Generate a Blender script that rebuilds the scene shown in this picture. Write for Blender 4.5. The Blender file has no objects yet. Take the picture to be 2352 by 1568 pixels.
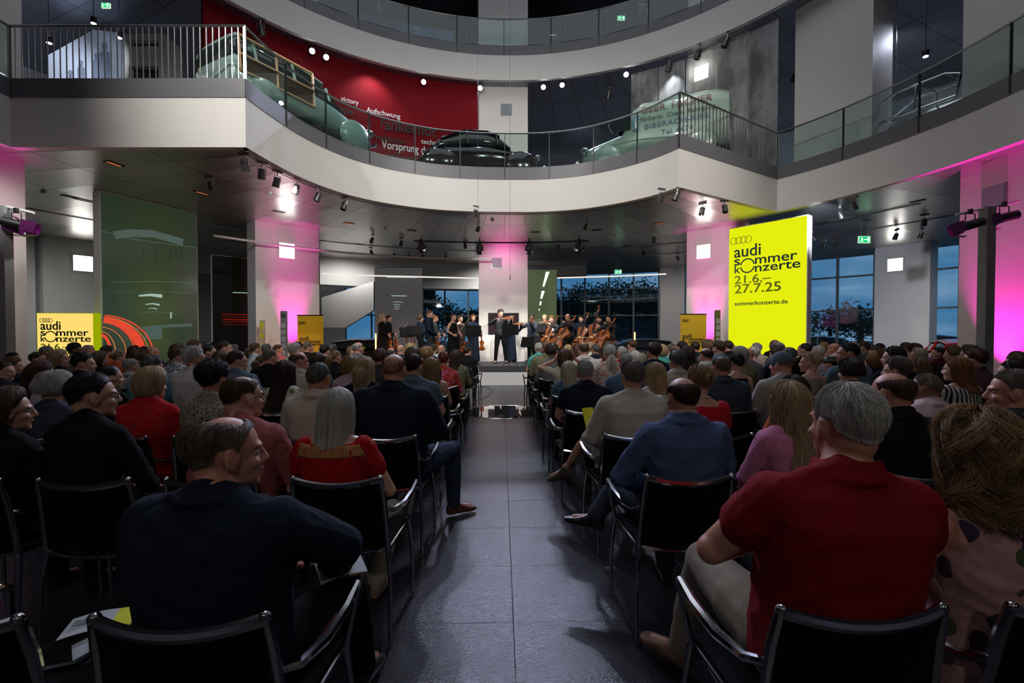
import bpy, math, random
import numpy as np
from mathutils import Vector, Matrix
C = bpy.context.scene.collection
PI = math.pi
random.seed(7); RNG = np.random.default_rng(7)
# ---------------------------------------------------------------- camera
FPX, CAMH = 1090.0, 1.5
YAW, PITCH = math.atan(24/FPX), math.atan(21/FPX)
cd = bpy.data.cameras.new('camera'); cam = bpy.data.objects.new('camera', cd); C.objects.link(cam)
cd.sensor_width = 36; cd.lens = FPX/2352*36; cd.clip_end = 300; cd.clip_start = 0.05
cam.location = (0, 0, CAMH); cam.rotation_euler = (PI/2-PITCH, 0, -YAW)
bpy.context.scene.camera = cam
vs = bpy.context.scene.view_settings
vs.view_transform = 'Standard'; vs.look = 'None'; vs.gamma = 1; vs.use_curve_mapping = False
vs.exposure = 0.0
# ---------------------------------------------------------------- world: dusk sky
w = bpy.data.worlds.new('dusk'); bpy.context.scene.world = w; w.use_nodes = True
nt = w.node_tree; nt.nodes.clear()
out = nt.nodes.new('ShaderNodeOutputWorld'); bg = nt.nodes.new('ShaderNodeBackground')
tc = nt.nodes.new('ShaderNodeTexCoord'); mp = nt.nodes.new('ShaderNodeMapping'); mp.inputs['Scale'].default_value = (2.2, 2.2, 9)
nz = nt.nodes.new('ShaderNodeTexNoise'); nz.inputs['Scale'].default_value = 2.4; nz.inputs['Detail'].default_value = 6
rp = nt.nodes.new('ShaderNodeValToRGB')
rp.color_ramp.elements[0].position = .42; rp.color_ramp.elements[0].color = (.045, .15, .28, 1)
rp.color_ramp.elements[1].position = .70; rp.color_ramp.elements[1].color = (.16, .26, .38, 1)
nt.links.new(tc.outputs['Generated'], mp.inputs[0]); nt.links.new(mp.outputs[0], nz.inputs[0]); nt.links.new(nz.outputs[0], rp.inputs[0])
nt.links.new(rp.outputs[0], bg.inputs[0]); bg.inputs[1].default_value = 1.45; nt.links.new(bg.outputs[0], out.inputs[0])

# ---------------------------------------------------------------- measuring helpers
_f = np.array([math.sin(YAW)*math.cos(PITCH), math.cos(YAW)*math.cos(PITCH), -math.sin(PITCH)])
_r = np.array([math.cos(YAW), -math.sin(YAW), 0.0]); _u = np.cross(_r, _f)
EYE = np.array([0, 0, CAMH])
def ray(px, py): return _f + (px-1176)/FPX*_r - (py-784)/FPX*_u
def atz(px, py, z):
    d = ray(px, py); t = (z-CAMH)/d[2]; return Vector(EYE+d*t)
def aty(px, py, y):
    d = ray(px, py); return Vector(EYE+d*(y/d[1]))
CX, CY = 0.1, 8.7                                # centre of the round hall
def ring(px, py, r):                             # far hit of a sight line with the cylinder of radius r round the hall's centre
    d = ray(px, py); a = d[0]**2+d[1]**2; b = -(d[0]*CX+d[1]*CY); c = CX*CX+CY*CY-r*r
    t = (-b+math.sqrt(b*b-a*c))/a; return Vector(EYE+d*t)
def pol(ang, r, z=0): return Vector((CX+r*math.cos(ang), CY+r*math.sin(ang), z))
def rang(p): return math.atan2(p.y-CY, p.x-CX)

# ---------------------------------------------------------------- materials
MATS = {}
def newmat(name):
    m = bpy.data.materials.new(name); m.use_nodes = True; return m, m.node_tree, m.node_tree.nodes['Principled BSDF']
def mat(name, col, rough=.5, metal=0.0, spec=.5, emit=None, es=0, bump=0, bscale=60, trans=0, coat=0, var=0, vscale=6, sheen=0):
    if name in MATS: return MATS[name]
    m, n, b = newmat(name); MATS[name] = m
    b.inputs['Base Color'].default_value = (*col, 1); b.inputs['Roughness'].default_value = rough
    b.inputs['Metallic'].default_value = metal; b.inputs['Specular IOR Level'].default_value = spec
    b.inputs['Coat Weight'].default_value = coat; b.inputs['Transmission Weight'].default_value = trans
    b.inputs['Sheen Weight'].default_value = sheen
    if emit: b.inputs['Emission Color'].default_value = (*emit, 1); b.inputs['Emission Strength'].default_value = es
    if bump or var:
        t = n.nodes.new('ShaderNodeTexCoord')
    if bump:
        z = n.nodes.new('ShaderNodeTexNoise'); z.inputs['Scale'].default_value = bscale; z.inputs['Detail'].default_value = 4
        k = n.nodes.new('ShaderNodeBump'); k.inputs['Strength'].default_value = bump; k.inputs['Distance'].default_value = .01
        n.links.new(t.outputs['Object'], z.inputs[0]); n.links.new(z.outputs[0], k.inputs['Height']); n.links.new(k.outputs[0], b.inputs['Normal'])
    if var:
        z = n.nodes.new('ShaderNodeTexNoise'); z.inputs['Scale'].default_value = vscale; z.inputs['Detail'].default_value = 3
        x = n.nodes.new('ShaderNodeMix'); x.data_type = 'RGBA'
        x.inputs[6].default_value = (*[c*(1-var) for c in col], 1); x.inputs[7].default_value = (*[min(1, c*(1+var)) for c in col], 1)
        n.links.new(t.outputs['Object'], z.inputs[0]); n.links.new(z.outputs[0], x.inputs[0]); n.links.new(x.outputs[2], b.inputs['Base Color'])
    return m
def M2(n, op, a, b=None, c=None):
    k = n.nodes.new('ShaderNodeMath'); k.operation = op
    for i, v in enumerate((a, b, c)):
        if v is None: continue
        if isinstance(v, (int, float)): k.inputs[i].default_value = v
        else: n.links.new(v, k.inputs[i])
    return k.outputs[0]
def mixc(n, fac, c1, c2):
    x = n.nodes.new('ShaderNodeMix'); x.data_type = 'RGBA'
    for i, v in ((6, c1), (7, c2)):
        if isinstance(v, tuple): x.inputs[i].default_value = (*v, 1)
        else: n.links.new(v, x.inputs[i])
    if isinstance(fac, (int, float)): x.inputs[0].default_value = fac
    else: n.links.new(fac, x.inputs[0])
    return x.outputs[2]
def emis(name, col, s):
    if name in MATS: return MATS[name]
    m = bpy.data.materials.new(name); m.use_nodes = True; n = m.node_tree; n.nodes.clear()
    e = n.nodes.new('ShaderNodeEmission'); o = n.nodes.new('ShaderNodeOutputMaterial')
    e.inputs[0].default_value = (*col, 1); e.inputs[1].default_value = s; n.links.new(e.outputs[0], o.inputs[0]); MATS[name] = m; return m
def glassmat(name, tint, gl=.9, rough=.02, ior=1.5):
    if name in MATS: return MATS[name]
    m = bpy.data.materials.new(name); m.use_nodes = True; n = m.node_tree; n.nodes.clear()
    t = n.nodes.new('ShaderNodeBsdfTransparent'); t.inputs[0].default_value = (*tint, 1)
    g = n.nodes.new('ShaderNodeBsdfGlossy'); g.inputs[0].default_value = (gl, gl, gl, 1); g.inputs[1].default_value = rough
    lw = n.nodes.new('ShaderNodeLayerWeight'); lw.inputs[0].default_value = .5
    fac = M2(n, 'ADD', M2(n, 'MULTIPLY', M2(n, 'POWER', lw.outputs['Facing'], 4.0), .75), .045)
    x = n.nodes.new('ShaderNodeMixShader'); o = n.nodes.new('ShaderNodeOutputMaterial')
    n.links.new(fac, x.inputs[0]); n.links.new(t.outputs[0], x.inputs[1]); n.links.new(g.outputs[0], x.inputs[2]); n.links.new(x.outputs[0], o.inputs[0])
    MATS[name] = m; return m
white = mat('white_paint', (.66, .64, .61), .55, var=.04, vscale=1.2)
white2 = mat('white_plaster', (.60, .60, .60), .6, var=.04, vscale=1.0)
grey_panel = mat('grey_enamel', (.13, .13, .14), .38, spec=.4)
dark_metal = mat('dark_metal', (.03, .03, .033), .4, .6)
steel = mat('brushed_steel', (.42, .42, .42), .28, 1.0)
chrome = mat('polished_aluminium', (.62, .62, .64), .10, 1.0)
black = mat('black_plastic', (.012, .012, .013), .45)
blackfab = mat('black_mesh_fabric', (.004, .004, .005), .85, spec=.12, bump=.4, bscale=900)
carpet = mat('grey_carpet', (.030, .030, .037), .95, bump=.8, bscale=300, var=.3, vscale=60)
rail_glass = glassmat('railing_glass', (.82, .89, .87), .9)
win_glass = glassmat('facade_glass', (.80, .88, .92), .9)
red_paint = mat('red_wall_paint', (.17, .003, .008), .7, spec=.12)
yellow_print = mat('yellow_fabric', (.62, .38, .01), .6)
# ---------------------------------------------------------------- mesh builder
class MB:
    def __init__(s): s.v = []; s.f = []
    def add(s, vs_, fs):
        o = len(s.v); s.v += [tuple(map(float, p)) for p in vs_]; s.f += [tuple(i+o for i in f) for f in fs]; return s
    def box(s, c, size, rot=None):
        x, y, z = [k/2 for k in size]
        P = [Vector((a*x, b*y, d*z)) for d in (-1, 1) for b in (-1, 1) for a in (-1, 1)]
        if rot is not None:
            R = rot if isinstance(rot, Matrix) else Matrix.Rotation(rot, 3, 'Z')
            P = [R @ p for p in P]
        c = Vector(c)
        return s.add([p+c for p in P], [(0, 2, 3, 1), (4, 5, 7, 6), (0, 1, 5, 4), (2, 6, 7, 3), (0, 4, 6, 2), (1, 3, 7, 5)])
    def prism(s, pts, z0, z1):          # vertical prism over a plan outline
        n = len(pts)
        return s.add([(p[0], p[1], z0) for p in pts]+[(p[0], p[1], z1) for p in pts],
                     [tuple(range(n))[::-1], tuple(range(n, 2*n))]+[(i, (i+1) % n, n+(i+1) % n, n+i) for i in range(n)])
    def slab(s, pts, nrm, th):          # flat outline with thickness along nrm
        n = len(pts); d = Vector(nrm).normalized()*th
        return s.add([Vector(p) for p in pts]+[Vector(p)+d for p in pts],
                     [tuple(range(n))[::-1], tuple(range(n, 2*n))]+[(i, (i+1) % n, n+(i+1) % n, n+i) for i in range(n)])
    def tube(s, pts, r, n=8, cap=True, flat=1.0, closed=False):
        P = [Vector(p) for p in pts]; R = r if isinstance(r, (list, tuple)) else [r]*len(P)
        up = Vector((0, 0, 1)); V = []; prev = None
        for i, p in enumerate(P):
            a = P[i-1] if (i > 0 or closed) else P[i]; b = P[(i+1) % len(P)] if (i < len(P)-1 or closed) else P[i]
            t = (b-a).normalized() if (b-a).length > 1e-9 else Vector((0, 0, 1))
            if prev is None: x = t.cross(up if abs(t.z) < .95 else Vector((1, 0, 0))).normalized()
            else: x = (prev-t*prev.dot(t)).normalized()
            prev = x; y = t.cross(x)
            V += [p+(x*math.cos(2*PI*k/n)+y*math.sin(2*PI*k/n)*flat)*R[i] for k in range(n)]
        F = []; L = len(P)
        for i in range(L if closed else L-1):
            j = (i+1) % L
            F += [(i*n+k, i*n+(k+1) % n, j*n+(k+1) % n, j*n+k) for k in range(n)]
        if cap and not closed: F += [tuple(range(n))[::-1], tuple(range((L-1)*n, L*n))]
        return s.add(V, F)
    def lathe(s, prof, n=24, c=(0, 0, 0), R=None):   # prof: (r, z)
        V = [Vector((r*math.cos(2*PI*k/n), r*math.sin(2*PI*k/n), z)) for r, z in prof for k in range(n)]
        if R is not None: V = [R @ v for v in V]
        F = [(i*n+k, i*n+(k+1) % n, (i+1)*n+(k+1) % n, (i+1)*n+k) for i in range(len(prof)-1) for k in range(n)]
        F += [tuple(range(n))[::-1], tuple(range((len(prof)-1)*n, len(prof)*n))]
        return s.add([v+Vector(c) for v in V], F)
    def ball(s, c, r, n=12, m=8, R=None):
        rr = r if isinstance(r, (tuple, list)) else (r, r, r)
        V = []
        for i in range(1, m):
            th = PI*i/m
            V += [Vector((rr[0]*math.sin(th)*math.cos(2*PI*k/n), rr[1]*math.sin(th)*math.sin(2*PI*k/n), rr[2]*math.cos(th))) for k in range(n)]
        V += [Vector((0, 0, rr[2])), Vector((0, 0, -rr[2]))]
        if R is not None: V = [R @ v for v in V]
        F = [(i*n+k, (i+1)*n+k, (i+1)*n+(k+1) % n, i*n+(k+1) % n) for i in range(m-2) for k in range(n)]
        F += [((m-1)*n, k, (k+1) % n) for k in range(n)]+[((m-1)*n+1, (m-2)*n+(k+1) % n, (m-2)*n+k) for k in range(n)]
        return s.add([v+Vector(c) for v in V], F)
    def mesh(s, name, m, smooth=35):
        me = bpy.data.meshes.new(name); me.from_pydata(s.v, [], s.f); me.update()
        if m: me.materials.append(m)
        if smooth:
            me.polygons.foreach_set('use_smooth', [True]*len(me.polygons)); me.set_sharp_from_angle(angle=math.radians(smooth))
        return me
    def obj(s, name, m, parent=None, smooth=35, loc=None):
        o = bpy.data.objects.new(name, s.mesh(name, m, smooth)); C.objects.link(o)
        if parent: o.parent = parent
        if loc: o.location = loc
        return o
def bevel(o, w=.004, seg=2):
    b = o.modifiers.new('bevel', 'BEVEL'); b.width = w; b.segments = seg; b.limit_method = 'ANGLE'; return o
def tag(o, label=None, cat=None, group=None, kind=None):
    if label: o['label'] = label
    if cat: o['category'] = cat
    if group: o['group'] = group
    if kind: o['kind'] = kind
    return o
def struct(o): o['kind'] = 'structure'; return o
def empty(name, loc=(0, 0, 0), rz=0, label=None, cat=None, group=None):
    o = bpy.data.objects.new(name, None); C.objects.link(o); o.location = loc; o.rotation_euler = (0, 0, rz); o.empty_display_size = .1
    return tag(o, label, cat, group)
KIDS = {}
def copy_tree(o, parent=None):
    c = o.copy(); C.objects.link(c)
    if parent: c.parent = parent
    for ch in o.children: copy_tree(ch, c)
    return c
def text(name, s, size, m, parent, loc, right, up, sx=1.0, ext=.002, bold=0, align='LEFT'):
    cu = bpy.data.curves.new(name, 'FONT'); cu.body = s; cu.size = size; cu.extrude = ext; cu.offset = bold; cu.align_x = align
    cu.resolution_u = 3
    t = bpy.data.objects.new(name, cu); C.objects.link(t); dg = bpy.context.evaluated_depsgraph_get()
    me = bpy.data.meshes.new_from_object(t.evaluated_get(dg)); bpy.data.objects.remove(t); bpy.data.curves.remove(cu)
    me.materials.clear(); me.materials.append(m)
    r = Vector(right).normalized(); u = Vector(up).normalized(); n = r.cross(u)
    o = bpy.data.objects.new(name, me); C.objects.link(o); o.parent = parent
    R = Matrix((r*sx, u, n)).transposed().to_4x4(); R.translation = Vector(loc)
    me.transform(R); return o
def spot(name, loc, to, energy, col=(1, 1, 1), ang=40, blend=.5, r=.05, parent=None):
    l = bpy.data.lights.new(name, 'SPOT'); l.energy = energy; l.color = col; l.spot_size = math.radians(ang); l.spot_blend = blend; l.shadow_soft_size = r
    o = bpy.data.objects.new(name, l); C.objects.link(o); o.location = loc
    o.rotation_euler = (Vector(to)-Vector(loc)).to_track_quat('-Z', 'Y').to_euler(); return o
def area(name, loc, to, sx, sy, energy, col=(1, 1, 1)):
    l = bpy.data.lights.new(name, 'AREA'); l.shape = 'RECTANGLE'; l.size = sx; l.size_y = sy; l.energy = energy; l.color = col
    o = bpy.data.objects.new(name, l); C.objects.link(o); o.location = loc
    o.rotation_euler = (Vector(to)-Vector(loc)).to_track_quat('-Z', 'Y').to_euler(); return o
# ---------------------------------------------------------------- large lights
area('roof_fill', (CX, CY, 17.2), (CX, CY, 0), 12, 12, 480, (.85, .90, 1))  # soft fill added below the roof, not a lamp of the hall
for i_, (x_, y_) in enumerate(((-7.5, 2.4), (7.6, 2.4), (-4.2, -.4), (4.4, -.4))):      # projectors under the upper gallery behind the audience
    spot('hall_projector', (x_, y_, 10.9), (x_*-.15, 15.5, 3.4), 2300 if i_ < 2 else 2000, (1, .96, .90), 70, .8, .12)
for a_ in (20, 62, 118, 160, 90):                                                     # unseen fill spots added under the low ceiling
    spot('ceiling_fill', (CX+14.2*math.cos(math.radians(a_)), CY+14.2*math.sin(math.radians(a_)), 4.9), (CX+16*math.cos(math.radians(a_)), CY+16*math.sin(math.radians(a_)), 0), 260 if a_ in (62, 118) else 480, (1, .97, .92), 150, .6, .10)
for a_, e_ in ((50, 500), (75, 420), (105, 420), (135, 420), (160, 500), (28, 420), (8, 300)):    # fill spots added to brighten the first gallery
    spot('gallery_fill', (CX+13.5*math.cos(math.radians(a_)), CY+13.5*math.sin(math.radians(a_)), 10.9), (CX+18*math.cos(math.radians(a_)), CY+18*math.sin(math.radians(a_)), 7.0), e_, (.82, .87, 1), 130, .7, .08)
for x_ in (-4.5, 0, 4.5):                                                             # unseen fill added behind the audience to lift their backs
    spot('rear_fill', (x_, -3.4, 4.9), (x_*.8, 4.5, .9), 80, (1, .93, .86), 95, .8, .15)
for p_ in ((-4.2, 11.2, 10.9), (4.2, 12.6, 10.9), (-.5, 15.6, 10.9)): spot('exhibit_fill', p_, (p_[0]*1.02, p_[1]+1.2, 6.5), 420, (.95, .96, 1), 80, .8, .08)  # fill spots added above the gallery vehicles
MAG = (1, .02, .55)
GAL = [(717, 117), (749, 131), (973, 188), (1103, 202), (1248, 200), (1291, 195), (1438, 171)]
# ================================================================ SETTING
Z1, Z1F, Z1T, Z1R = 5.05, 5.98, 6.34, 7.33      # first gallery: underside, fascia top, toe panel top, rail
Z2, Z2F, Z2T, Z2R = 11.2, 12.14, 12.5, 13.5
RF = 20.2
# floor
def floor_mat():
    m, n, b = newmat('floor_tiles')
    t = n.nodes.new('ShaderNodeNewGeometry'); s = n.nodes.new('ShaderNodeSeparateXYZ'); n.links.new(t.outputs['Position'], s.inputs[0])
    T = .593; x0 = atz(1184.8, 1565.7, 0).x; y0 = atz(1181, 1428.4, 0).y
    def line(o, off, w):
        a = M2(n, 'DIVIDE', M2(n, 'SUBTRACT', o, off), T); f = M2(n, 'ABSOLUTE', M2(n, 'SUBTRACT', M2(n, 'FRACT', M2(n, 'ADD', a, 200.5)), .5))
        return M2(n, 'LESS_THAN', f, w/T)
    lx = line(s.outputs[0], x0, .0020); ly = line(s.outputs[1], y0, .0020); ln = M2(n, 'MAXIMUM', lx, ly)
    cell = n.nodes.new('ShaderNodeTexWhiteNoise'); cell.noise_dimensions = '2D'
    cv = n.nodes.new('ShaderNodeCombineXYZ')
    n.links.new(M2(n, 'FLOOR', M2(n, 'DIVIDE', M2(n, 'SUBTRACT', s.outputs[0], x0), T)), cv.inputs[0])
    n.links.new(M2(n, 'FLOOR', M2(n, 'DIVIDE', M2(n, 'SUBTRACT', s.outputs[1], y0), T)), cv.inputs[1]); n.links.new(cv.outputs[0], cell.inputs[0])
    c1 = mixc(n, cell.outputs[0], (.016, .017, .023), (.026, .027, .035))
    col = mixc(n, ln, c1, (.003, .003, .004)); n.links.new(col, b.inputs['Base Color'])
    z = n.nodes.new('ShaderNodeTexNoise'); z.inputs['Scale'].default_value = 95; z.inputs['Detail'].default_value = 3; n.links.new(t.outputs['Position'], z.inputs[0])
    k = n.nodes.new('ShaderNodeBump'); k.inputs['Strength'].default_value = .8; k.inputs['Distance'].default_value = .004
    n.links.new(M2(n, 'SUBTRACT', z.outputs[0], M2(n, 'MULTIPLY', ln, .6)), k.inputs['Height']); n.links.new(k.outputs[0], b.inputs['Normal'])
    n.links.new(M2(n, 'ADD', M2(n, 'MULTIPLY', ln, .3), .25), b.inputs['Roughness']); n.links.new(M2(n, 'SUBTRACT', .36, M2(n, 'MULTIPLY', ln, .30)), b.inputs['Specular IOR Level'])
    return m
MB().lathe([(26, -.2), (26, 0)], 96, (CX, CY, 0)).obj('floor', floor_mat(), smooth=0)['kind'] = 'structure'
d_ = MB().lathe([(.74, -.001), (.74, .002)], 64, (CX-.05, 8.97, 0)).obj('floor_disc', mat('polished_black_stone', (.01, .01, .012), .03, spec=.8), smooth=30)
struct(d_); d_.name = 'trim_1'
d_ = MB().tube([(CX-.05+.75*math.cos(a), 8.97+.75*math.sin(a), .002) for a in np.linspace(0, 2*PI, 65)[:-1]], .006, 6, closed=True).obj('trim_2', steel); struct(d_)
# radial metal ceiling
def ceil_mat(name, col, rough, nA=64, metal=1.0, rings=(2.35, 0)):
    m, n, b = newmat(name)
    t = n.nodes.new('ShaderNodeNewGeometry'); s = n.nodes.new('ShaderNodeSeparateXYZ'); n.links.new(t.outputs['Position'], s.inputs[0])
    X = M2(n, 'SUBTRACT', s.outputs[0], CX); Y = M2(n, 'SUBTRACT', s.outputs[1], CY)
    A = M2(n, 'MULTIPLY', M2(n, 'ADD', M2(n, 'ARCTAN2', Y, X), PI), nA/(2*PI)); Rr = M2(n, 'SQRT', M2(n, 'ADD', M2(n, 'MULTIPLY', X, X), M2(n, 'MULTIPLY', Y, Y)))
    fa = M2(n, 'ABSOLUTE', M2(n, 'SUBTRACT', M2(n, 'FRACT', A), .5)); ea = M2(n, 'MULTIPLY', M2(n, 'SUBTRACT', .5, fa), M2(n, 'MULTIPLY', Rr, 2*PI/nA))
    la = M2(n, 'LESS_THAN', ea, .008)
    rr = M2(n, 'DIVIDE', M2(n, 'SUBTRACT', Rr, rings[1]), rings[0]); fr = M2(n, 'ABSOLUTE', M2(n, 'SUBTRACT', M2(n, 'FRACT', rr), .5))
    lr = M2(n, 'LESS_THAN', M2(n, 'SUBTRACT', .5, fr), .006)
    ln = M2(n, 'MAXIMUM', la, lr)
    wn = n.nodes.new('ShaderNodeTexWhiteNoise'); wn.noise_dimensions = '2D'; cv = n.nodes.new('ShaderNodeCombineXYZ')
    n.links.new(M2(n, 'FLOOR', A), cv.inputs[0]); n.links.new(M2(n, 'FLOOR', rr), cv.inputs[1]); n.links.new(cv.outputs[0], wn.inputs[0])
    c = mixc(n, wn.outputs[0], tuple(k*.86 for k in col), tuple(k*1.12 for k in col)); c = mixc(n, ln, c, tuple(k*.12 for k in col))
    n.links.new(c, b.inputs['Base Color']); b.inputs['Metallic'].default_value = metal
    n.links.new(M2(n, 'ADD', M2(n, 'MULTIPLY', wn.outputs[0], .07), rough), b.inputs['Roughness'])
    # each panel sags a little
    bow = M2(n, 'MULTIPLY', M2(n, 'MULTIPLY', fa, fa), M2(n, 'ADD', .5, wn.outputs[0]))
    k = n.nodes.new('ShaderNodeBump'); k.inputs['Strength'].default_value = .55; k.inputs['Distance'].default_value = .04
    n.links.new(bow, k.inputs['Height']); n.links.new(k.outputs[0], b.inputs['Normal'])
    return m
ceil1 = ceil_mat('metal_ceiling_panels', (.62, .60, .56), .28, metal=.85)
ceil2 = ceil_mat('dark_ceiling_panels', (.30, .31, .36), .35, 72, metal=.8)
# the void edge of the first gallery, by angle round the centre
Ph = [(-4.89, 9.26), (-4.80, 9.95), (-4.62, 10.9), (-4.28, 11.8), (-3.80, 12.55), (-3.05, 13.22), (-2.0, 13.75), (-.9, 13.98), (.17, 14.03), (1.2, 13.97), (2.2, 13.68), (3.1, 13.1), (3.85, 12.35), (4.33, 11.55)]
R1 = 9.5
pA, pB = Vector((-9.38, 9.36)), Vector((8.1, 13.84))
aA, aB = math.atan2(pA.y-CY, pA.x-CX), math.atan2(pB.y-CY, pB.x-CX)
def catmull(P, k=5):
    o = []
    Q = [P[0]]+list(P)+[P[-1]]
    for i in range(1, len(Q)-2):
        p0, p1, p2, p3 = [np.array(q, float) for q in Q[i-1:i+3]]
        for j in range(k):
            t = j/k; o.append(tuple(.5*((2*p1)+(-p0+p2)*t+(2*p0-5*p1+4*p2-p3)*t*t+(-p0+3*p1-3*p2+p3)*t**3)))
    o.append(tuple(P[-1])); return o
bump_pts = [Vector(p) for p in catmull(Ph, 4)]
arc_pts = [Vector((CX+R1*math.cos(a), CY+R1*math.sin(a))) for a in np.linspace(aB, aA-2*PI, 97)]   # right side, round behind the camera, to the left
edge1 = arc_pts + bump_pts                                                        # closed loop
def annulus(loop, R, z0, z1):
    n = len(loop); mb = MB(); V = []; F = []
    inn = [(p[0], p[1]) for p in loop]; outp = []
    for p in inn:
        a = math.atan2(p[1]-CY, p[0]-CX); outp.append((CX+R*math.cos(a), CY+R*math.sin(a)))
    V = [(x, y, z0) for x, y in inn]+[(x, y, z0) for x, y in outp]+[(x, y, z1) for x, y in inn]+[(x, y, z1) for x, y in outp]
    for i in range(n):
        j = (i+1) % n
        F += [(i, n+i, n+j, j), (2*n+i, 2*n+j, 3*n+j, 3*n+i), (i, j, 2*n+j, 2*n+i), (n+i, 3*n+i, 3*n+j, n+j)]
    return mb.add(V, F)
loop2 = [pol(a, 9.75) for a in np.linspace(0, 2*PI, 129)[:-1]]
inset = lambda loop, d: [((p[0]-CX)*(1+d/math.hypot(p[0]-CX, p[1]-CY))+CX, (p[1]-CY)*(1+d/math.hypot(p[0]-CX, p[1]-CY))+CY) for p in loop]
struct(annulus(inset(edge1, .02), RF+1, Z1, Z1+.08).obj('ceiling_1', ceil1, smooth=0))
struct(annulus(inset(edge1, .02), RF+1, Z1F, 6.3).obj('floor_upper', mat('gallery_floor', (.10, .10, .11), .35), smooth=0))
struct(annulus(inset(loop2, .02), RF+1, Z2, Z2+.08).obj('ceiling_2', ceil2, smooth=0))
struct(annulus(inset(loop2, .02), RF+1, Z2F, 12.45).obj('floor_top', mat('gallery_floor', (.1, .1, .11), .35), smooth=0))
struct(MB().lathe([(RF+2, 17.6), (RF+2, 17.8)], 96, (CX, CY, 0)).obj('ceiling_3', mat('top_ceiling', (.05, .055, .065), .5), smooth=0))
def strip(pts, z0, z1, th, closed=False, off=0.0):     # a vertical band along a plan line, thickness outwards from the void
    P = [Vector((p[0], p[1])) for p in pts]; n = len(P); I = []; O = []
    for i, p in enumerate(P):
        a = P[(i-1) % n] if (closed or i) else P[i]; b = P[(i+1) % n] if (closed or i < n-1) else P[i]
        t = (b-a).normalized(); nn = Vector((-t.y, t.x))
        cdir = Vector((p.x-CX, p.y-CY))
        if nn.dot(cdir) < 0: nn = -nn
        I.append(p+nn*off); O.append(p+nn*(off+th))
    V = [(q.x, q.y, z0) for q in I]+[(q.x, q.y, z0) for q in O]+[(q.x, q.y, z1) for q in I]+[(q.x, q.y, z1) for q in O]
    F = []
    for i in range(n if closed else n-1):
        j = (i+1) % n
        F += [(i, j, 2*n+j, 2*n+i), (n+j, n+i, 3*n+i, 3*n+j), (2*n+i, 2*n+j, 3*n+j, 3*n+i), (j, i, n+i, n+j)]
    if not closed: F += [(0, 2*n, 3*n, n), (n-1, 2*n-1, 4*n-1, 3*n-1)]
    return MB().add(V, F)
struct(strip(edge1, Z1-.01, Z1F, .16, True).obj('wall_gallery_fascia', white, smooth=30))
struct(strip(edge1, Z1F, Z1T, .02, True, -.012).obj('trim_3', grey_panel, smooth=30))
struct(strip(loop2, Z2-.01, Z2F, .16, True).obj('wall_upper_fascia', white, smooth=30))
struct(strip(loop2, Z2F, Z2T, .02, True, -.012).obj('trim_4', grey_panel, smooth=30))
# balustrades: glass bays are things of their own with posts; the rail runs on
def resample(P, step):
    P = [Vector((p[0], p[1])) for p in P]; L = [0]
    for a, b in zip(P, P[1:]): L.append(L[-1]+(b-a).length)
    n = max(1, round(L[-1]/step)); o = []
    for k in range(n+1):
        s = L[-1]*k/n; i = min(max(0, next((q for q, l in enumerate(L) if l >= s), len(L)-1)-1), len(P)-2)
        t = (s-L[i])/max(1e-6, L[i+1]-L[i]); o.append((P[i].lerp(P[i+1], t)))
    return o
nbal = [0]
def glass_run(P, z0, z1, step, label, group, k0=0):
    g = empty('glass_balustrade', (P[0][0], P[0][1], z0), 0, label, 'balustrade', group)
    inv = Vector((-P[0][0], -P[0][1], -z0))
    Q = resample(P, step); fine = 6
    for i in range(len(Q)-1):
        a, b = Q[i], Q[i+1]
        seg2 = [a.lerp(b, t) for t in (.012, .988)]
        mb = strip(seg2, z0+.005, z1-.03, .012); mb.v = [tuple(Vector(v)+inv) for v in mb.v]
        mb.obj('glass_pane', rail_glass, g, smooth=30)
    for q in Q:
        t = math.atan2(q.y-CY, q.x-CX)
        MB().box(Vector((q.x, q.y, (z0-.34+z1)/2))+inv, (.05, .022, z1-z0+.34), t).obj('post', dark_metal, g, smooth=0)
    MB().tube([Vector((p[0], p[1], z1))+inv for p in P], .024, 8).obj('handrail', steel, g)
    nbal[0] += 1
    return g
def bar_run(a, b, z0, z1, nb, label):
    g = empty('bar_balustrade', (a.x, a.y, z0), 0, label, 'balustrade'); inv = Vector((-a.x, -a.y, -z0))
    for i in range(nb+1):
        q = a.lerp(b, i/nb); end = i in (0, nb)
        MB().box(Vector((q.x, q.y, (z0+z1)/2-.01))+inv, (.05 if end else .016, .03 if end else .016, z1-z0), math.atan2(b.y-a.y, b.x-a.x)).obj('post' if end else 'baluster', steel, g, smooth=0)
    MB().tube([Vector((a.x, a.y, z1))+inv, Vector((b.x, b.y, z1))+inv], .026, 8).obj('handrail', steel, g); return g
vis = [p for p in arc_pts if p.y > 2.2]
rightarc = [p for p in vis if p.x > 0]; leftarc = [p for p in vis if p.x < 0]
glass_run(bump_pts, Z1T, Z1R, 1.33, 'curved glass balustrade with steel handrail around the bulging front of the first gallery', None)
glass_run(rightarc, Z1T, Z1R, 1.9, 'glass balustrade on the right arm of the first gallery', None)
glass_run(leftarc, Z1T, Z1R, 1.9, 'short stretch of glass balustrade at the left photo edge beside the bar railing', None)
bar_run(Vector((pA.x, pA.y)), bump_pts[0], Z1T, Z1R, 37, 'straight steel bar railing at the left of the first gallery')
bar_run(bump_pts[-1], Vector((pB.x, pB.y)), Z1T, Z1R, 30, 'slanting steel bar railing at the right corner of the first gallery, beside the green van')
up_arc = [pol(a, 9.75) for a in np.linspace(PI*.97, PI*.03, 49)]
glass_run(up_arc, Z2T, Z2R, 1.75, 'curved glass balustrade of the uppermost gallery', None)
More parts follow.
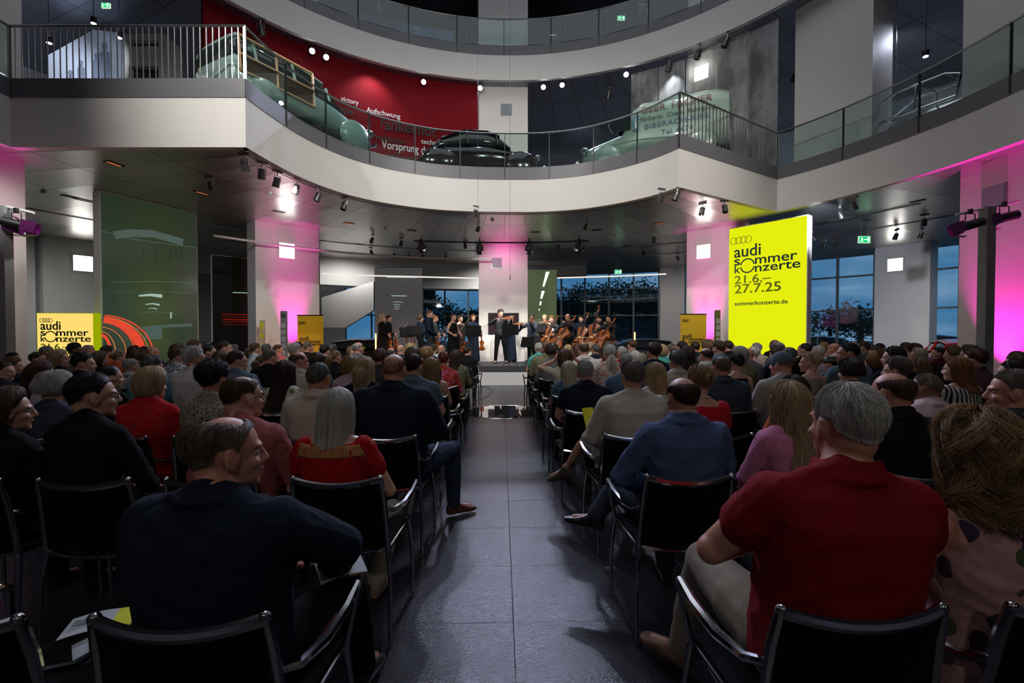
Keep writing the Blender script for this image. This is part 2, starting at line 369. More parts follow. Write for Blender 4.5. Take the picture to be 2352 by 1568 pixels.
# ---- columns round the hall
COLW, COLD = 2.0, .8
def column(ang, r, w_, d_, z1, name, m=white, z0=0, side=None):
    c = pol(ang, r+d_/2); o = MB().box((c.x, c.y, (z0+z1)/2), (d_, w_, z1-z0), ang).obj(name, m, smooth=0); struct(o); bevel(o, .01); return o
ang0 = rang(ring(1156, 700, 10.3))
COLS = {'wall_column_center': (ang0, 10.25, 1.95), 'wall_column_left': (math.radians(134.5), 10.25, 2.05), 'wall_column_right': (math.radians(45.5), 10.25, 2.05),
        'wall_column_far_left': (math.radians(177.5), 10.2, 2.3), 'wall_column_far_right': (math.radians(1.5), 10.0, 2.6)}
for k, (a, r, w_) in COLS.items(): column(a, r, w_, COLD, 17.6, k)
# facade: pillars, mullions, glass
def facade_pillar(px0, px1, name, r=19.4, d=.9, m=white2, z1=Z1):
    a, b = ring(px0, 700, r), ring(px1, 700, r); c = (a+b)/2; an = math.atan2(b.y-a.y, b.x-a.x)
    out_ = Vector((c.x-CX, c.y-CY, 0)).normalized()*(d/2)
    o = MB().box((c.x+out_.x, c.y+out_.y, z1/2), ((b-a).length, d, z1), an).obj(name, m, smooth=0); return struct(o)
facade_pillar(2008, 2135, 'wall_pier_1', 19.2)
facade_pillar(1516, 1572, 'wall_pier_2', 19.2)
facade_pillar(100, 236, 'wall_pier_3', 19.2, m=white2)
facade_pillar(-80, 82, 'wall_pier_4', 19.6, m=white2)
facade_pillar(700, 792, 'wall_pier_5', 19.2)
facade_pillar(380, 690, 'wall_back_left', 19.9, m=mat('dim_grey_wall', (.12, .13, .13), .6))
# facade glass all around the front half
fa = [pol(a, RF) for a in np.linspace(math.radians(8), math.radians(172), 60)]
struct(strip(fa, .05, Z1, .02).obj('window_1', win_glass, smooth=30))
mul = mat('mullion_grey', (.10, .11, .12), .4, .5)
k = 0
for a in np.linspace(math.radians(12), math.radians(168), 40):
    p = pol(a, RF-.06); struct(MB().box((p.x, p.y, Z1/2), (.14, .09, Z1), a).obj('window_frame', mul, smooth=0)).name = 'window_%d' % (k+2); k += 1
for j, z in enumerate((.12, 2.45, 4.0)):
    struct(strip([pol(a, RF-.12) for a in np.linspace(math.radians(10), math.radians(170), 60)], z, z+.07, .12).obj('trim_%d' % (6+j), mul, smooth=30))
# back wall behind the camera and round the sides (keeps the dusk out)
struct(strip([pol(a, 19.9) for a in np.linspace(math.radians(172), math.radians(368), 60)], 0, Z1, .2).obj('wall_rear', mat('rear_wall', (.18, .18, .19), .7), smooth=30))
# walls of first gallery
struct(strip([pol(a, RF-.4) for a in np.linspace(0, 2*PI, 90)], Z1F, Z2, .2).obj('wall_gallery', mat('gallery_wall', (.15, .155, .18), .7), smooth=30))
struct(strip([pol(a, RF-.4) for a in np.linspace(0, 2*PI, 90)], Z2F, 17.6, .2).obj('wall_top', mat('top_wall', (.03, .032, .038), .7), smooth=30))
rw = [pol(a, 10.22) for a in np.linspace(rang(ring(1099, 300, 10.22)), rang(ring(468, 100, 10.22)), 24)]
struct(strip(rw, Z1F, Z2, .12).obj('wall_red', red_paint, smooth=30))
a_, b_ = ring(1838, 100, 10.4), ring(1995, 100, 10.3)
c_ = (a_+b_)/2; an_ = math.atan2(b_.y-a_.y, b_.x-a_.x); nn_ = Vector((c_.x-CX, c_.y-CY, 0)).normalized()*.45
struct(MB().box((c_.x+nn_.x, c_.y+nn_.y, (Z1F+Z2)/2), ((b_-a_).length, .9, Z2-Z1F), an_).obj('wall_gallery_screen', white, smooth=0))
# white bulkhead and stair parapet behind the stage, left
bA = [pol(a, 16.2) for a in np.linspace(rang(ring(1100, 640, 16.2)), rang(ring(735, 640, 16.2)), 12)]
struct(strip(bA, 3.75, Z1, 1.2).obj('wall_bulkhead', white2, smooth=30))
bB = [pol(a, 17.6) for a in np.linspace(rang(ring(1100, 640, 17.6)), rang(ring(735, 640, 17.6)), 12)]
D = 22.0
sp = [aty(px, py, D) for px, py in ((739, 683), (858, 646), (858, 712), (794, 752), (739, 752))]
struct(MB().slab(sp, (0, 1, 0), .25).obj('wall_stair_parapet', white2, smooth=0))
sp = [aty(px, py, D+1.6) for px, py in ((739, 700), (858, 664), (858, 690), (794, 728), (739, 728))]
struct(MB().slab(sp, (0, 1, 0), .25).obj('wall_stair_parapet_rear', white2, smooth=0))
for i in range(9):
    t = i/8; p = aty(745+112*t, 715-40*t, D+.8); struct(MB().box(p, (.28, 1.4, .05)).obj('trim_%d' % (20+i), grey_panel, smooth=0))
# the white bright bulkhead right of the centre column
bC = [pol(a, 17.0) for a in np.linspace(rang(ring(1345, 620, 17)), rang(ring(1213, 620, 17)), 8)]
struct(strip(bC, 4.55, Z1, .8).obj('wall_bulkhead_right', white2, smooth=30))
# low wall band on the right far edge and grey posts carrying the effect lights
# ---- stage
SZ = .40
st = MB().prism([(-5.8, 13.45), (5.8, 13.45), (5.8, 18.6), (-5.8, 18.6)], 0, SZ-.03).obj('stage', white2, smooth=0)
tag(st, 'low white stage platform with dark carpet where the musicians stand', 'stage')
MB().box((0, 16.03, SZ-.015), (11.6, 5.16, .03)).obj('carpet', carpet, st, smooth=0)
bw = [pol(a, 15.5) for a in np.linspace(rang(ring(1045, 40, 15.5)), rang(ring(820, 20, 15.5)), 10)]
struct(strip(bw, Z2F, 16.5, .12).obj('wall_blue', mat('deep_blue_mural', (.008, .045, .10), .6, var=.8, vscale=.8), smooth=30))
spot('top_wash', (CX-1.5, CY+11.5, 16.8), (CX-4, CY+15.5, 13), 260, (.8, .88, 1), 120, .7, .08)
spot('top_wash', (CX+4, CY+11.5, 16.8), (CX+5, CY+17, 13), 160, (.8, .88, 1), 120, .7, .08)
# ================================================================ FITTINGS OF THE HALL
ORD = ['first', 'second', 'third', 'fourth', 'fifth', 'sixth', 'seventh', 'eighth', 'ninth', 'tenth', 'eleventh', 'twelfth']
def radial(p): return Vector((p.x-CX, p.y-CY, 0)).normalized()
def plane_hit(px, py, p0, n):
    d = Vector(ray(px, py)); e = Vector(EYE); return e+d*((Vector(p0)-e).dot(n)/d.dot(n))
def fit_text(s, m, parent, p0, n, x0, yb, yt, x1, ext=.004, off=.006, name='lettering'):
    """text whose ink runs from x0 to x1 on the plane through p0 with normal n (towards the hall); yb/yt at the left end"""
    A = plane_hit(x0, yb, p0, n); T_ = plane_hit(x0, yt, p0, n); H_ = T_.z-A.z
    r = Vector((n.y, -n.x, 0)).normalized(); 
    if r.x < 0: r = -r
    d = Vector(ray(x1, yb)); e = Vector(EYE)   # where the sight line x1 crosses the plane
    B = plane_hit(x1, yb, p0, n); Wd = (Vector((B.x, B.y, 0))-Vector((A.x, A.y, 0))).length
    cu = bpy.data.curves.new(name, 'FONT'); cu.body = s; cu.extrude = ext; cu.resolution_u = 4; cu.offset = .012
    t = bpy.data.objects.new(name, cu); C.objects.link(t); dg = bpy.context.evaluated_depsgraph_get()
    me = bpy.data.meshes.new_from_object(t.evaluated_get(dg)); bpy.data.objects.remove(t); bpy.data.curves.remove(cu)
    me.name = name; me.materials.clear(); me.materials.append(m)
    co = np.empty(len(me.vertices)*3); me.vertices.foreach_get('co', co); co = co.reshape(-1, 3)
    mn = co.min(0); mx = co.max(0); base = 0 if mn[1] < -.02 else mn[1]
    co[:, 0] = (co[:, 0]-mn[0])/(mx[0]-mn[0])*Wd; co[:, 1] = (co[:, 1]-base)/(mx[1]-base)*H_
    nn = np.array(n); rr = np.array(r); O = np.array(A)
    par = np.array(parent.matrix_basis.translation) if parent else 0
    W_ = O+co[:, :1]*rr+co[:, 1:2]*np.array([0, 0, 1.0])+co[:, 2:3]*nn+nn*off-par
    me.vertices.foreach_set('co', W_.ravel()); me.update()
    o = bpy.data.objects.new(name, me); C.objects.link(o); o.parent = parent; return o
def ring_shape(parent, c, r, u, n, w_, m, a0=0, a1=2*PI, name='ring_mark', off=.008, th=.004):
    P = []
    k = 28; V = []; F = []
    for i in range(k+1):
        a = a0+(a1-a0)*i/k
        for q in (r-w_/2, r+w_/2):
            for z in (0, th): V.append(Vector(c)+u*math.cos(a)*q+Vector((0, 0, 1))*math.sin(a)*q+n*(off+z))
    for i in range(k):
        o = 4*i; F += [(o, o+2, o+6, o+4), (o+1, o+5, o+7, o+3), (o, o+4, o+5, o+1), (o+2, o+3, o+7, o+6)]
    par = parent.matrix_basis.translation
    mb = MB(); mb.add([v-par for v in V], F); return mb.obj(name, m, parent, smooth=0)
ink = mat('dark_green_ink', (.012, .05, .035), .6)
olive_ink = mat('olive_ink', (.20, .24, .0), .6)
def rings_logo(parent, p0, n, cx, cy, rad_px, m, w_=.012):
    u = Vector((-n.y, n.x, 0)).normalized(); 
    if u.x < 0: u = -u
    for i in range(4):
        c = plane_hit(cx+(i-1.5)*rad_px*1.45, cy, p0, n); e = plane_hit(cx, cy+rad_px, p0, n); r = abs(e.z-plane_hit(cx, cy, p0, n).z)
        c.z = plane_hit(cx, cy, p0, n).z
        ring_shape(parent, c, r, u, n, w_, m, name='ring_mark')
def poster_text(parent, p0, n, ox, oy, sc, sl, m, m2, dates=True, url=True):
    """the concert lettering; ox, oy = left end of the first baseline in the photo, sc = scale, sl = slope of horizontals"""
    def T(s, x0, yb, yt, x1, mm): fit_text(s, mm, parent, p0, n, ox+x0*sc, oy+yb*sc+sl*x0*sc, oy+yt*sc+sl*x0*sc, ox+x1*sc)
    T('audi', 0, 0, -26, 61, m)
    T('s', 0, 18, 4, 13.5, m); T('mmer', 47.5, 18, 4, 145, m); T('k', 1, 36, 18.5, 14, m); T('nzerte', 47.5, 36, 20, 152, m)
    u = Vector((-n.y, n.x, 0)).normalized()
    if u.x < 0: u = -u
    c = plane_hit(ox+30.5*sc, oy+20.5*sc+sl*30.5*sc, p0, n); r = abs(plane_hit(ox+30.5*sc, oy+(20.5+15.5)*sc+sl*30.5*sc, p0, n).z-c.z)
    for a0, a1 in ((.16, PI-.16), (PI+.16, 2*PI-.16)): ring_shape(parent, c, r, u, n, r*.2, m, a0, a1, 'ring_mark')
    if dates: T('21.6.\u2013', 1, 60, 42, 84, m2); T('27.7.25', 1, 82, 62, 107, m2)
    if url: T('sommerkonzerte.de', 1, 110, 101, 123, m)
# ---- glowing concert wall on the right
def standing_panel(px0, px1, ytop0, r, name, label, cat, face, side, depth=.28, z0=.02, r2=None):
    a, b = ring(px0, ytop0, r), ring(px1, ytop0, r2 or r); z1 = ring(px0, ytop0, r).z; an = math.atan2(b.y-a.y, b.x-a.x)
    n = Vector((math.sin(an), -math.cos(an), 0)); c = (a+b)/2
    if n.dot(Vector((CX-c.x, CY-c.y, 0))) < 0: n = -n
    W_ = Vector((b.x-a.x, b.y-a.y, 0)).length; e = empty(name, (c.x, c.y, 0), 0, label, cat)
    MB().box(-n*depth/2+Vector((0, 0, (z0+z1)/2)), (W_, depth, z1-z0), an).obj('frame', side, e, smooth=0)
    MB().box(n*.004+Vector((0, 0, (z0+z1)/2)), (W_-.05, .012, z1-z0-.05), an).obj('front', face, e, smooth=0)
    return e, c+Vector((0, 0, 1)), n, an, W_, z1
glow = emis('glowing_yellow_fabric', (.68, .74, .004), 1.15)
e, p0, n, an, W_, zt = standing_panel(1674, 1856, 525, 9.95, 'advertising_wall', 'tall glowing yellow concert wall with large lettering, right of the stage', 'advertising wall', glow, white)
poster_text(e, p0+n*.01, n, 1686.5, 592, 1.0, -.085, ink, olive_ink)
rings_logo(e, p0+n*.01, n, 1702.3, 551.5, 7.6, ink, .014)
# ---- big glass picture wall, left
def picture_mat(name, base, spots, gloss=.12):
    m, nn, b = newmat(name); b.inputs['Base Color'].default_value = (*base, 1); b.inputs['Roughness'].default_value = gloss
    b.inputs['Coat Weight'].default_value = .5
    return m
def glowing_print(name, c, st, gloss=.15):
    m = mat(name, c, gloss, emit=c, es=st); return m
e, p0, n, an, W_, zt = standing_panel(228, 452, 437, 10.7, 'picture_wall', 'tall dark green glass picture wall showing an underground car park with red light trails', 'picture wall', glowing_print('green_picture_glass', (.045, .075, .045), .30), white, .3)
def streak(parent, p0, n, pts, w_, m, off=.012, name='printed_light', tp=1.0):
    P = [plane_hit(x, y, p0, n)-parent.matrix_basis.translation+n*off for x, y in pts]; u = Vector((-n.y, n.x, 0))
    V = []; F = []
    for i, p in enumerate(P):
        a = P[max(0, i-1)]; b = P[min(len(P)-1, i+1)]; t = (b-a).normalized(); s = t.cross(n)*(w_/2)*(tp+(1-tp)*i/(len(P)-1))
        V += [p-s, p+s, p-s+n*.002, p+s+n*.002]
    for i in range(len(P)-1):
        o = 4*i; F += [(o+2, o+3, o+7, o+6), (o, o+4, o+5, o+1), (o, o+2, o+6, o+4), (o+1, o+5, o+7, o+3)]
    return MB().add(V, F).obj(name, m, parent, smooth=0)
red_l = emis('red_light_trail', (1, .09, .04), .75); or_l = emis('orange_light_trail', (1, .32, .08), .6); wh_l = emis('pale_printed_light', (.6, .85, .75), .55)
pale = mat('pale_print', (.16, .22, .18), .3); dim_l = emis('dim_printed_light', (.25, .36, .30), .28)
ell = lambda cx, cy, rx, ry, a0, a1, k=18: [(cx+rx*math.cos(a), cy-ry*math.sin(a)) for a in np.linspace(a0, a1, k)]
for rx, ry, w_, mm in ((22, 44, .07, red_l), (34, 52, .02, or_l), (46, 58, .03, pale), (58, 62, .02, or_l), (68, 68, .10, pale), (78, 74, .04, red_l), (88, 78, .12, red_l), (99, 82, .10, red_l), (109, 86, .02, or_l), (120, 90, .035, red_l)):
    streak(e, p0, n, ell(231, 812, rx, ry*.98, 1.50, -.35), w_, mm)
streak(e, p0, n, [(231, 530), (300, 548), (380, 560), (450, 568)], .02, dim_l)
for x0, x1, y, w_, mm in ((318, 372, 679, .10, wh_l), (333, 366, 699, .05, wh_l), (340, 360, 709, .03, wh_l), (315, 400, 718, .03, dim_l), (250, 448, 648, .03, dim_l), (250, 448, 672, .02, dim_l)):
    streak(e, p0, n, [(x0, y), ((x0+x1)/2, y-2), (x1, y+1)], w_, mm, tp=.4)
streak(e, p0, n, [(392, 716), (392, 731)], .04, wh_l)
streak(e, p0, n, [(300, 757), (350, 750), (440, 746)], .10, dim_l, tp=.3); streak(e, p0, n, [(331, 765), (372, 763)], .35, dim_l, .011)
streak(e, p0, n, [(262, 540), (300, 535), (350, 537), (420, 556)], .20, dim_l, .011)
for x in (300, 330, 360, 390, 415): streak(e, p0, n, [(x, 570), (x-4+(x-350)*.1, 600)], .03, pale)
# ---- glowing box at the far left
lb = emis('glowing_pale_yellow', (1.0, .72, .17), 1.0); lbs = emis('glowing_lime_edge', (.55, .68, 0), .55)
a, b = aty(84, 718, 11.6), aty(215, 718, 11.75); an = math.atan2(b.y-a.y, b.x-a.x); n = Vector((math.sin(an), -math.cos(an), 0)); c = (a+b)/2; W_ = (b-a).length
e = empty('light_box', (c.x, c.y, 0), 0, 'glowing pale yellow light box with dark lettering, beside the green picture wall', 'light box')
MB().box(Vector((0, 0, a.z/2))-n*.12, (W_, .24, a.z), an).obj('frame', lbs, e, smooth=0)
MB().box(Vector((0, 0, a.z/2))+n*.004, (W_-.03, .012, a.z-.03), an).obj('front', lb, e, smooth=0)
p0 = c+n*.012; lime_ink = mat('lime_ink', (.40, .52, 0), .6)
poster_text(e, p0, n, 93.5, 757, .76, .01, ink, lime_ink, True, False); rings_logo(e, p0, n, 106.5, 735.5, 4.4, ink, .010)
# ---- two roll-up banners
def rollup(px0, px1, yt, Y, label, tx, ty):
    a, b = aty(px0, yt, Y), aty(px1, yt+1, Y); c = (a+b)/2; an = 0; n = Vector((0, -1, 0)); W_ = b.x-a.x
    e = empty('roll_up_banner', (c.x, c.y, 0), 0, label, 'banner', 'yellow roll-up banners beside the stage')
    MB().box((0, 0, a.z/2+.03), (W_, .006, a.z-.06)).obj('banner_cloth', yellow_print, e, smooth=0)
    MB().box((0, 0, a.z+.01), (W_+.02, .03, .03)).obj('top_rail', dark_metal, e, smooth=0)
    bevel(MB().box((0, 0, .05), (W_+.04, .2, .1)).obj('base', steel, e, smooth=0), .02); MB().tube([(0, .04, .1), (0, .04, a.z)], .012).obj('pole', steel, e)
    p0 = c-Vector((0, .004, 0)); poster_text(e, p0, n, tx, ty, .345, 0.0, black, black, False, False); rings_logo(e, p0, n, px0+11, ty-39.5, 2.5, black, .010)
rollup(683, 742.5, 724.5, 15.2, 'yellow roll-up concert banner left of the stage, in front of the left pink-lit column', 688, 781)
rollup(1563, 1622.5, 722, 15.2, 'yellow roll-up concert banner right of the stage, in front of the right pink-lit column', 1567, 775.5)
# ---- dark, grey and green picture panels behind
def flat_panel(pts, name, label, face, side=white, th=.12):
    c = (Vector(pts[0])+Vector(pts[1]))/2; c.z = 0; a = Vector(pts[0]); b = Vector(pts[1]); an = math.atan2(b.y-a.y, b.x-a.x); n = Vector((math.sin(an), -math.cos(an), 0))
    e = empty(name, c, 0, label, 'picture panel'); z1 = max(a.z, b.z); W_ = Vector((b.x-a.x, b.y-a.y, 0)).length
    MB().box(Vector((0, 0, z1/2+.01))-n*th/2, (W_, th, z1-.02), an).obj('frame', side, e, smooth=0)
    MB().box(Vector((0, 0, z1/2+.01))+n*.004, (W_-.02, .01, z1-.06), an).obj('picture', face, e, smooth=0)
    return e, c+n*.008, n
e, p0, n = flat_panel([aty(486, 584, 18.2), aty(592, 596, 19.4)], 'picture_panel', 'tall black picture panel with thin red and white light streaks, left of the left column', mat('black_print', (.008, .008, .009), .3))
streak(e, p0, n, [(534, 671.5), (580, 673)], .03, wh_l, tp=1)
for y, w_ in ((721, .04), (727, .02), (733, .05), (738, .03), (744, .02)): streak(e, p0, n, [(508+(y % 5), y), (591, y+2)], w_*1.2, emis('deep_red_trail', (.7, .03, .015), .25), tp=.6)
e, p0, n = flat_panel([aty(860, 614, 21.0), aty(971, 614, 21.0)], 'picture_panel', 'tall grey picture panel with stacked pale light strips, behind the left half of the stage', glowing_print('grey_print', (.095, .09, .095), .5, .4), dark_metal)  # slight emission added to brighten the grey print
for x0, x1, y, w_ in ((888, 957, 636, .06), (899, 934, 679, .035), (903, 925, 693, .02), (904, 920, 699, .02), (905, 918, 704, .02), (906, 917, 709, .02)): streak(e, p0, n, [(x0, y), (x1, y+.5)], w_, wh_l)
for q in ((930, 752, 958, 800), (922, 760, 945, 800), (938, 745, 972, 800)): streak(e, p0, n, [(q[0], q[1]), (q[2], q[3])], .04, emis('faint_red_trail', (.5, .05, .04), .3))
e, p0, n = flat_panel([aty(1195, 618, 20.6), aty(1279, 618, 20.6)], 'picture_panel', 'tall olive green picture panel with white light bars, right of the central column', glowing_print('olive_print', (.09, .125, .06), .6, .4), dark_metal)  # slight emission added to brighten the olive print
for pts in ([(1246, 658), (1250, 658), (1262, 624), (1254, 624)], [(1241, 686), (1245, 686), (1251, 668), (1244, 668)], [(1239, 701), (1242, 701), (1244, 692), (1240, 692)], [(1237, 713), (1239, 713), (1240, 709), (1238, 709)]):
    MB().slab([plane_hit(x, y, p0, n)-e.location+n*.008 for x, y in pts], n, .004).obj('printed_light', emis('white_printed_bar', (.8, 1, .75), 1.6), e, smooth=0)
# ---- square wall lamps and blind panels
lampf = emis('square_lamp_glow', (1, .98, .94), 9.0)
def square_panel(px, py, r, size, lit, label, ang=None):
    p = ring(px, py, r); a = rang(p) if ang is None else ang; n = Vector((-math.cos(a), -math.sin(a), 0))
    e = empty('wall_lamp' if lit else 'wall_panel', p+n*.02, 0, label, 'wall lamp' if lit else 'wall panel', 'square lamps on the white piers' if lit else 'square grey panels on the columns')
    MB().box((0, 0, 0), (.05, size, size), a).obj('housing', steel if not lit else white, e, smooth=0)
    MB().box(n*.03, (.015, size-.03, size-.03), a).obj('diffuser', lampf if lit else mat('grey_frosted', (.22, .24, .27), .3), e, smooth=0)
def square_on(px, py, key, size, lit, label):
    a, r, w_ = COLS[key]; n = Vector((-math.cos(a), -math.sin(a), 0)); p = plane_hit(px, py, pol(a, r), n)
    e = empty('wall_lamp' if lit else 'wall_panel', p+n*.02, 0, label, 'wall lamp' if lit else 'wall panel', 'square lamps on the white piers' if lit else 'square grey panels on the columns')
    MB().box((0, 0, 0), (.05, size, size), a).obj('housing', steel if not lit else white, e, smooth=0)
    MB().box(n*.03, (.015, size-.03, size-.03), a).obj('diffuser', lampf if lit else mat('grey_frosted', (.22, .24, .27), .3), e, smooth=0)
square_on(658, 576, 'wall_column_left', .50, 1, 'bright square lamp high on the left pink-lit column')
square_on(1617, 578, 'wall_column_right', .48, 1, 'bright square lamp high on the right pink-lit column')
square_on(1141, 604, 'wall_column_center', .42, 0, 'square grey blind panel on the lower part of the central column')
square_on(1163, 252, 'wall_column_center', .44, 0, 'square grey blind panel on the central column at gallery level')
square_on(2286, 450, 'wall_column_far_right', .46, 0, 'grey blind panel on the pink-lit column at the right edge')
square_on(1612, 168, 'wall_column_right', .50, 1, 'bright square lamp shining through the printed fabric on the gallery')
square_panel(190, 605, 19.16, .60, 1, 'bright square lamp on the pale pier left of the green picture wall')
square_panel(751, 645, 19.16, .45, 1, 'small bright square lamp on the white pier beside the stairs')
square_panel(2057, 608, 19.1, .52, 1, 'bright square lamp on the white pier between the windows, right')
for i, (px, py, pz) in enumerate([(0, 0, 0)]): pass
# ---- track spotlights
def spotlight_proto():
    e = empty('track_spotlight', (0, 0, 0))
    bevel(MB().box((0, 0, -.02), (.20, .045, .04)).obj('adapter', steel, e, smooth=0), .005)
    MB().tube([(0, 0, -.04), (0, 0, -.10)], .01).obj('stem', steel, e)
    R = Matrix.Rotation(.35, 3, 'X')
    MB().lathe([(.045, .07), (.058, .06), (.060, -.03), (.066, -.035), (.068, -.12), (.060, -.12), (.050, -.09)], 16, (0, .02, -.19), R).obj('lamp_head', mat('spotlight_grey', (.10, .10, .10), .35, .7), e)
    MB().tube([(-.07, 0, -.10), (-.07, .01, -.20)], .006).tube([(.07, 0, -.10), (.07, .01, -.20)], .006).tube([(-.07, 0, -.10), (.07, 0, -.10)], .006).obj('yoke', steel, e)
    return e
SP = spotlight_proto(); used = [False]
def put_spot(p, rz, label, group, s=1.0, cat='spotlight'):
    o = SP if not used[0] else copy_tree(SP); used[0] = True
    o.location = p; o.rotation_euler = (0, 0, rz); o.scale = (s, s, s); tag(o, label, cat, group); return o
L1 = [(560, 345), (601, 365), (637, 386), (683, 404), (733, 424), (793, 446)]
for i, (x, y) in enumerate(L1):
    p = atz(x, y+6, Z1-.0); put_spot(p, .5*i, 'grey spotlight under the curved left fascia of the gallery, %s from the corner' % ORD[i], 'spotlights under the gallery fascia', 1.15)
for i, (x, y, nm) in enumerate([(480, 415, 'over the green picture wall'), (1093, 482, 'hanging above the left stage lamps, by the wire'), (1100, 520, 'low above the stage, left of the hanging wires'), (856, 548, 'over the grey picture panel'), (922, 556, 'over the grey picture panel, right one'),
        (1068, 562, 'just left of the second stage lamp'), (852, 578, 'far back over the bulkhead, left'), (905, 585, 'far back over the bulkhead, lower left'), (940, 588, 'far back over the bulkhead, middle'), (1023, 590, 'far back over the bulkhead, beside the stage lamp'),
        (972, 588, 'far back over the bulkhead, right'), (1348, 515, 'above the right half of the stage'), (1284, 565, 'between the third and fourth stage lamp'), (1502, 548, 'over the right windows behind the cellists'), (1477, 580, 'far back over the right windows'), (1555, 592, 'close to the right pink column, aimed at it')]):
    put_spot(atz(x, y-10, Z1), i*.7, 'small grey ceiling spotlight '+nm, 'ceiling spotlights under the gallery', 1.0)
for i, (x, y, nm) in enumerate([(1520, 440, 'left of the fascia corner'), (1556, 436, 'right at the fascia corner'), (1614, 474, 'glowing one above the right pink column'), (1664, 468, 'above the yellow wall, tilted'), (1930, 484, 'right of the yellow wall, upper'), (1960, 460, 'right of the yellow wall, topmost'),
        (2124, 500, 'left of the magenta effect lights'), (2118, 532, 'left of the magenta effect lights, lower'), (2060, 535, 'beside the exit sign, shining on the pier'), (1890, 560, 'low behind the yellow wall'), (1920, 556, 'low behind the yellow wall, right one'), (1867, 540, 'at the edge of the yellow wall')]):
    put_spot(atz(x, y-8, Z1), i*.9+.4, 'dark ceiling spotlight '+nm, 'ceiling spotlights on the right', 1.1)
G2 = [(598, 42), (1400, 196), (1540, 130), (1607, 100), (1671, 72), (1829, 155)]
for i, (x, y) in enumerate(G2):
    put_spot(atz(x, y, Z2), .3*i, 'small dark spotlight under the upper gallery, %s' % ['by the red wall', 'over the grey ceiling panels', 'left over the printed fabric', 'middle over the printed fabric', 'right over the printed fabric', 'in the dark gap beside the fabric'][i], 'spotlights of the upper gallery', 1.6)
for i, (x, y) in enumerate([(1475, 10), (1490, 12), (872, 2), (955, 68), (1045, 78), (1270, 80), (1570, 40)]):
    put_spot(ring(x, y, 14).xyz if False else aty(x, y, 17.5+i*.3), .6*i, 'tiny dark spotlight behind the uppermost glass, %s from the left' % ORD[sorted([1475, 1490, 872, 955, 1045, 1270, 1570]).index(x)], 'spotlights of the top floor', 1.3)
# gallery lamps shining over the hall
gal_glow = emis('white_lamp_glow', (.92, .94, 1), 60)
AIM = [(-1.5, 2), (1, 6), (-.8, 2), (-2, 7), (.8, 1.5), (2.5, 7), (3.5, 3)]
for i, (px, py) in enumerate(GAL):
    p = ring(px, py, 10.0); e = empty('gallery_lamp', p, 0, 'bright white gallery lamp under the upper fascia, %s from the left' % ORD[i], 'lamp', 'bright lamps under the upper gallery')
    a = rang(p); n = (Vector((AIM[i][0], AIM[i][1], 1))-p).normalized(); R = n.to_track_quat('Z', 'Y').to_matrix()
    MB().lathe([(.05, -.16), (.09, -.14), (.10, .02), (.092, .02), (.085, 0)], 16, (0, 0, 0), R).obj('lamp_head', mat('spotlight_grey', (.10, .10, .10), .35, .7), e)
    MB().lathe([(.001, .004), (.082, .004), (.082, .008)], 16, (0, 0, 0), R).obj('lens', gal_glow, e)
    MB().tube([(0, 0, .1), (0, 0, max(.15, Z2-p.z))], .012).obj('stem', steel, e)
    spot('gallery_beam', p+n*.05, p+n*3, [1000, 450, 1500, 1100, 1500, 1100, 700][i], (.66, .71, 1), 62, .6, .05)
# ---- stage lamps
for i, (px, py) in enumerate([(968, 564), (1101.5, 568), (1215, 568), (1330.5, 564)]):
    p = aty(px, py, 15.6); e = empty('stage_lamp', p, 0, 'black theatre lamp with barn doors above the stage, %s from the left' % ORD[i], 'stage lamp', 'theatre lamps above the stage')
    tgt = Vector((p.x*.8, 17.2, 1.2)); n = (tgt-p).normalized(); R = n.to_track_quat('Z', 'Y').to_matrix()
    MB().lathe([(.04, -.2), (.07, -.18), (.09, -.05), (.12, .0), (.125, .10), (.115, .10), (.10, .02)], 20, (0, 0, 0), R).obj('lamp_body', black, e)
    MB().lathe([(.001, .06), (.11, .06), (.11, .065)], 20, (0, 0, 0), R).obj('lens', emis('stage_lens', (.9, .95, 1), 8), e)
    for sx, sy in ((1, 0), (-1, 0), (0, 1), (0, -1)):
        q = R @ Vector((sx*.14, sy*.14, .14)); MB().box(q, (.16, .16, .004), (R.to_4x4() @ Matrix.Rotation(sx*1.1, 4, 'Y') @ Matrix.Rotation(-sy*1.1, 4, 'X')).to_3x3()).obj('barn_door', black, e, smooth=0)
    MB().tube([(-.14, 0, 0), (-.14, 0, .2), (.14, 0, .2), (.14, 0, 0)], .008).tube([(0, 0, .2), (0, 0, .30)], .02).obj('yoke', black, e)
    spot('stage_beam', p+n*.12, tgt, 620, (1, .95, .88), 80, .8, .08)
lb = bpy.data.objects.new
t_ = MB().tube([aty(x, y, 15.6) for x, y in ((950, 553), (1100, 557), (1215, 557), (1352, 553))], .024).obj('lamp_bar', dark_metal); tag(t_, 'thin dark bar under the ceiling that carries the four theatre lamps', 'bar')
for xx in (975, 1158, 1325):
    pass
# ---- white suspended tubes
t_ = MB().tube([atz(x, y, 4.3) for x, y in ((490, 541), (640, 563), (800, 581), (980, 593), (1122, 594.5))], .035, 10).obj('suspended_tube', white); tag(t_, 'long thin white tube hanging below the ceiling, left of the central column', 'tube')
t_ = MB().tube([aty(x, y, 21) for x, y in ((1280, 638), (1420, 634), (1530, 629))], .03, 8).obj('suspended_tube', emis('tube_glow', (1, .95, .85), .9)); tag(t_, 'thin pale suspended tube in front of the right windows', 'tube')
t_ = MB().tube([aty(x, y, 20.5) for x, y in ((740, 628), (860, 633), (1098, 639))], .03, 8).obj('suspended_tube', emis('tube_glow', (1, .95, .85), .9)); tag(t_, 'thin pale suspended tube behind the grey picture panel', 'tube')
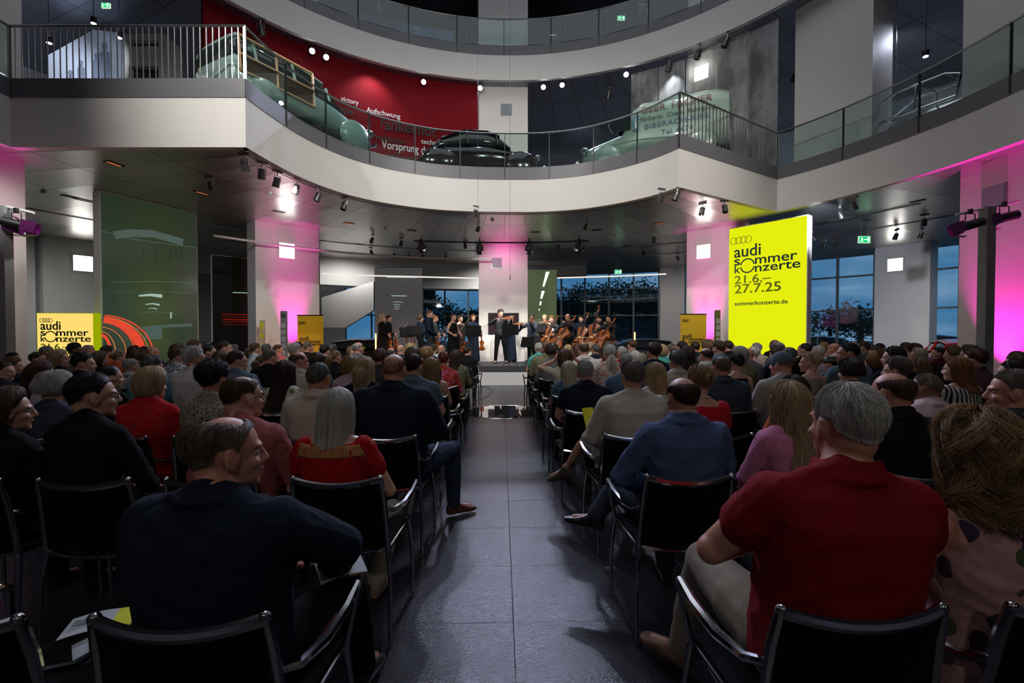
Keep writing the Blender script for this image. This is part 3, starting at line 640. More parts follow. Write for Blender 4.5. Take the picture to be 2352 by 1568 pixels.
# ceiling tracks
for i, (r0, a0, a1) in enumerate(((12.15, 20, 160), (14.6, 15, 165))):
    t_ = MB().tube([pol(math.radians(a), r0, Z1-.015) for a in np.linspace(a0, a1, 60)], .014, 6).obj('trim_%d' % (40+i), steel); struct(t_)
struct(MB().tube([(p[0]*1.0, p[1], Z1-.02) for p in inset(bump_pts, .25)], .012, 6).obj('trim_42', steel))
# two wires in the middle
for i, (px, yb, Y) in enumerate(((1098, 510, 13.6), (1171.5, 632, 13.6))):
    a = aty(px, yb, Y); e = empty('hanging_wire', a, 0, ['thin wire hanging in front of the gallery, ending above the stage lamps', 'thin wire hanging down the central column with a small black end piece'][i], 'wire')
    MB().tube([(0, 0, 0), (0, 0, 17-a.z)], .004, 5).obj('wire', black, e)
    MB().tube([(0, 0, -.14), (0, 0, .0)], .012, 8).obj('end_piece', black, e)
# ---- ceiling outlets
for i, (x, y) in enumerate([(262, 376), (464, 443), (160, 452), (640, 486), (801, 513), (946, 529), (1229, 533), (1370, 528), (1515, 513), (1440, 565), (826, 561), (2108, 462), (1885, 510)]):
    p = atz(x, y, Z1-.006); a = rang(p)
    e = empty('ceiling_vent', p, 0, 'small rectangular ceiling vent, %s' % ['upper left with an orange glow', 'beside the spotlight over the green picture wall', 'far left over the pale piers', 'over the dark picture panel', 'left of centre', 'above the left stage lamp', 'just right of the central column', 'above the right stage lamp', 'below the fascia corner on the right', 'far back on the right', 'far back on the left', 'on the far right ceiling', 'behind the yellow wall'][i], 'vent', 'ceiling vents')
    MB().box((0, 0, 0), (.16, .34, .012), a).obj('frame', dark_metal, e, smooth=0)
    MB().box((0, 0, -.008), (.05, .28, .008), a).obj('slot', emis('warm_slot', (1, .25, .1), .5) if i in (0, 1, 4, 8) else black, e, smooth=0)
for i, (x, y) in enumerate([(315, 396), (100, 438), (885, 524), (1131, 503), (1490, 476), (620, 441), (1412, 540)]):
    p = atz(x, y, Z1); o = MB().lathe([(.09, -.02), (.10, 0)] if i == 0 else [(.02, -.07), (.05, -.05), (.055, 0)], 20).obj('smoke_detector', white2, loc=p)
    tag(o, 'small round ceiling fitting, %s' % ['large flat one at upper left', 'far left', 'left of centre', 'just above the central column', 'below the right fascia corner', 'over the dark panel', 'right of centre'][i], 'smoke detector', 'round ceiling fittings')
# ---- exit signs
egr = emis('exit_green', (.0, .42, .12), 1.6); ewh = emis('exit_white', (.85, 1, .9), 2.2)
def exit_sign(px, py, Y, w_px, label, z_hang):
    p = aty(px, py, Y); W_ = w_px/FPX*Y; H_ = W_*.58
    e = empty('exit_sign', p, 0, label, 'exit sign', 'green exit signs')
    bevel(MB().box((0, .02, 0), (W_, .05, H_)).obj('housing', emis('exit_edge', (.7, 1, .75), .8), e, smooth=0), .004)
    MB().box((0, -.008, 0), (W_*.92, .008, H_*.82)).obj('face', egr, e, smooth=0)
    f = MB()
    s = W_
    f.box((s*.30, -.014, 0), (s*.16, .004, H_*.6)).box((s*.03, -.014, 0), (s*.24, .004, H_*.10)).ball((-s*.26, -.014, H_*.26), (s*.035, .003, s*.035), 10, 6)
    f.box((-s*.25, -.014, H_*.05), (s*.05, .004, H_*.28), Matrix.Rotation(.3, 3, 'Y')).box((-s*.20, -.014, -H_*.2), (s*.04, .004, H_*.3), Matrix.Rotation(-.7, 3, 'Y')).box((-s*.31, -.014, -H_*.2), (s*.04, .004, H_*.3), Matrix.Rotation(.6, 3, 'Y')).box((-s*.24, -.014, H_*.08), (s*.2, .004, H_*.06), Matrix.Rotation(.5, 3, 'Y'))
    f.obj('running_figure', ewh, e, smooth=0)
    if z_hang > p.z+.1:
        for sx in (-1, 1): MB().tube([(sx*W_*.3, .02, H_/2), (sx*W_*.3, .02, z_hang-p.z)], .006, 6).obj('hanger', steel, e)
        MB().box((0, .02, z_hang-p.z-.01), (W_*.8, .05, .02)).obj('ceiling_plate', steel, e, smooth=0)
exit_sign(1986, 550, 14.8, 28, 'green exit sign hanging from the ceiling right of the yellow wall', Z1)
exit_sign(1420, 624, 20.5, 16, 'small green exit sign hanging before the right windows', Z1)
exit_sign(1427, 41, 19.5, 17, 'green exit sign on the uppermost gallery', 0)
exit_sign(242, 12, 12.6, 19, 'green exit sign at the top left above the bar railing', Z2)
# ---- magenta effect lights on bars
def effect_bar(pts, post, label, heads):
    A, B = pts; e = empty('lighting_bar', A, 0, label, 'lighting bar'); inv = -A
    MB().tube([A+inv, B+inv], .024, 10).obj('crossbar', white2, e)
    if post: a_, b_, w_ = post; MB().box(((a_.x+b_.x)/2+inv.x, (a_.y+b_.y)/2+inv.y, a_.z/2+inv.z), (w_, w_, a_.z)).obj('post', mat('post_grey', (.22, .23, .23), .5), e, smooth=0)
    for h, (p, d, lab, en) in enumerate(heads):
        g = empty('effect_light', p, 0, lab, 'effect light', 'black effect lights with barn doors'); n = Vector(d).normalized(); R = n.to_track_quat('Z', 'Y').to_matrix()
        MB().lathe([(.05, -.22), (.08, -.20), (.085, .1), (.11, .12), (.11, .16), (.10, .16), (.09, .10)], 18, (0, 0, -.05), R).obj('lamp_body', black, g)
        MB().tube([(-.09, 0, -.02), (-.09, 0, .16), (.09, 0, .16), (.09, 0, -.02)], .010).box((0, 0, .2), (.05, .06, .09)).obj('clamp', black, g)
        MB().lathe([(.001, .12), (.1, .12), (.1, .125)], 18, (0, 0, -.05), R).obj('lens', emis('magenta_lens', (.8, .05, .6), 1.2), g)
        for sx, sy in ((1, 0), (-1, 0), (0, 1), (0, -1)):
            q = R @ Vector((sx*.15, sy*.15, .20)); q.z -= .05
            MB().box(q, (.20, .20, .004), (R.to_4x4() @ Matrix.Rotation(sx*1.2, 4, 'Y') @ Matrix.Rotation(-sy*1.2, 4, 'X')).to_3x3()).obj('barn_door', mat('violet_gel', (.10, .006, .09), .4), g, smooth=0)
Yr = 8.7
effect_bar((aty(2196, 493, Yr), aty(2340, 461, Yr)), (aty(2268, 476, Yr), aty(2268, 476, Yr), .17), 'white bar on a grey post carrying two black effect lights, right edge',
           [(aty(2222, 512, Yr)+Vector((0, -.05, 0)), (-.8, .5, -.25), 'black effect light with violet barn doors, left one on the right bar', 0), (aty(2300, 495, Yr)+Vector((0, -.05, 0)), (-.8, .4, -.2), 'black effect light with open barn doors, right one on the right bar', 0)])
effect_bar((aty(12, 474, 9.0), aty(78, 489, 9.0)), (aty(8, 474, 9.0), aty(8, 474, 9.0), .17), 'white bar on a grey post carrying two black effect lights, left edge',
           [(aty(44, 510, 9.0)+Vector((0, -.05, 0)), (.8, .4, -.2), 'black effect light with violet barn doors, inner one on the left bar', 0), (aty(5, 505, 9.0), (.7, .3, -.3), 'black effect light cut by the left photo edge', 0)])
for p_, t_, e_ in (((-4.75, 10.9, 4.8), (-7.1, 16.2, 3.4), 330), ((4.6, 12.0, 4.8), (7.2, 16.3, 3.6), 300), ((-7.2, 9.0, 4.8), (-10.1, 9.6, 3.0), 160), ((-8.4, 7.6, 4.8), (-10.2, 12.3, 2.6), 170), ((8.2, 12.4, 4.8), (13.8, 18.6, 3.0), 900)): spot('wall_fill', p_, t_, e_, (1, .97, .93) if e_ < 400 else (.78, .84, 1), 62, .9, .08)  # added spots that brighten the columns, picture wall side and pier
# magenta uplights at the column feet
def uplight(px, key, off, label, en, ang=36):
    a, r, w_ = COLS[key]; n = Vector((-math.cos(a), -math.sin(a), 0)); q = plane_hit(px, 800, pol(a, r), n); q.z = 0; p = q+n*.42
    e = empty('floor_uplight', p, 0, label, 'uplight', 'magenta floor uplights'); bevel(MB().box((0, 0, .12), (.26, .2, .2), a+PI/2).obj('housing', black, e, smooth=0), .02)
    MB().box((0, 0, .222), (.2, .14, .006), a+PI/2).obj('lens', emis('magenta_glow', (1, .02, .6), 6), e, smooth=0)
    t = q-n*.0; t.z = 3.4; spot('magenta_beam', p+Vector((0, 0, .26)), t, en, MAG, ang, .9, .05)
uplight(672, 'wall_column_left', 0, 'magenta uplight at the foot of the left column', 1500)
uplight(1625, 'wall_column_right', 0, 'magenta uplight at the foot of the right column', 1500)
uplight(2312, 'wall_column_far_right', 0, 'magenta uplight at the foot of the column at the right edge', 1200, 54)
uplight(-60, 'wall_column_far_left', 0, 'magenta uplight at the foot of the column at the left edge', 900)
spot('magenta_beam', (.12, 18.0, 4.85), (.1, 18.95, 4.3), 38, (1, .04, .5), 150, 1, .05)  # added pink lamp under the ceiling, tints the central column from above
for sx in (-1, 1): spot('column_beam', (sx*.9, 15.7, 4.3), (.05, 19, 3.3), 210, (1, .97, .95), 62, .8, .08)
# ---- text on the red wall
wh_ink = mat('white_ink', (.62, .62, .62), .5); bl_ink = mat('black_ink', (.012, .010, .012), .5)
def wall_text(s, x0, yb, yt, x1, m):
    p = ring((x0+x1)/2, yb, 10.20); n = -radial(p)
    o = fit_text(s, m, wt, p, n, x0, yb, yt, x1, ext=.004, off=.03); return o
pc = ring(800, 260, 10.2); wt = empty('wall_lettering', (pc.x, pc.y, Z1F), 0, 'white and black German words painted on the red gallery wall', 'lettering')
for s, x0, yb, yt, x1, m in (('victory', 782, 232, 221, 823, wh_ink), ('Leidenschaft', 726, 243, 230, 770, bl_ink), ('sion', 770, 256, 240, 809, bl_ink), ('Aufschwung', 841, 258, 246, 919, wh_ink), ('Entwicklung', 745, 279, 266, 831, wh_ink),
      ('Wankelmotor', 848, 292, 266, 1030, bl_ink), ('Produktion', 855, 319, 306, 928, bl_ink), ('technik', 967, 330, 319, 1015, wh_ink), ('Vorsprung durch', 876, 340, 322, 1010, wh_ink), ('meilenstein', 884, 368, 346, 972, bl_ink)):
    if s == 'Leidenschaft': continue
    wall_text(s, x0, yb, yt, x1, m)
# ---- printed fabric sails on the gallery, right
def fabric_mat(name, seed):
    m, n, b = newmat(name); t = n.nodes.new('ShaderNodeTexCoord'); mp_ = n.nodes.new('ShaderNodeMapping'); mp_.inputs['Location'].default_value = (seed*3.1, 0, 0); mp_.inputs['Scale'].default_value = (.9, .9, .6)
    z = n.nodes.new('ShaderNodeTexNoise'); z.inputs['Scale'].default_value = 1.3; z.inputs['Detail'].default_value = 7; z.inputs['Roughness'].default_value = .62
    n.links.new(t.outputs['Object'], mp_.inputs[0]); n.links.new(mp_.outputs[0], z.inputs[0])
    r = n.nodes.new('ShaderNodeValToRGB'); r.color_ramp.elements[0].position = .40; r.color_ramp.elements[0].color = (.20, .21, .21, 1); r.color_ramp.elements[1].position = .60; r.color_ramp.elements[1].color = (.60, .60, .58, 1)
    n.links.new(z.outputs[0], r.inputs[0]); n.links.new(r.outputs[0], b.inputs['Base Color']); b.inputs['Roughness'].default_value = .8
    o = n.nodes['Material Output']; tr = n.nodes.new('ShaderNodeBsdfTranslucent'); n.links.new(r.outputs[0], tr.inputs[0]); x = n.nodes.new('ShaderNodeMixShader'); x.inputs[0].default_value = .45
    tp = n.nodes.new('ShaderNodeBsdfTransparent'); x2 = n.nodes.new('ShaderNodeMixShader'); x2.inputs[0].default_value = .22
    n.links.new(b.outputs[0], x.inputs[1]); n.links.new(tr.outputs[0], x.inputs[2]); n.links.new(x.outputs[0], x2.inputs[1]); n.links.new(tp.outputs[0], x2.inputs[2]); n.links.new(x2.outputs[0], o.inputs[0]); return m
edges = [(1450, 1511), (1513, 1573), (1576, 1643), (1647, 1714), (1718, 1787)]
for i, (x0, x1) in enumerate(edges):
    a, b = ring(x0, 200, 10.02), ring(x1, 200, 10.02); c = (a+b)/2; e = empty('fabric_sail', (c.x, c.y, 6.35), 0, 'translucent grey printed fabric sail on the gallery, %s from the left' % ORD[i], 'fabric sail', 'printed fabric sails behind the green van')
    k = 14; V = []; F = []; L_ = Vector((b.x-a.x, b.y-a.y, 0)); nn = -radial(c)
    for j in range(k+1):
        for h in range(2):
            q = a+L_*(j/k)+nn*(.015*math.sin(j*1.7+i)); V.append((q.x-c.x, q.y-c.y, .0 if h == 0 else 4.62))
    F = [(2*j, 2*j+2, 2*j+3, 2*j+1) for j in range(k)]
    MB().add(V, F).obj('fabric', fabric_mat('printed_fabric_%d' % i, i), e)
    MB().tube([(a.x-c.x, a.y-c.y, 4.62), (b.x-c.x, b.y-c.y, 4.62)], .02).obj('top_rod', steel, e); MB().tube([(a.x-c.x, a.y-c.y, 0), (b.x-c.x, b.y-c.y, 0)], .015).obj('bottom_rod', steel, e)
spot('fabric_beam', ring(1542, 150, 9.75), ring(1545, 320, 10.02), 200, (.9, .94, 1), 80, .8, .04)
p_ = ring(1540, 143, 9.8)
spot('screen_side_beam', ring(2120, 60, 12.2), ring(2010, 200, 10.6), 160, (.75, .8, 1), 90, .8, .1)
o_ = ring(2126, 130, 12.5)
e = empty('gallery_lamp', o_, 0, 'small white lamp glowing behind the right gallery, above the silver body frame', 'lamp')
MB().lathe([(.05, .0), (.08, .02), (.08, .16)], 16).obj('lamp_head', dark_metal, e); MB().lathe([(.001, -.004), (.06, -.004), (.06, -.001)], 16).obj('lens', gal_glow, e); MB().tube([(0, 0, .16), (0, 0, Z2-o_.z)], .01).obj('stem', steel, e)
spot('body_frame_beam', o_-Vector((0, 0, .05)), o_-Vector((0, 0, 4)), 260, (.85, .9, 1), 100, .7, .05)
# ---- pale exhibition walls on the left gallery
Yg = 15.5
e = empty('exhibit_wall', aty(190, 200, Yg), 0, 'gabled pale exhibition wall with faint printed figures behind the bar railing', 'exhibit wall'); inv = -e.location
MB().slab([aty(x, y, Yg)+inv for x, y in ((108, 230), (108, 128), (215, 68), (278, 75), (278, 230))], (0, 1, 0), .15).obj('panel', mat('pale_blue_print', (.34, .38, .45), .7, var=.25, vscale=1.2), e, smooth=0)
for x, y, h, w_ in ((186, 145, 60, 9), (220, 128, 80, 9), (240, 106, 90, 13), (161, 168, 40, 10)):
    MB().slab([aty(x+w_*.5*math.cos(a), y+w_*.75*math.sin(a), Yg-.01)+inv for a in np.linspace(0, 2*PI, 13)[:-1]], (0, 1, 0), .008).slab([aty(q, r, Yg-.01)+inv for q, r in ((x-w_, y+h), (x-w_*.9, y+w_*1.2), (x, y+w_*.5), (x+w_*.9, y+w_*1.2), (x+w_, y+h))], (0, 1, 0), .008).obj('printed_figure', mat('grey_print_blue', (.12, .14, .19), .8), e, smooth=0)
e = empty('exhibit_booth', aty(325, 200, Yg-.5), 0, 'white slatted exhibition booth with a doorway, left gallery beside the red wall', 'exhibit booth'); inv = -e.location
cw = mat('white_slats', (.62, .60, .55), .6)
for P_ in (((282, 230), (282, 78), (378, 78), (378, 92), (296, 92), (296, 230)), ((296, 152), (296, 106), (364, 106), (364, 152)), ((364, 230), (364, 92), (378, 92), (378, 230)), ((378, 230), (378, 78), (416, 112), (416, 230))):
    MB().slab([aty(x, y, Yg-.5)+inv for x, y in P_], (0, 1, 0), .2).obj('wall', cw, e, smooth=0)
MB().slab([aty(x, y, Yg-.3)+inv for x, y in ((296, 92), (364, 92), (364, 106), (296, 106))], (0, 1, 0), .05).obj('upper_opening', mat('dark_grey_opening', (.05, .05, .055), .7), e, smooth=0)
MB().slab([aty(x, y, Yg-.25)+inv for x, y in ((296, 152), (364, 152), (364, 230), (296, 230))], (0, 1, 0), .05).obj('doorway', mat('dark_grey_opening', (.05, .05, .055), .7), e, smooth=0)
for x in list(range(284, 296, 3))+list(range(380, 415, 4))+list(range(298, 364, 5)): pass
spot('exhibit_beam', aty(215, 55, Yg-2), aty(200, 170, Yg), 120, (.8, .88, 1), 80, .6, .05)
spot('exhibit_beam', aty(112, 98, Yg-2), aty(150, 190, Yg), 60, (.8, .88, 1), 80, .6, .05)
for i, (x, y) in enumerate(((215, 54), (113, 99), (274, 87))):
    p = aty(x, y, Yg-2.1); e = empty('gallery_lamp', p, 0, 'small white lamp above the exhibition walls, %s' % ['highest one', 'leftmost one', 'rightmost one'][i], 'lamp', 'lamps above the exhibition walls')
    MB().lathe([(.05, .0), (.07, .02), (.07, .16)], 14).obj('lamp_head', dark_metal, e); MB().lathe([(.001, -.004), (.06, -.004), (.06, -.001)], 14).obj('lens', gal_glow, e); MB().tube([(0, 0, .16), (0, 0, Z2-p.z)], .01).obj('stem', steel, e)
spot('red_wall_beam', ring(860, 140, 9.6), ring(850, 300, 10.2), 160, (.95, .9, .95), 110, .8, .1)
# ---- block and screen on stage
e = empty('pedestal', (-.05, 18.15, SZ), 0, 'pale marbled block behind the soloist at the foot of the central column', 'block')
bevel(MB().box((.0, 0, .50), (1.85, .5, 1.0)).obj('block', mat('marbled_cloth', (.50, .47, .47), .5, var=.35, vscale=3), e, smooth=0), .01)
for x in (-.62, .63): MB().box((x, -.27, .38), (.5, .05, .76)).obj('front_panel', mat('pale_panel', (.55, .53, .52), .5, var=.2, vscale=5), e, smooth=0)
a, b = aty(1121, 718, 18.3), aty(1192, 757, 18.3)
e = empty('screen', ((a.x+b.x)/2, 18.30, (a.z+b.z)/2-.1), 0, 'flat dark television screen on the column behind the soloist', 'screen')
bevel(MB().box((0, 0, 0), (b.x-a.x, .05, abs(a.z-b.z)+.2)).obj('frame', black, e, smooth=0), .01); MB().box((0, -.028, 0), (b.x-a.x-.05, .006, abs(a.z-b.z)+.15)).obj('display', mat('screen_glass', (.02, .012, .015), .08), e, smooth=0)
# ---- orange glowing tubes on the stage edge
for px, y0, y1, Y, lab in ((863, 766, 850, 15.6, 'orange glowing tube lamp standing at the left end of the stage'), (1458, 763, 830, 15.6, 'orange glowing tube lamp standing behind the audience right of the cellists'), (652.5, 792, 830, 14.6, 'short orange glowing tube lamp beside the left column')):
    a, b = aty(px, y0, Y), aty(px, y1, Y); zb = SZ if Y > 15 else 0
    e = empty('tube_lamp', (a.x, Y, zb), 0, lab, 'lamp', 'orange tube lamps'); MB().tube([(0, 0, .05), (0, 0, a.z-zb)], .022, 10).obj('glowing_tube', emis('orange_tube', (1, .33, .07), 9), e)
    MB().lathe([(.12, 0), (.12, .03), (.03, .05)], 20).obj('base', black, e)
    pl = bpy.data.lights.new('tube_light', 'POINT'); pl.energy = 9; pl.color = (1, .35, .08); pl.shadow_soft_size = .1; po = bpy.data.objects.new('tube_light', pl); C.objects.link(po); po.location = (a.x, Y-.1, zb+.6)
# ---- info stands by the columns
def stele(px0, px1, yt, Y, label, m, sheets=()):
    a, b = aty(px0, yt, Y), aty(px1, yt, Y); e = empty('information_stele', ((a.x+b.x)/2, Y, 0), 0, label, 'information stele')
    bevel(MB().box((0, 0, a.z/2), (b.x-a.x, .08, a.z)).obj('board', m, e, smooth=0), .01)
    for z, h, mm in sheets: MB().box((0, -.045, z), ((b.x-a.x)*.7, .006, h)).obj('sheet', mm, e, smooth=0)
gy = mat('stele_grey', (.16, .17, .18), .5); dk = mat('print_dark', (.05, .05, .05), .6); yl = mat('yellow_sheet', (.6, .55, .02), .6)
stele(645, 659, 714, 14.2, 'narrow grey information stele in front of the left pink-lit column', gy, [(2.0, .12, dk)]+[(1.7-.2*i, .15, mat('pale_sheet', (.35, .36, .37), .5)) for i in range(5)])
stele(1642, 1654, 712, 14.6, 'narrow green-lit information stele between the right banner and the yellow wall', mat('stele_green_lit', (.12, .13, .03), .5), [(1.85-.2*i, .15, mat('pale_sheet', (.35, .36, .37), .5)) for i in range(6)])  # olive is green light on the board, put into its colour
stele(24, 49, 737, 10.4, 'narrow notice board with a yellow head at the far left, beside the light box', mat('stele_pale', (.42, .45, .30), .5), [(1.66, .2, yl)])
stele(597, 608, 735, 15.0, 'small notice board with yellow sheets on the side of the left column', mat('stele_pale', (.42, .45, .30), .5), [(1.7, .22, yl), (1.4, .16, yl)])
# floor cable
t_ = MB().tube([atz(x, y, .006) for x, y in ((1098, 917), (1112, 913), (1124, 906), (1130, 898), (1126, 892), (1115, 888), (1100, 886.5))], .005, 6).obj('cable', black); tag(t_, 'thin black cable curling over the floor just before the stage', 'cable')
# ================================================================ VEHICLES
def sect(x, hw, z0, z1, e=3.0, n=20, tuck=.0):      # closed cross-section at length x
    P = []
    for k in range(n):
        a = 2*PI*k/n+PI/n; c, s_ = math.cos(a), math.sin(a)
        yy = hw*math.copysign(abs(c)**(2/e), c); zz = (z0+z1)/2+(z1-z0)/2*math.copysign(abs(s_)**(2/e), s_)
        t = (zz-z0)/(z1-z0); P.append((x, yy*(1-tuck*t), zz))
    return P
def loft(mb, S):
    n = len(S[0]); V = [p for s in S for p in s]; F = [(i*n+k, (i+1)*n+k, (i+1)*n+(k+1) % n, i*n+(k+1) % n) for i in range(len(S)-1) for k in range(n)]
    F += [tuple(range(n)), tuple(range((len(S)-1)*n, len(S)*n))[::-1]]; return mb.add(V, F)
carglass = mat('car_glass', (.015, .02, .02), .06, coat=.5)
rubber = mat('tyre_rubber', (.012, .012, .012), .8)
def wheel(parent, x, y, r, w_=.18):
    s = 1 if y > 0 else -1; R = Matrix.Rotation(PI/2, 3, 'X')
    t = MB().lathe([(r*.62, -w_/2), (r*.93, -w_/2), (r, -w_*.3), (r, w_*.3), (r*.93, w_/2), (r*.62, w_/2)], 28, (x, y, r), R).obj('wheel', rubber, parent)
    MB().lathe([(r*.62, -w_*.35), (r*.60, w_*.1), (r*.3, w_*.42*1), (.001, w_*.46)], 24, (x, y, r), Matrix.Rotation(PI/2 if s < 0 else -PI/2, 3, 'X')).obj('hubcap', chrome, t)
def car(name, label, loc, rz, L, W_, body, cabin, paint, r=.33, wb=None, fenders=None, cat='car', extra=None):
    e = empty(name, loc, rz, label, cat)
    loft(MB(), [sect(x, hw, z0, z1, ee) for x, hw, z0, z1, ee in body]).obj('body', paint, e, smooth=50)
    if cabin:
        loft(MB(), [sect(x, hw*.985, z0, z1-.03, ee, tuck=tk) for x, hw, z0, z1, ee, tk in cabin]).obj('windows', carglass, e, smooth=50)
        roof = []
        for x, hw, z0, z1, ee, tk in cabin: roof.append(sect(x, hw*(1-tk*.8)*1.0, max(z0, z1-.13), z1+.01, 2.6))
        loft(MB(), roof[1:-1]).obj('roof', paint, e, smooth=50)
        xs = [c[0] for c in cabin]
        for fx in (.18, .5, .84):
            xx = xs[0]+(xs[-1]-xs[0])*fx; i = max(j for j in range(len(xs)-1) if xs[j] <= xx or j == 0); t = (xx-xs[i])/(xs[i+1]-xs[i])
            c0 = [a+(b-a)*t for a, b in zip(cabin[i][:], cabin[i+1][:])]
            for s in (-1, 1): MB().tube([(xx, s*c0[1]*1.0, c0[2]+.05), (xx-.03, s*c0[1]*(1-c0[5])*.99, c0[3]-.05)], .035, 6).obj('pillar', paint, e)
    fr, rr = wb
    for x in (fr, rr):
        for s in (-1, 1): wheel(e, x, s*(W_/2-.10), r)
    if fenders:
        for x, l_, h_ in fenders:
            for s in (-1, 1): MB().ball((x, s*(W_/2-.12), .38), (l_, .17, h_), 18, 12).obj('fender', paint, e)
    if extra: extra(e)
    return e
GZ = 6.3
grn = mat('pale_green_car_paint', (.20, .29, .26), .25, coat=.6); wood = mat('light_wood_trim', (.42, .26, .12), .5, var=.3); dwood = mat('dark_wood_panel', (.06, .035, .02), .4)
def wagon_extra(e):
    for s in (-1, 1):
        y = s*.80
        MB().box((-.95, s*.735, .78), (1.75, .03, .36)).obj('wood_panel', dwood, e, smooth=0)
        for (a, b) in (((-1.85, .95), (-.05, .98)), ((-1.85, .62), (-.05, .60)), ((-1.85, 1.36), (-.05, 1.40)), ((-1.85, .62), (-1.85, 1.36)), ((-1.0, .60), (-1.0, 1.38)), ((-.05, .60), (-.05, 1.40))):
            MB().tube([(a[0], s*(.765 if a[1] < 1.1 else .70), a[1]), (b[0], s*(.765 if b[1] < 1.1 else .70), b[1])], .028, 6).obj('wood_trim', wood, e)
        MB().ball((1.93, s*.55, .72), (.10, .12, .12), 14, 10).obj('headlight', chrome, e)
    MB().tube([(2.05, -.7, .42), (2.12, 0, .42), (2.05, .7, .42)], .05, 8).obj('bumper', chrome, e)
car('wood_panelled_wagon', 'pale green vintage estate car with light wood frames on the first gallery', (-5.12, 12.0, GZ), math.radians(60.2), 4.2, 1.62,
    [(-2.0, .62, .35, .90, 4), (-1.9, .74, .30, 1.0, 5), (-.4, .75, .28, 1.0, 5), (.6, .72, .28, .98, 4), (1.2, .60, .30, .96, 3), (1.8, .48, .34, .86, 3), (2.02, .36, .40, .70, 2.5)],
    [(-1.98, .66, .92, 1.30, 5, .10), (-1.85, .71, .92, 1.46, 5, .12), (-.4, .71, .92, 1.50, 4, .14), (.35, .68, .92, 1.44, 4, .16), (.95, .62, .92, 1.0, 4, .1)],
    grn, .33, (1.30, -1.25), [(1.30, .52, .42), (-1.25, .48, .34)], extra=wagon_extra)
plum = mat('black_plum_car_paint', (.010, .004, .007), .15, coat=.8)
def sedan_extra(e):
    for s in (-1, 1): MB().ball((1.80, s*.60, .68), (.09, .10, .10), 14, 10).obj('headlight', chrome, e)
    MB().tube([(2.0, -.65, .40), (2.06, 0, .40), (2.0, .65, .40)], .04, 8).obj('bumper', chrome, e)
car('streamlined_sedan', 'very dark streamlined vintage car with fastback tail in front of the gallery red wall', (-.72, 15.35, GZ), math.radians(8), 4.0, 1.60,
    [(-2.05, .25, .32, .50, 2.5), (-1.7, .55, .30, .78, 2.5), (-1.1, .72, .28, .95, 3), (.2, .74, .28, 1.0, 3.5), (.9, .62, .28, .98, 3), (1.6, .45, .34, .88, 2.6), (1.95, .28, .42, .70, 2.4)],
    [(-1.75, .40, .60, .84, 2.6, .1), (-1.2, .58, .85, 1.22, 2.8, .2), (-.5, .66, .90, 1.50, 3, .24), (.2, .66, .92, 1.50, 3, .24), (.6, .62, .92, 1.38, 3, .22), (.95, .55, .92, 1.02, 3, .1)],
    plum, .33, (1.25, -1.25), [(1.25, .55, .44), (-1.25, .58, .40)], extra=sedan_extra)
vgrn = mat('grey_green_van_paint', (.17, .23, .19), .3, coat=.5)
def van_extra(e):
    MB().box((2.22, 0, .72), (.05, .62, .48)).obj('grille', dark_metal, e, smooth=0)
    for k in range(7): MB().box((2.255, -.27+.09*k, .72), (.015, .03, .46)).obj('grille_bar', chrome, e, smooth=0)
    for s in (-1, 1):
        MB().ball((2.1, s*.60, .80), (.12, .11, .11), 14, 10).obj('headlight', chrome, e); MB().tube([(1.2, s*.80, 1.1), (1.25, s*.98, 1.2)], .012).ball((1.25, s*1.0, 1.24), (.02, .08, .06)).obj('mirror', chrome, e)
        MB().box((-1.98, s*.38, 1.3), (.06, .42, .34)).obj('rear_window', carglass, e, smooth=0)
    MB().tube([(2.3, -.75, .42), (2.36, 0, .42), (2.3, .75, .42)], .05, 8).obj('bumper', chrome, e)
vr = math.radians(152.6); vl = Vector((4.72, 14.28, GZ))
van = car('delivery_van', 'grey-green vintage delivery van with dark painted lettering at the gallery corner', vl, vr, 4.4, 1.70,
    [(-2.0, .66, .34, 1.55, 5), (-1.95, .76, .30, 1.80, 5), (-1.6, .80, .28, 1.93, 4.5), (.35, .80, .28, 1.93, 4.5), (.62, .78, .28, 1.80, 4), (.95, .74, .28, 1.12, 4), (1.7, .60, .32, 1.02, 3), (2.2, .46, .40, .92, 3)],
    None, vgrn, .33, (1.45, -1.2), [(1.45, .50, .42), (-1.2, .46, .36)], cat='van', extra=van_extra)
for s in (-1, 1):
    MB().slab([(.66, s*.785, 1.12), (1.08, s*.76, 1.12), (.84, s*.74, 1.55), (.66, s*.775, 1.60)], (0, s, 0), .02).obj('side_window', carglass, van, smooth=0)
MB().slab([(1.06, -.62, 1.13), (1.06, .62, 1.13), (.72, .56, 1.66), (.72, -.56, 1.66)], (1, 0, .5), .02).obj('windscreen', carglass, van, smooth=0)
def van_text(s, x, z, h, w_, m):
    cu = bpy.data.curves.new('lettering', 'FONT'); cu.body = s; cu.extrude = .003; cu.resolution_u = 3; t = bpy.data.objects.new('t', cu); C.objects.link(t)
    me = bpy.data.meshes.new_from_object(t.evaluated_get(bpy.context.evaluated_depsgraph_get())); bpy.data.objects.remove(t); bpy.data.curves.remove(cu); me.materials.clear(); me.materials.append(m)
    co = np.empty(len(me.vertices)*3); me.vertices.foreach_get('co', co); co = co.reshape(-1, 3); mn = co.min(0); mx = co.max(0)
    u = (co[:, 0]-mn[0])/(mx[0]-mn[0]); v = (co[:, 1])/(mx[1]); o_ = co.copy()
    # side facing the hall is the van's left (+y in its own frame): text runs towards -x there
    o_[:, 0] = x-u*w_; o_[:, 2] = z+v*h; o_[:, 1] = .812+co[:, 2]; me.vertices.foreach_set('co', o_.ravel()); me.update()
    o = bpy.data.objects.new('lettering', me); C.objects.link(o); o.parent = van
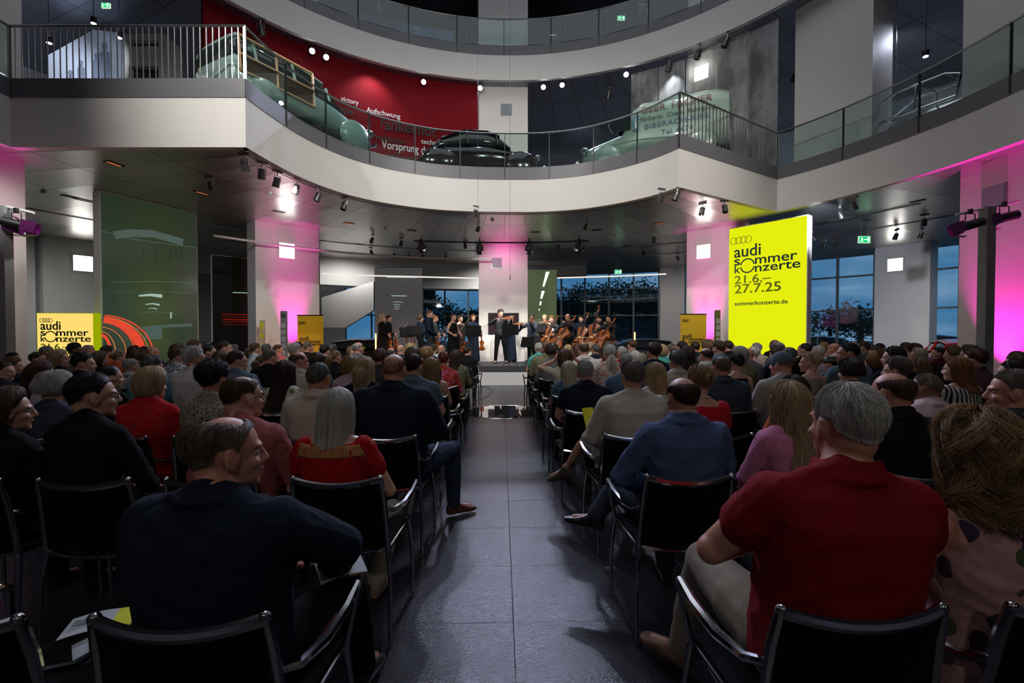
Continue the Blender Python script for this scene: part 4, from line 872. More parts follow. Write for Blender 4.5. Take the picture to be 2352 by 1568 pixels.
ltr = mat('dark_van_lettering', (.03, .04, .03), .5); ltb = mat('blue_van_lettering', (.02, .06, .10), .5)
van_text('GEBR. FISCHER', .36, 1.50, .17, 1.9, mat('red_brown_lettering', (.10, .025, .015), .5)); van_text('F\u00e4rberei. Chem. Reinigung', .38, 1.28, .12, 2.0, ltr); van_text('BIBERACH-RISS', .26, 1.04, .14, 1.7, ltb); van_text('Tel. 6674', -.2, .80, .13, .85, ltb)
MB().slab([(.42, .80, 1.05), (.60, .80, 1.05), (.60, .80, 1.45), (.42, .80, 1.45)], (0, 1, 0), .015).obj('painted_emblem', mat('emblem_blue', (.04, .12, .16), .5), van, smooth=0)
MB().tube([(.51, .82, 1.10), (.505, .82, 1.28), (.53, .82, 1.32)], .025, 6).ball((.52, .82, 1.37), (.022, .01, .025), 8, 6).obj('emblem_figure', mat('emblem_white', (.5, .55, .5), .5), van)
# silver body frame hung on wires
_bp = ring(2108, 250, 11.2)
bf = empty('aluminium_body_frame', (_bp.x, _bp.y, 6.75), math.radians(112), 'bare silver car body frame hung on two wires behind the right gallery glass', 'car body frame')
def T_(name, P, r=.03, m=chrome): MB().tube(P, r, 8).obj(name, m, bf)
for s in (-1, 1):
    T_('sill', [(-1.2, s*.6, .35), (1.1, s*.6, .35)], .05); T_('roof_rail', [(-1.25, s*.52, .95), (-.9, s*.5, 1.12), (.3, s*.5, 1.15), (1.0, s*.58, .85)], .035)
    T_('front_pillar', [(1.0, s*.58, .85), (1.1, s*.6, .35)], .035); T_('middle_pillar', [(-.2, s*.51, 1.14), (-.2, s*.6, .35)], .03); T_('rear_pillar', [(-1.25, s*.52, .95), (-1.2, s*.6, .35)], .035)
    T_('front_rail', [(1.0, s*.45, .6), (1.9, s*.42, .55), (2.0, s*.42, .55)], .045); T_('wing_rail', [(1.0, s*.58, .85), (1.7, s*.5, .78), (1.9, s*.42, .55)], .03)
for x, z, w_ in ((1.0, .85, .58), (-.2, 1.14, .51), (-1.25, .95, .52), (-.9, 1.12, .5), (1.95, .55, .42)): T_('cross_member', [(x, -w_, z), (x, w_, z)], .03)
T_('floor_tunnel', [(-1.2, 0, .36), (1.0, 0, .38)], .10)
for x in (-.4, .6): MB().tube([(x, 0, 1.0), (x, 0, 4.9)], .008, 5).obj('wire', steel, bf)
bf.scale = (.85, .85, .85)
# the lowered cars around the stage: modern ones
def modern(name, label, loc, rz, paint, h=1.42, L=4.3, glow_=None):
    k = h/1.42; f = L/4.3
    return car(name, label, loc, rz, L, 1.8,
        [(-2.12*f, .70, .35, .80*k, 4), (-1.95*f, .84, .25, .98*k, 4), (-.8*f, .89, .22, .96*k, 4), (.7*f, .88, .22, .92*k, 4), (1.6*f, .82, .22, .82*k, 3.5), (2.1*f, .66, .30, .62*k, 3)],
        [(-2.0*f, .66, .88*k, 1.0*k, 4, .1), (-1.5*f, .74, .90*k, 1.30*k, 4, .18), (-.6*f, .78, .90*k, 1.42*k, 4, .22), (.2*f, .77, .90*k, 1.38*k, 4, .22), (.8*f, .74, .88*k, 1.12*k, 4, .2), (1.25*f, .72, .86*k, .92*k, 4, .1)],
        paint, .32, (1.35*f, -1.3*f))
darkp = mat('black_car_paint', (.012, .013, .016), .15, coat=.8)
modern('hatchback_car', 'black modern car showing its roof above the heads beside the black picture panel', (-10.4, 16.7, 0), math.radians(12), darkp, 1.2)
sc_ = modern('hatchback_car', 'black modern car with a yellow-green stripe, left behind the stage', (-5.3, 19.7, 0), math.radians(4), darkp, 1.25)
for s in (-1, 1): MB().slab([(-.9, s*.90, .5), (-.5, s*.90, .5), (-.1, s*.86, .92), (-.4, s*.86, .92)], (0, s, 0), .02).obj('stripe', mat('lime_stripe', (.45, .60, .02), .3), sc_, smooth=0)
modern('saloon_car', 'dark blue-black car with curved roof behind the cellists on the right', (5.6, 20.3, 0), math.radians(187), mat('blue_black_paint', (.02, .03, .05), .15, coat=.8), 1.25)
modern('saloon_car', 'blue-grey car standing behind the windows, right of the yellow wall', (15.0, 23.0, 0), math.radians(150), mat('blue_grey_paint', (.10, .17, .28), .2, coat=.8), 1.35)
modern('saloon_car', 'second blue-grey car behind the windows, partly hidden by the white pier', (20.4, 22.6, 0), math.radians(140), mat('blue_grey_paint', (.10, .17, .28), .2, coat=.8), 1.4)
modern('hatchback_car', 'red car with dark rear window beside the white pier on the right', (15.3, 15.6, 0), math.radians(60), mat('red_car_paint', (.35, .01, .012), .15, coat=.8), 1.28)
# ---- outdoors: plaza, trees, low building
struct(MB().box((0, 45, -.12), (140, 70, .2)).obj('ground', mat('dark_asphalt', (.02, .02, .022), .9), smooth=0))
leafm = mat('dark_foliage', (.012, .03, .014), .9, var=.4, vscale=2); barkm = mat('dark_bark', (.02, .015, .01), .9)
def tree(x, y, h, w_, label, conifer=False):
    e = empty('tree', (x, y, 0), 0, label, 'tree', 'dark trees outside the windows'); r = random.Random(int(x*10+y))
    MB().tube([(0, 0, 0), (.1, 0, h*.4), (0, .1, h*.85)], [.22, .16, .05], 8).obj('trunk', barkm, e)
    mb = MB(); V = []; F = []
    for b in range(26 if not conifer else 30):
        if conifer: z = h*(.25+.75*b/30); rr = w_*(1-b/31)*.5; a = b*2.4; cx, cy, cz, cr = math.cos(a)*rr*.6, math.sin(a)*rr*.6, z, max(.25, rr*.55)
        else: a = r.uniform(0, 2*PI); q = r.random()**.5*w_*.5; cx, cy, cz, cr = math.cos(a)*q, math.sin(a)*q, h*(.5+.42*r.random()*(1-(q/w_)**2)), w_*.16
        for k in range(70):
            d = Vector((r.gauss(0, 1), r.gauss(0, 1), r.gauss(0, .7))).normalized()*cr*r.random()**.4; c = Vector((cx, cy, cz))+d
            u = Vector((r.gauss(0, 1), r.gauss(0, 1), r.gauss(0, 1))).normalized(); v = u.orthogonal().normalized(); s = .16 if not conifer else .13; o = len(V)
            V += [c-u*s, c+v*s*.5, c+u*s, c-v*s*.5]; F.append((o, o+1, o+2, o+3))
    mb.add(V, F).obj('foliage', leafm, e, smooth=0)
for i, (px, Y, top, w_, con, lab) in enumerate([(985, 33, 655, 5, True, 'dark pine tree outside, seen between the grey picture panel and the column'), (1082, 40, 688, 5, False, 'small dark tree outside, just left of the central column'),
       (1318, 34, 655, 6, False, 'dark tree crown outside behind the cellists, left one'), (1390, 40, 642, 6, False, 'dark tree crown outside behind the cellists, middle one'), (1450, 34, 640, 5, False, 'dark tree crown outside behind the cellists, right one'),
       (1975, 30, 700, 6, False, 'dark leafy tree outside right of the yellow wall, against the blue sky'), (1905, 38, 722, 7, False, 'lower dark tree outside just right of the yellow wall'), (1510, 46, 650, 5, False, 'dark tree outside at the pier left of the right banner')]):
    p = aty(px, top, Y); tree(p.x, Y, p.z, w_, lab, con)
bl = empty('low_building', (13.5, 56, 0), 0, 'low dark building with lit window strips outside behind the cellists', 'building')
MB().box((0, 0, 2.6), (20, 4, 5.2)).obj('walls', mat('outside_wall', (.03, .035, .04), .8), bl, smooth=0)
for x in (-6, -3.4, 0, 2.6, 5.6): MB().box((x, -2.02, 3.6), (1.4, .05, .22)).obj('window', emis('outside_window', (1, .85, .6), .8), bl, smooth=0)
for i, (px, py, Y) in enumerate(((1386, 720, 30), (1378, 724, 30), (917+100, 712, 30))):
    pass
# ================================================================ PEOPLE: figure, clothes and hair builders
def V3(*a): return Vector(a)
def remesh(mb, voxel, smooth=2, amp=0.0, seed=0, name='body'):
    me = bpy.data.meshes.new('tmp'); me.from_pydata(mb.v, [], mb.f); o = bpy.data.objects.new('tmp', me); C.objects.link(o)
    r = o.modifiers.new('r', 'REMESH'); r.mode = 'VOXEL'; r.voxel_size = voxel
    if smooth: s = o.modifiers.new('s', 'SMOOTH'); s.factor = .5; s.iterations = smooth
    dg = bpy.context.evaluated_depsgraph_get(); out_ = bpy.data.meshes.new_from_object(o.evaluated_get(dg)); out_.name = name
    bpy.data.objects.remove(o); bpy.data.meshes.remove(me)
    n = len(out_.vertices); co = np.empty(n*3); out_.vertices.foreach_get('co', co); co = co.reshape(-1, 3)
    if amp:
        no = np.empty(n*3); out_.vertices.foreach_get('normal', no); no = no.reshape(-1, 3); g = np.random.default_rng(seed); dsp = np.zeros(n)
        for k in range(9):
            q = g.normal(size=3); q[2] *= .8; q /= np.linalg.norm(q); f = g.uniform(14, 46); w_ = g.normal(size=3)*7
            ph = co @ q*f+np.sin(co @ w_+g.uniform(0, 6))*1.8+g.uniform(0, 6); dsp += (1-np.abs(np.sin(ph)))**2*g.uniform(.4, 1)*24/f
        co = co+no*((dsp-dsp.mean())*amp*.5)[:, None]; out_.vertices.foreach_set('co', co.ravel())
    out_.polygons.foreach_set('use_smooth', [True]*len(out_.polygons)); out_.update(); out_.materials.clear(); out_.materials.append(None)
    return out_
def cap(mb, pts, rad, n=12):
    mb.tube(pts, rad, n); mb.ball(pts[0], rad[0], n, 8); mb.ball(pts[-1], rad[-1], n, 8)
    for p, r in list(zip(pts, rad))[1:-1]: mb.ball(p, r*.99, n, 8)
def ell_loft(mb, S, n=24, e=2.3):     # S: (centre, right*halfwidth, fwd*halfdepth)
    V = []
    for c, r, f in S:
        for k in range(n):
            a = 2*PI*k/n; x, y = math.cos(a), math.sin(a); V.append(c+r*math.copysign(abs(x)**(2/e), x)+f*math.copysign(abs(y)**(2/e), y))
    F = [(i*n+k, i*n+(k+1) % n, (i+1)*n+(k+1) % n, (i+1)*n+k) for i in range(len(S)-1) for k in range(n)]
    mb.add(V, F+[tuple(range(n))[::-1], tuple(range((len(S)-1)*n, len(S)*n))])
TORSO = {'m': [(-.14, .130, .10), (-.02, .168, .125), (.15, .166, .122), (.36, .158, .114), (.60, .176, .118), (.80, .192, .112), (.92, .178, .088), (.985, .125, .066), (1.03, .068, .058)],
         'f': [(-.14, .135, .105), (-.02, .176, .128), (.15, .165, .120), (.36, .135, .100), (.60, .148, .112), (.80, .160, .104), (.92, .150, .080), (.985, .105, .058), (1.03, .058, .050)]}
def base_pose(): 
    return dict(sex='m', w=1.0, belly=0.0, pel=V3(0, -.05, .56), neck=V3(0, -.050, 1.098), head=V3(0, 0, 1.222), yaw=0, pitch=0, roll=0, twist=0,
        el=[V3(-.255, .02, .80), V3(.255, .02, .80)], wr=[V3(-.10, .25, .665), V3(.10, .25, .665)], hd=[V3(.5, .8, -.2), V3(-.5, .8, -.2)], hn=[V3(0, .2, 1), V3(0, .2, 1)], curl=.5,
        kn=[V3(-.13, .40, .53), V3(.13, .40, .53)], an=[V3(-.12, .40, .10), V3(.12, .40, .10)], toe=[V3(-.1, 1, 0), V3(.1, 1, 0)], sleeve='short', legs='long', collar='none', hands=True, jaw=1.0)
def head_matrix(P):
    return Matrix.Translation(P['head']) @ Matrix.Rotation(-math.radians(P['yaw']), 4, 'Z') @ Matrix.Rotation(math.radians(P['pitch']), 4, 'X') @ Matrix.Rotation(math.radians(P['roll']), 4, 'Y')
def axes(P):
    tw = -math.radians(P['twist']); rt = V3(math.cos(tw), math.sin(tw), 0); up = (P['neck']-P['pel']).normalized(); fw = up.cross(rt).normalized(); rt = fw.cross(up).normalized(); return rt, fw, up
def torso_sections(P, g, t0=-9, t1=9, widen=1.0):
    rt, fw, up = axes(P); w_ = P['w']; L = (P['neck']-P['pel']).length; S = []
    for t, hw, hd in TORSO[P['sex']]:
        if t < t0 or t > t1: continue
        k = (w_ if t < .9 else 1+(w_-1)*.5); b = P['belly']*max(0, 1-abs(t-.3)/.45); r0 = V3(1, 0, 0).lerp(rt, max(0, min(1, t))) .normalized(); f0 = up.cross(r0).normalized()
        c = P['pel']+up*(L*t)+f0*(b*.5-.012*math.sin(max(0, t)*PI)*0)
        if widen < 1 and t > .7: hw *= widen
        S.append((c, r0*(hw*k+g+b*.35), f0*(hd*k+g+b*.6)))
    return S
def shoulders(P):
    rt, fw, up = axes(P); sw = (.172 if P['sex'] == 'm' else .150)*(1+(P['w']-1)*.7); b = P['neck']-up*.075-fw*.0; return [b-rt*sw, b+rt*sw]
def hand(mb, w_, d, n, s, curl, k=1.0):
    d = d.normalized(); n = (n-d*n.dot(d)).normalized(); x = d.cross(n)*1.0     # x across the palm
    pal = w_+d*.045*k
    ell_loft(mb, [(w_-d*.01, x*.024*k, n*.018*k), (w_+d*.03*k, x*.032*k, n*.016*k), (w_+d*.075*k, x*.040*k, n*.014*k), (w_+d*.09*k, x*.036*k, n*.010*k)], 12)
    for i, (o, L) in enumerate(((-.030, .060), (-.010, .072), (.011, .068), (.031, .052))):
        p = w_+d*.085*k+x*o*k; q = [p]; a = 0
        for j, l in enumerate((.45, .32, .23)):
            a += curl*(.5+.25*i*.3+.4*j); q.append(q[-1]+(d*math.cos(a)-n*math.sin(a))*L*l*k+x*o*.12*l*k)
        cap(mb, q, [.0095*k, .009*k, .0085*k, .0075*k], 8)
    b = w_+d*.025*k-x*s*.030*k; cap(mb, [b, b+(d*.6-x*s*.7-n*.2).normalized()*.035*k, b+(d*.9-x*s*.35-n*.3*curl).normalized()*.065*k], [.013*k, .011*k, .009*k], 8)
def head_parts(mb, P):
    H = head_matrix(P); R = H.to_3x3(); j = P['jaw']; f = .95 if P['sex'] == 'f' else 1
    def B(c, r, rr=None): mb.ball(H @ Vector(c), r, 16, 12, R if rr is None else R @ rr)
    B((0, -.012, .028), (.074, .096, .087)); B((0, .028, -.030), (.058*f, .060, .072)); B((0, -.034, -.035), (.060*f, .062, .062)); B((0, .036, -.072), (.050*f*j, .048, .036)); B((0, .070, -.096), (.021, .018, .018))
    B((0, .074, .022), (.048, .020, .012)); B((.036, .062, -.028), (.020, .020, .018)); B((-.036, .062, -.028), (.020, .020, .018)); B((0, .083, -.058), (.021, .011, .010)); B((0, .075, -.045), (.026, .018, .02))
    cap(mb, [H @ V3(0, .086, .012), H @ V3(0, .100, -.014), H @ V3(0, .104, -.028)], [.007, .010, .0125]); B((0, .095, -.033), (.019, .010, .008))
    for s in (-1, 1):
        rr = Matrix.Rotation(s*.35, 3, 'Z') @ Matrix.Rotation(-.12, 3, 'X'); B((s*.079, -.006, -.004), (.008, .020, .031), rr); B((s*.076, .0, -.028), (.008, .012, .014))
        mb.tube([H @ V3(s*(.080+.008*math.cos(a-PI)), -.004-.021*math.sin(a)*-1*.0+.020*math.cos(a), -.002+.030*math.sin(a)) for a in np.linspace(-2.2, 2.4, 10)], .0045, 6)
    nk = P['neck']; up = (P['neck']-P['pel']).normalized(); r_ = .063 if P['sex'] == 'm' else .050
    cap(mb, [nk-up*.06, nk+up*.01, H @ V3(0, -.018, -.075), H @ V3(0, -.020, -.02)], [r_*1.25, r_*1.05, r_*.98, r_])
def limbs_arm(mb, P, g, reach, k=1.0):
    S = shoulders(P); w_ = (1+(P['w']-1)*.8)*(.84 if P['sex'] == 'f' else 1)*k
    for i in (0, 1):
        a, b, c = S[i], P['el'][i], P['wr'][i]; pts = [a, a.lerp(b, .45)]; rad = [.060*w_+g, .053*w_+g]
        if reach > .5: pts += [b]; rad += [.043*w_+g]
        if reach > .9: pts += [b.lerp(c, .35), c]; rad += [.043*w_+g, .029*k+g]
        cap(mb, pts, rad)
def limbs_leg(mb, P, g, reach=1.0):
    w_ = (1+(P['w']-1)*.7)
    for i, s in ((0, -1), (1, 1)):
        hp = P['pel']+V3(s*.088, .02, -.015); k_, a = P['kn'][i], P['an'][i]; pts = [hp, hp.lerp(k_, .5)]; rad = [.090*w_+g, .080*w_+g]
        if reach > .45: pts += [k_]; rad += [.058+g]
        else: pts += [hp.lerp(k_, .9)]; rad += [.066*w_+g]
        if reach > .8: pts += [k_.lerp(a, .35), a]; rad += [.055+g, .036+g*1.6]
        cap(mb, pts, rad)
def traps(mb, P, g):
    rt, fw, up = axes(P)
    for s_ in shoulders(P):
        cap(mb, [P['neck']+up*.035-fw*.012, P['neck'].lerp(s_, .45)+up*.018-fw*.010, s_+up*.004], [.030+g, .042+g, .048+g])
def make_body(P, voxel, name='body'):
    mb = MB(); traps(mb, P, -.014); ell_loft(mb, torso_sections(P, -.014)); head_parts(mb, P); limbs_arm(mb, P, -.004, 1); limbs_leg(mb, P, -.010)
    for i in (0, 1):
        if P['hands']: hand(mb, P['wr'][i], P['hd'][i], P['hn'][i], 1 if i == 0 else -1, P['curl'])
        t = P['toe'][i].normalized(); a = P['an'][i]; cap(mb, [a, a+V3(0, 0, -.04)+t*.03, a+V3(0, 0, -.06)+t*.14], [.033, .034, .026])
    return remesh(mb, voxel, 2, name=name)
def make_top(P, voxel, seed=0, amp=.004, name='top'):
    mb = MB(); sl = P['sleeve']; g = .016 if sl != 'none' else .010; g = .022 if sl == 'jacket' else g
    S = torso_sections(P, g, -.5,   .99 if sl != 'none' else .93, 1.0 if sl != 'none' else .80)
    if P.get('low'): S = torso_sections(P, g*.8, -.5, .93)
    ell_loft(mb, S); rt, fw, up = axes(P)
    if sl != 'none' and not P.get('low'):
        traps(mb, P, .011); q_ = P['neck']; r_ = .063 if P['sex'] == 'm' else .050; cap(mb, [q_-up*.07, q_-up*.012], [r_*1.25+.012, r_*1.12+.010])
    if sl == 'short': limbs_arm(mb, P, .014, .4)
    elif sl in ('long', 'jacket'):
        limbs_arm(mb, P, .014 if sl == 'long' else .018, 1)
    else:
        pass
    nk = P['neck']
    if P['collar'] in ('shirt', 'jacket'):
        r = .075 if P['sex'] == 'm' else .061; hb = head_matrix(P) @ V3(0, -.018, -.075); ax = (hb-nk).normalized()
        for dz, dr, th in ((-.012, .014, .013), (.004, .009, .011), (.018, .006, .010), (.032, .004, .008), (.043, .004, .007)):
            c_ = nk+ax*(dz+.008); mb.tube([c_+rt*math.cos(a)*(r+dr)+fw*(math.sin(a)*(r+dr))-up*(.020*math.sin(a)) for a in np.linspace(0, 2*PI, 21)[:-1]], th, 8, closed=True)
    return remesh(mb, voxel, 3, amp, seed, name)
def make_bottom(P, voxel, seed=0):
    mb = MB(); ell_loft(mb, torso_sections(P, .010, -.5, .2)); limbs_leg(mb, P, .012, {'long': 1, 'short': .4, 'knee': .6}.get(P['legs'], 1))
    return remesh(mb, voxel, 2, .004, seed+5, 'trousers')
def shoe_mesh(a, t, heel=0):
    t = V3(t.x, t.y, t.z).normalized(); s = t.cross(V3(0, 0, 1)).normalized(); u = s.cross(t); mb = MB(); b = a-V3(0, 0, 0)
    sec = []
    for d, hw, z0, z1 in ((-.055, .026, -.085, -.02), (-.03, .036, -.092, .012), (.02, .038, -.092, .02), (.07, .040, -.092, -.02), (.12, .046, -.092, -.042), (.165, .042, -.092, -.052), (.195, .024, -.088, -.062)):
        sec.append((b+t*d+u*((z0+z1)/2), s*hw, u*((z1-z0)/2)))
    ell_loft(mb, sec, 16, 3); return mb
def fold(pts): return pts
# ---- hair
def hair_mesh(style, lod, seed=1, **kw):
    g = np.random.default_rng(seed)
    D = dict(vol=.010, end=None, hang=0, drift=.05, inward=0, start=0, lift=.010, wave=0, wf=10, slen=.05, n=900, tight=1.0, bang=0, side=78, asym=0)
    ST = {'short': dict(vol=.010, lift=.009, slen=.035), 'buzz': dict(vol=.003, lift=.004, slen=.012), 'fluffy': dict(vol=.022, lift=.018, slen=.05, wave=.004), 'ring': dict(vol=.007, lift=.007, slen=.03, start=1),
          'thin': dict(vol=.006, lift=.008, slen=.04, start=.55), 'stubble': dict(vol=.001, lift=.002, slen=.008, start=1), 'bob': dict(vol=.026, hang=.085, inward=.03, slen=.10, lift=.006), 'long': dict(vol=.020, hang=.22, drift=.16, slen=.14, lift=.008),
          'longer': dict(vol=.020, hang=.34, drift=.20, slen=.16, lift=.01, wave=.005, wf=9), 'wavy': dict(vol=.030, hang=.24, drift=.22, slen=.14, lift=.014, wave=.013, wf=16), 'pony': dict(vol=.004, lift=.004, slen=.09, tail=1), 'bun': dict(vol=.006, lift=.008, slen=.08, tail=2),
          'curly': dict(vol=.032, lift=.020, slen=.05, wave=.010, wf=40), 'grow': dict(vol=.030, hang=.035, inward=.02, lift=.02, slen=.06, wave=.006, wf=14), 'halfup': dict(vol=.012, hang=.20, drift=.12, slen=.14, tail=3), 'updo': dict(vol=.016, lift=.018, slen=.06, wave=.006, tail=2)}
    D.update(ST[style]); D.update(kw)
    c0 = np.array([0, -.012, .028]); rad = np.array([.0775, .0995, .0905]); d2 = math.pi/180
    hl_x = [0, 40, 58, 70, 76, 84, 106, 116, 150, 180]; hl_y = [50, 54, 64, 80, 96, 82, 84, 104, 118, 122]
    if D['hang'] > 0: hl_x = [0, 40, 62, 80, 92, 102, 118, 150, 180]; hl_y = [50, 56, 78, 100, 104, 104, 114, 126, 130]
    if D['start']: hl_x = [0, 40, 58, 70, 76, 84, 106, 116, 150, 180]; hl_y = [50, 56, 66, 80, 94, 82, 84, 104, 117, 121]
    st_x = [0, 58, 72, 95, 130, 180]; st_full = [50, 72, 66, 54, 50, 46]
    def th_end(ph): return np.interp(np.abs(ph)/d2, hl_x, hl_y)*d2
    def th_start(ph):
        if not D['start']: return np.full_like(ph, 1.5*d2)
        full = np.interp(np.abs(ph)/d2, st_x, st_full)*d2; return full*D['start'] if D['start'] < 1 else np.minimum(full, th_end(ph)-.01)
    def G(ph, u, off):
        ts, te = th_start(ph), th_end(ph); a_ = np.abs(ph)/d2
        hang = D['hang']*np.clip((a_-D['side'])/14, 0, 1) if D['hang'] else np.zeros_like(ph)
        td = np.where(hang > 0, 92*d2, te); arc = (td-ts)*.092; L = arc+hang; s = u*L; th = ts+np.minimum(s, arc)/.092; h = np.maximum(0, s-arc)
        edge = np.clip((te-th)/(.85), 0.04, 1) if not D['hang'] else np.where(hang > 0, 1, np.clip((te-th)/.35, .12, 1))
        if D['start']: edge = edge*np.clip((th-ts)/.35, .08, 1)*np.clip((a_-58)/26, .06, 1)
        v = D['vol']*edge+off*(.25+.75*edge)
        dirn = np.stack([np.sin(th)*np.sin(ph), np.sin(th)*np.cos(ph), np.cos(th)], -1)
        p = c0+dirn*(rad+v[..., None])
        t = np.clip(h/np.maximum(hang, 1e-3), 0, 1.1); back = np.clip(-np.cos(ph), 0, 1)
        p[..., 2] -= h
        outw = D['drift']*h*(.35+.65*back)-D['inward']*t**2
        p[..., 0] += np.sin(ph)*outw*.6; p[..., 1] += np.cos(ph)*outw
        # clear the shoulders and upper back
        over = np.clip(-.14-p[..., 2], 0, 1); p[..., 1] -= over*.35*back
        return p, L
    V = []; F = []; A = []
    nphi, nu = (72, 22) if lod > 1 else (40, 12)
    ph = np.linspace(-PI, PI, nphi, endpoint=False); u = np.linspace(0, 1, nu); PH, U = np.meshgrid(ph, u, indexing='ij')
    stk = np.interp(ph, np.linspace(-PI, PI, 40), g.random(40)); jit = (g.random((nphi, nu))-.5)*(.004 if lod > 1 else .003)
    p, _ = G(PH, U, jit*1.0+(stk[:, None]-.5)*.006)
    if D['asym']: pass
    V = p.reshape(-1, 3); A = np.repeat(stk, nu)
    for i in range(nphi):
        j = (i+1) % nphi
        for k in range(nu-1): F.append((i*nu+k, j*nu+k, j*nu+k+1, i*nu+k+1))
    if style == 'stubble': F = F[:1]
    # strands
    N = {3: 5200, 2: 2200, 1: 320}[lod]; steps = {3: 7, 2: 6, 1: 4}[lod]; sr = {3: .0009, 2: .0013, 1: .0030}[lod]
    N = int(N*(.5 if D['start'] else 1)*(1.5 if D['hang'] > .1 else 1))
    sp = g.uniform(-PI, PI, N*3); ok = th_end(sp)-th_start(sp) > .03; sp = sp[ok][:N]; N = len(sp)
    u0 = g.random(N)**.75
    _, L = G(sp, u0, np.zeros(N)); du = np.minimum(D['slen']*g.uniform(.6, 1.2, N)/np.maximum(L, .01), 1)
    u0 = np.minimum(u0, 1-du*.45); T = np.linspace(0, 1, steps); UU = np.clip(u0[:, None]+du[:, None]*T[None], 0, 1.04 if D['hang'] else 1.06)
    PP = np.repeat(sp[:, None], steps, 1)+(g.normal(size=(N, 1))*.05*T[None])
    cid = ((sp+PI)/(2*PI)*64+np.sin(u0*9)*1.5).astype(int) % 64; cph = g.uniform(0, 6, 64)[cid][:, None]+g.normal(size=(N, 1))*.35; cof = g.random(64)[cid][:, None]
    if D['wave']: PP = PP+np.sin(UU*14+cph)*D['wave']/.085
    off = .0008+g.random((N, 1))*.003+D['lift']*g.random((N, 1))**2*T[None]**1.5
    off = off+cof*.004*(D['vol'] > .005)
    if D['wave']: off = off+(np.sin(UU*16+cph*1.7)+.6)*D['wave']*.7
    q, _ = G(PP, UU, off); q[..., 2] -= 0
    rnd = .5*cof[:, 0]+g.random(N)*.25+.25*np.interp(sp, np.linspace(-PI, PI, 40), g.random(40))
    S = [(q, rnd, sr)]
    if D.get('tail'):
        n2 = {3: 1400, 2: 700, 1: 120}[lod]; tl = D['tail']; T2 = np.linspace(0, 1, steps+1); z0 = D.get('tz', .045)
        if tl in (1, 3):
            TL = D.get('tlen', .20 if tl == 1 else .18); w0 = g.normal(size=(n2, 2))*np.array([.014, .010]); ps = np.zeros((n2, steps+1, 3))
            sw = .35+.9*np.sin(T2*PI*.8)
            ps[..., 0] = w0[:, :1]*sw*1.6; ps[..., 1] = -.112-.050*np.sin(np.clip(T2*2.2, 0, PI/2))*1.0+w0[:, 1:2]*sw; ps[..., 2] = z0+.012*np.sin(T2*PI)-T2**1.2*TL*g.uniform(.7, 1.05, (n2, 1))
            S.append((ps, g.random(n2), sr*1.8))
        else:
            a0 = g.uniform(0, 2*PI, n2); rr = .020+g.random(n2)*.016; tilt = g.normal(size=n2)*.5; ang = a0[:, None]+T2[None]*2.4; ps = np.zeros((n2, steps+1, 3))
            ps[..., 0] = np.cos(ang)*rr[:, None]; ps[..., 2] = z0+np.sin(ang)*rr[:, None]; ps[..., 1] = -.125+np.cos(ang*1.0+tilt[:, None])*.014-(.036-rr[:, None])
            S.append((ps, g.random(n2), sr*1.8))
    Vs = [V]; Fs = list(F); As = [A]; o = len(V)
    for q, rn, r_ in S:
        n, k, _ = q.shape; tan = np.gradient(q, axis=1); tan /= np.linalg.norm(tan, axis=2, keepdims=True)+1e-9
        upv = q-c0; x = np.cross(tan, upv); x /= np.linalg.norm(x, axis=2, keepdims=True)+1e-9; y = np.cross(tan, x)
        tp = (1-.75*np.linspace(0, 1, k)**1.5)[None, :, None]*r_
        tri = np.stack([q+(x*math.cos(b)+y*math.sin(b))*tp for b in (0, 2.094, 4.189)], 2)   # n,k,3,3
        Vs.append(tri.reshape(-1, 3)); As.append(np.repeat(rn, k*3))
        idx = o+np.arange(n*k*3).reshape(n, k, 3)
        for b in range(3):
            b2 = (b+1) % 3; Fs.append(np.stack([idx[:, :-1, b], idx[:, 1:, b], idx[:, 1:, b2], idx[:, :-1, b2]], -1).reshape(-1, 4))
        o += n*k*3
    V = np.concatenate(Vs); A = np.concatenate(As); quad = np.concatenate([np.array(F)]+[f for f in Fs[len(F):]]).astype(np.int32)
    me = bpy.data.meshes.new('hair'); me.vertices.add(len(V)); me.vertices.foreach_set('co', V.ravel()); me.loops.add(len(quad)*4); me.loops.foreach_set('vertex_index', quad.ravel())
    me.polygons.add(len(quad)); me.polygons.foreach_set('loop_start', np.arange(0, len(quad)*4, 4, dtype=np.int32)); me.polygons.foreach_set('use_smooth', [True]*len(quad)); me.update(calc_edges=True)
    at = me.attributes.new('rnd', 'FLOAT', 'POINT'); at.data.foreach_set('value', A.astype(np.float32)); me.materials.append(None); return me
HAIRC = {'black': ((.006, .005, .005), (.016, .012, .010)), 'dark': ((.014, .008, .005), (.045, .025, .014)), 'brown': ((.035, .018, .009), (.11, .06, .03)), 'light': ((.09, .05, .024), (.24, .14, .07)), 'blonde': ((.20, .13, .065), (.56, .42, .24)),
         'platinum': ((.30, .25, .17), (.62, .55, .42)), 'grey': ((.14, .13, .125), (.44, .42, .40)), 'darkgrey': ((.02, .02, .02), (.14, .135, .13)), 'silver': ((.24, .23, .21), (.60, .58, .54)), 'white': ((.36, .34, .30), (.70, .68, .62)),
         'auburn': ((.07, .016, .006), (.20, .055, .02)), 'ginger': ((.12, .045, .012), (.30, .13, .04)), 'bronze': ((.09, .05, .02), (.38, .23, .10)), 'greybrown': ((.05, .038, .028), (.20, .16, .125)), 'redbrown': ((.035, .010, .008), (.10, .03, .02))}
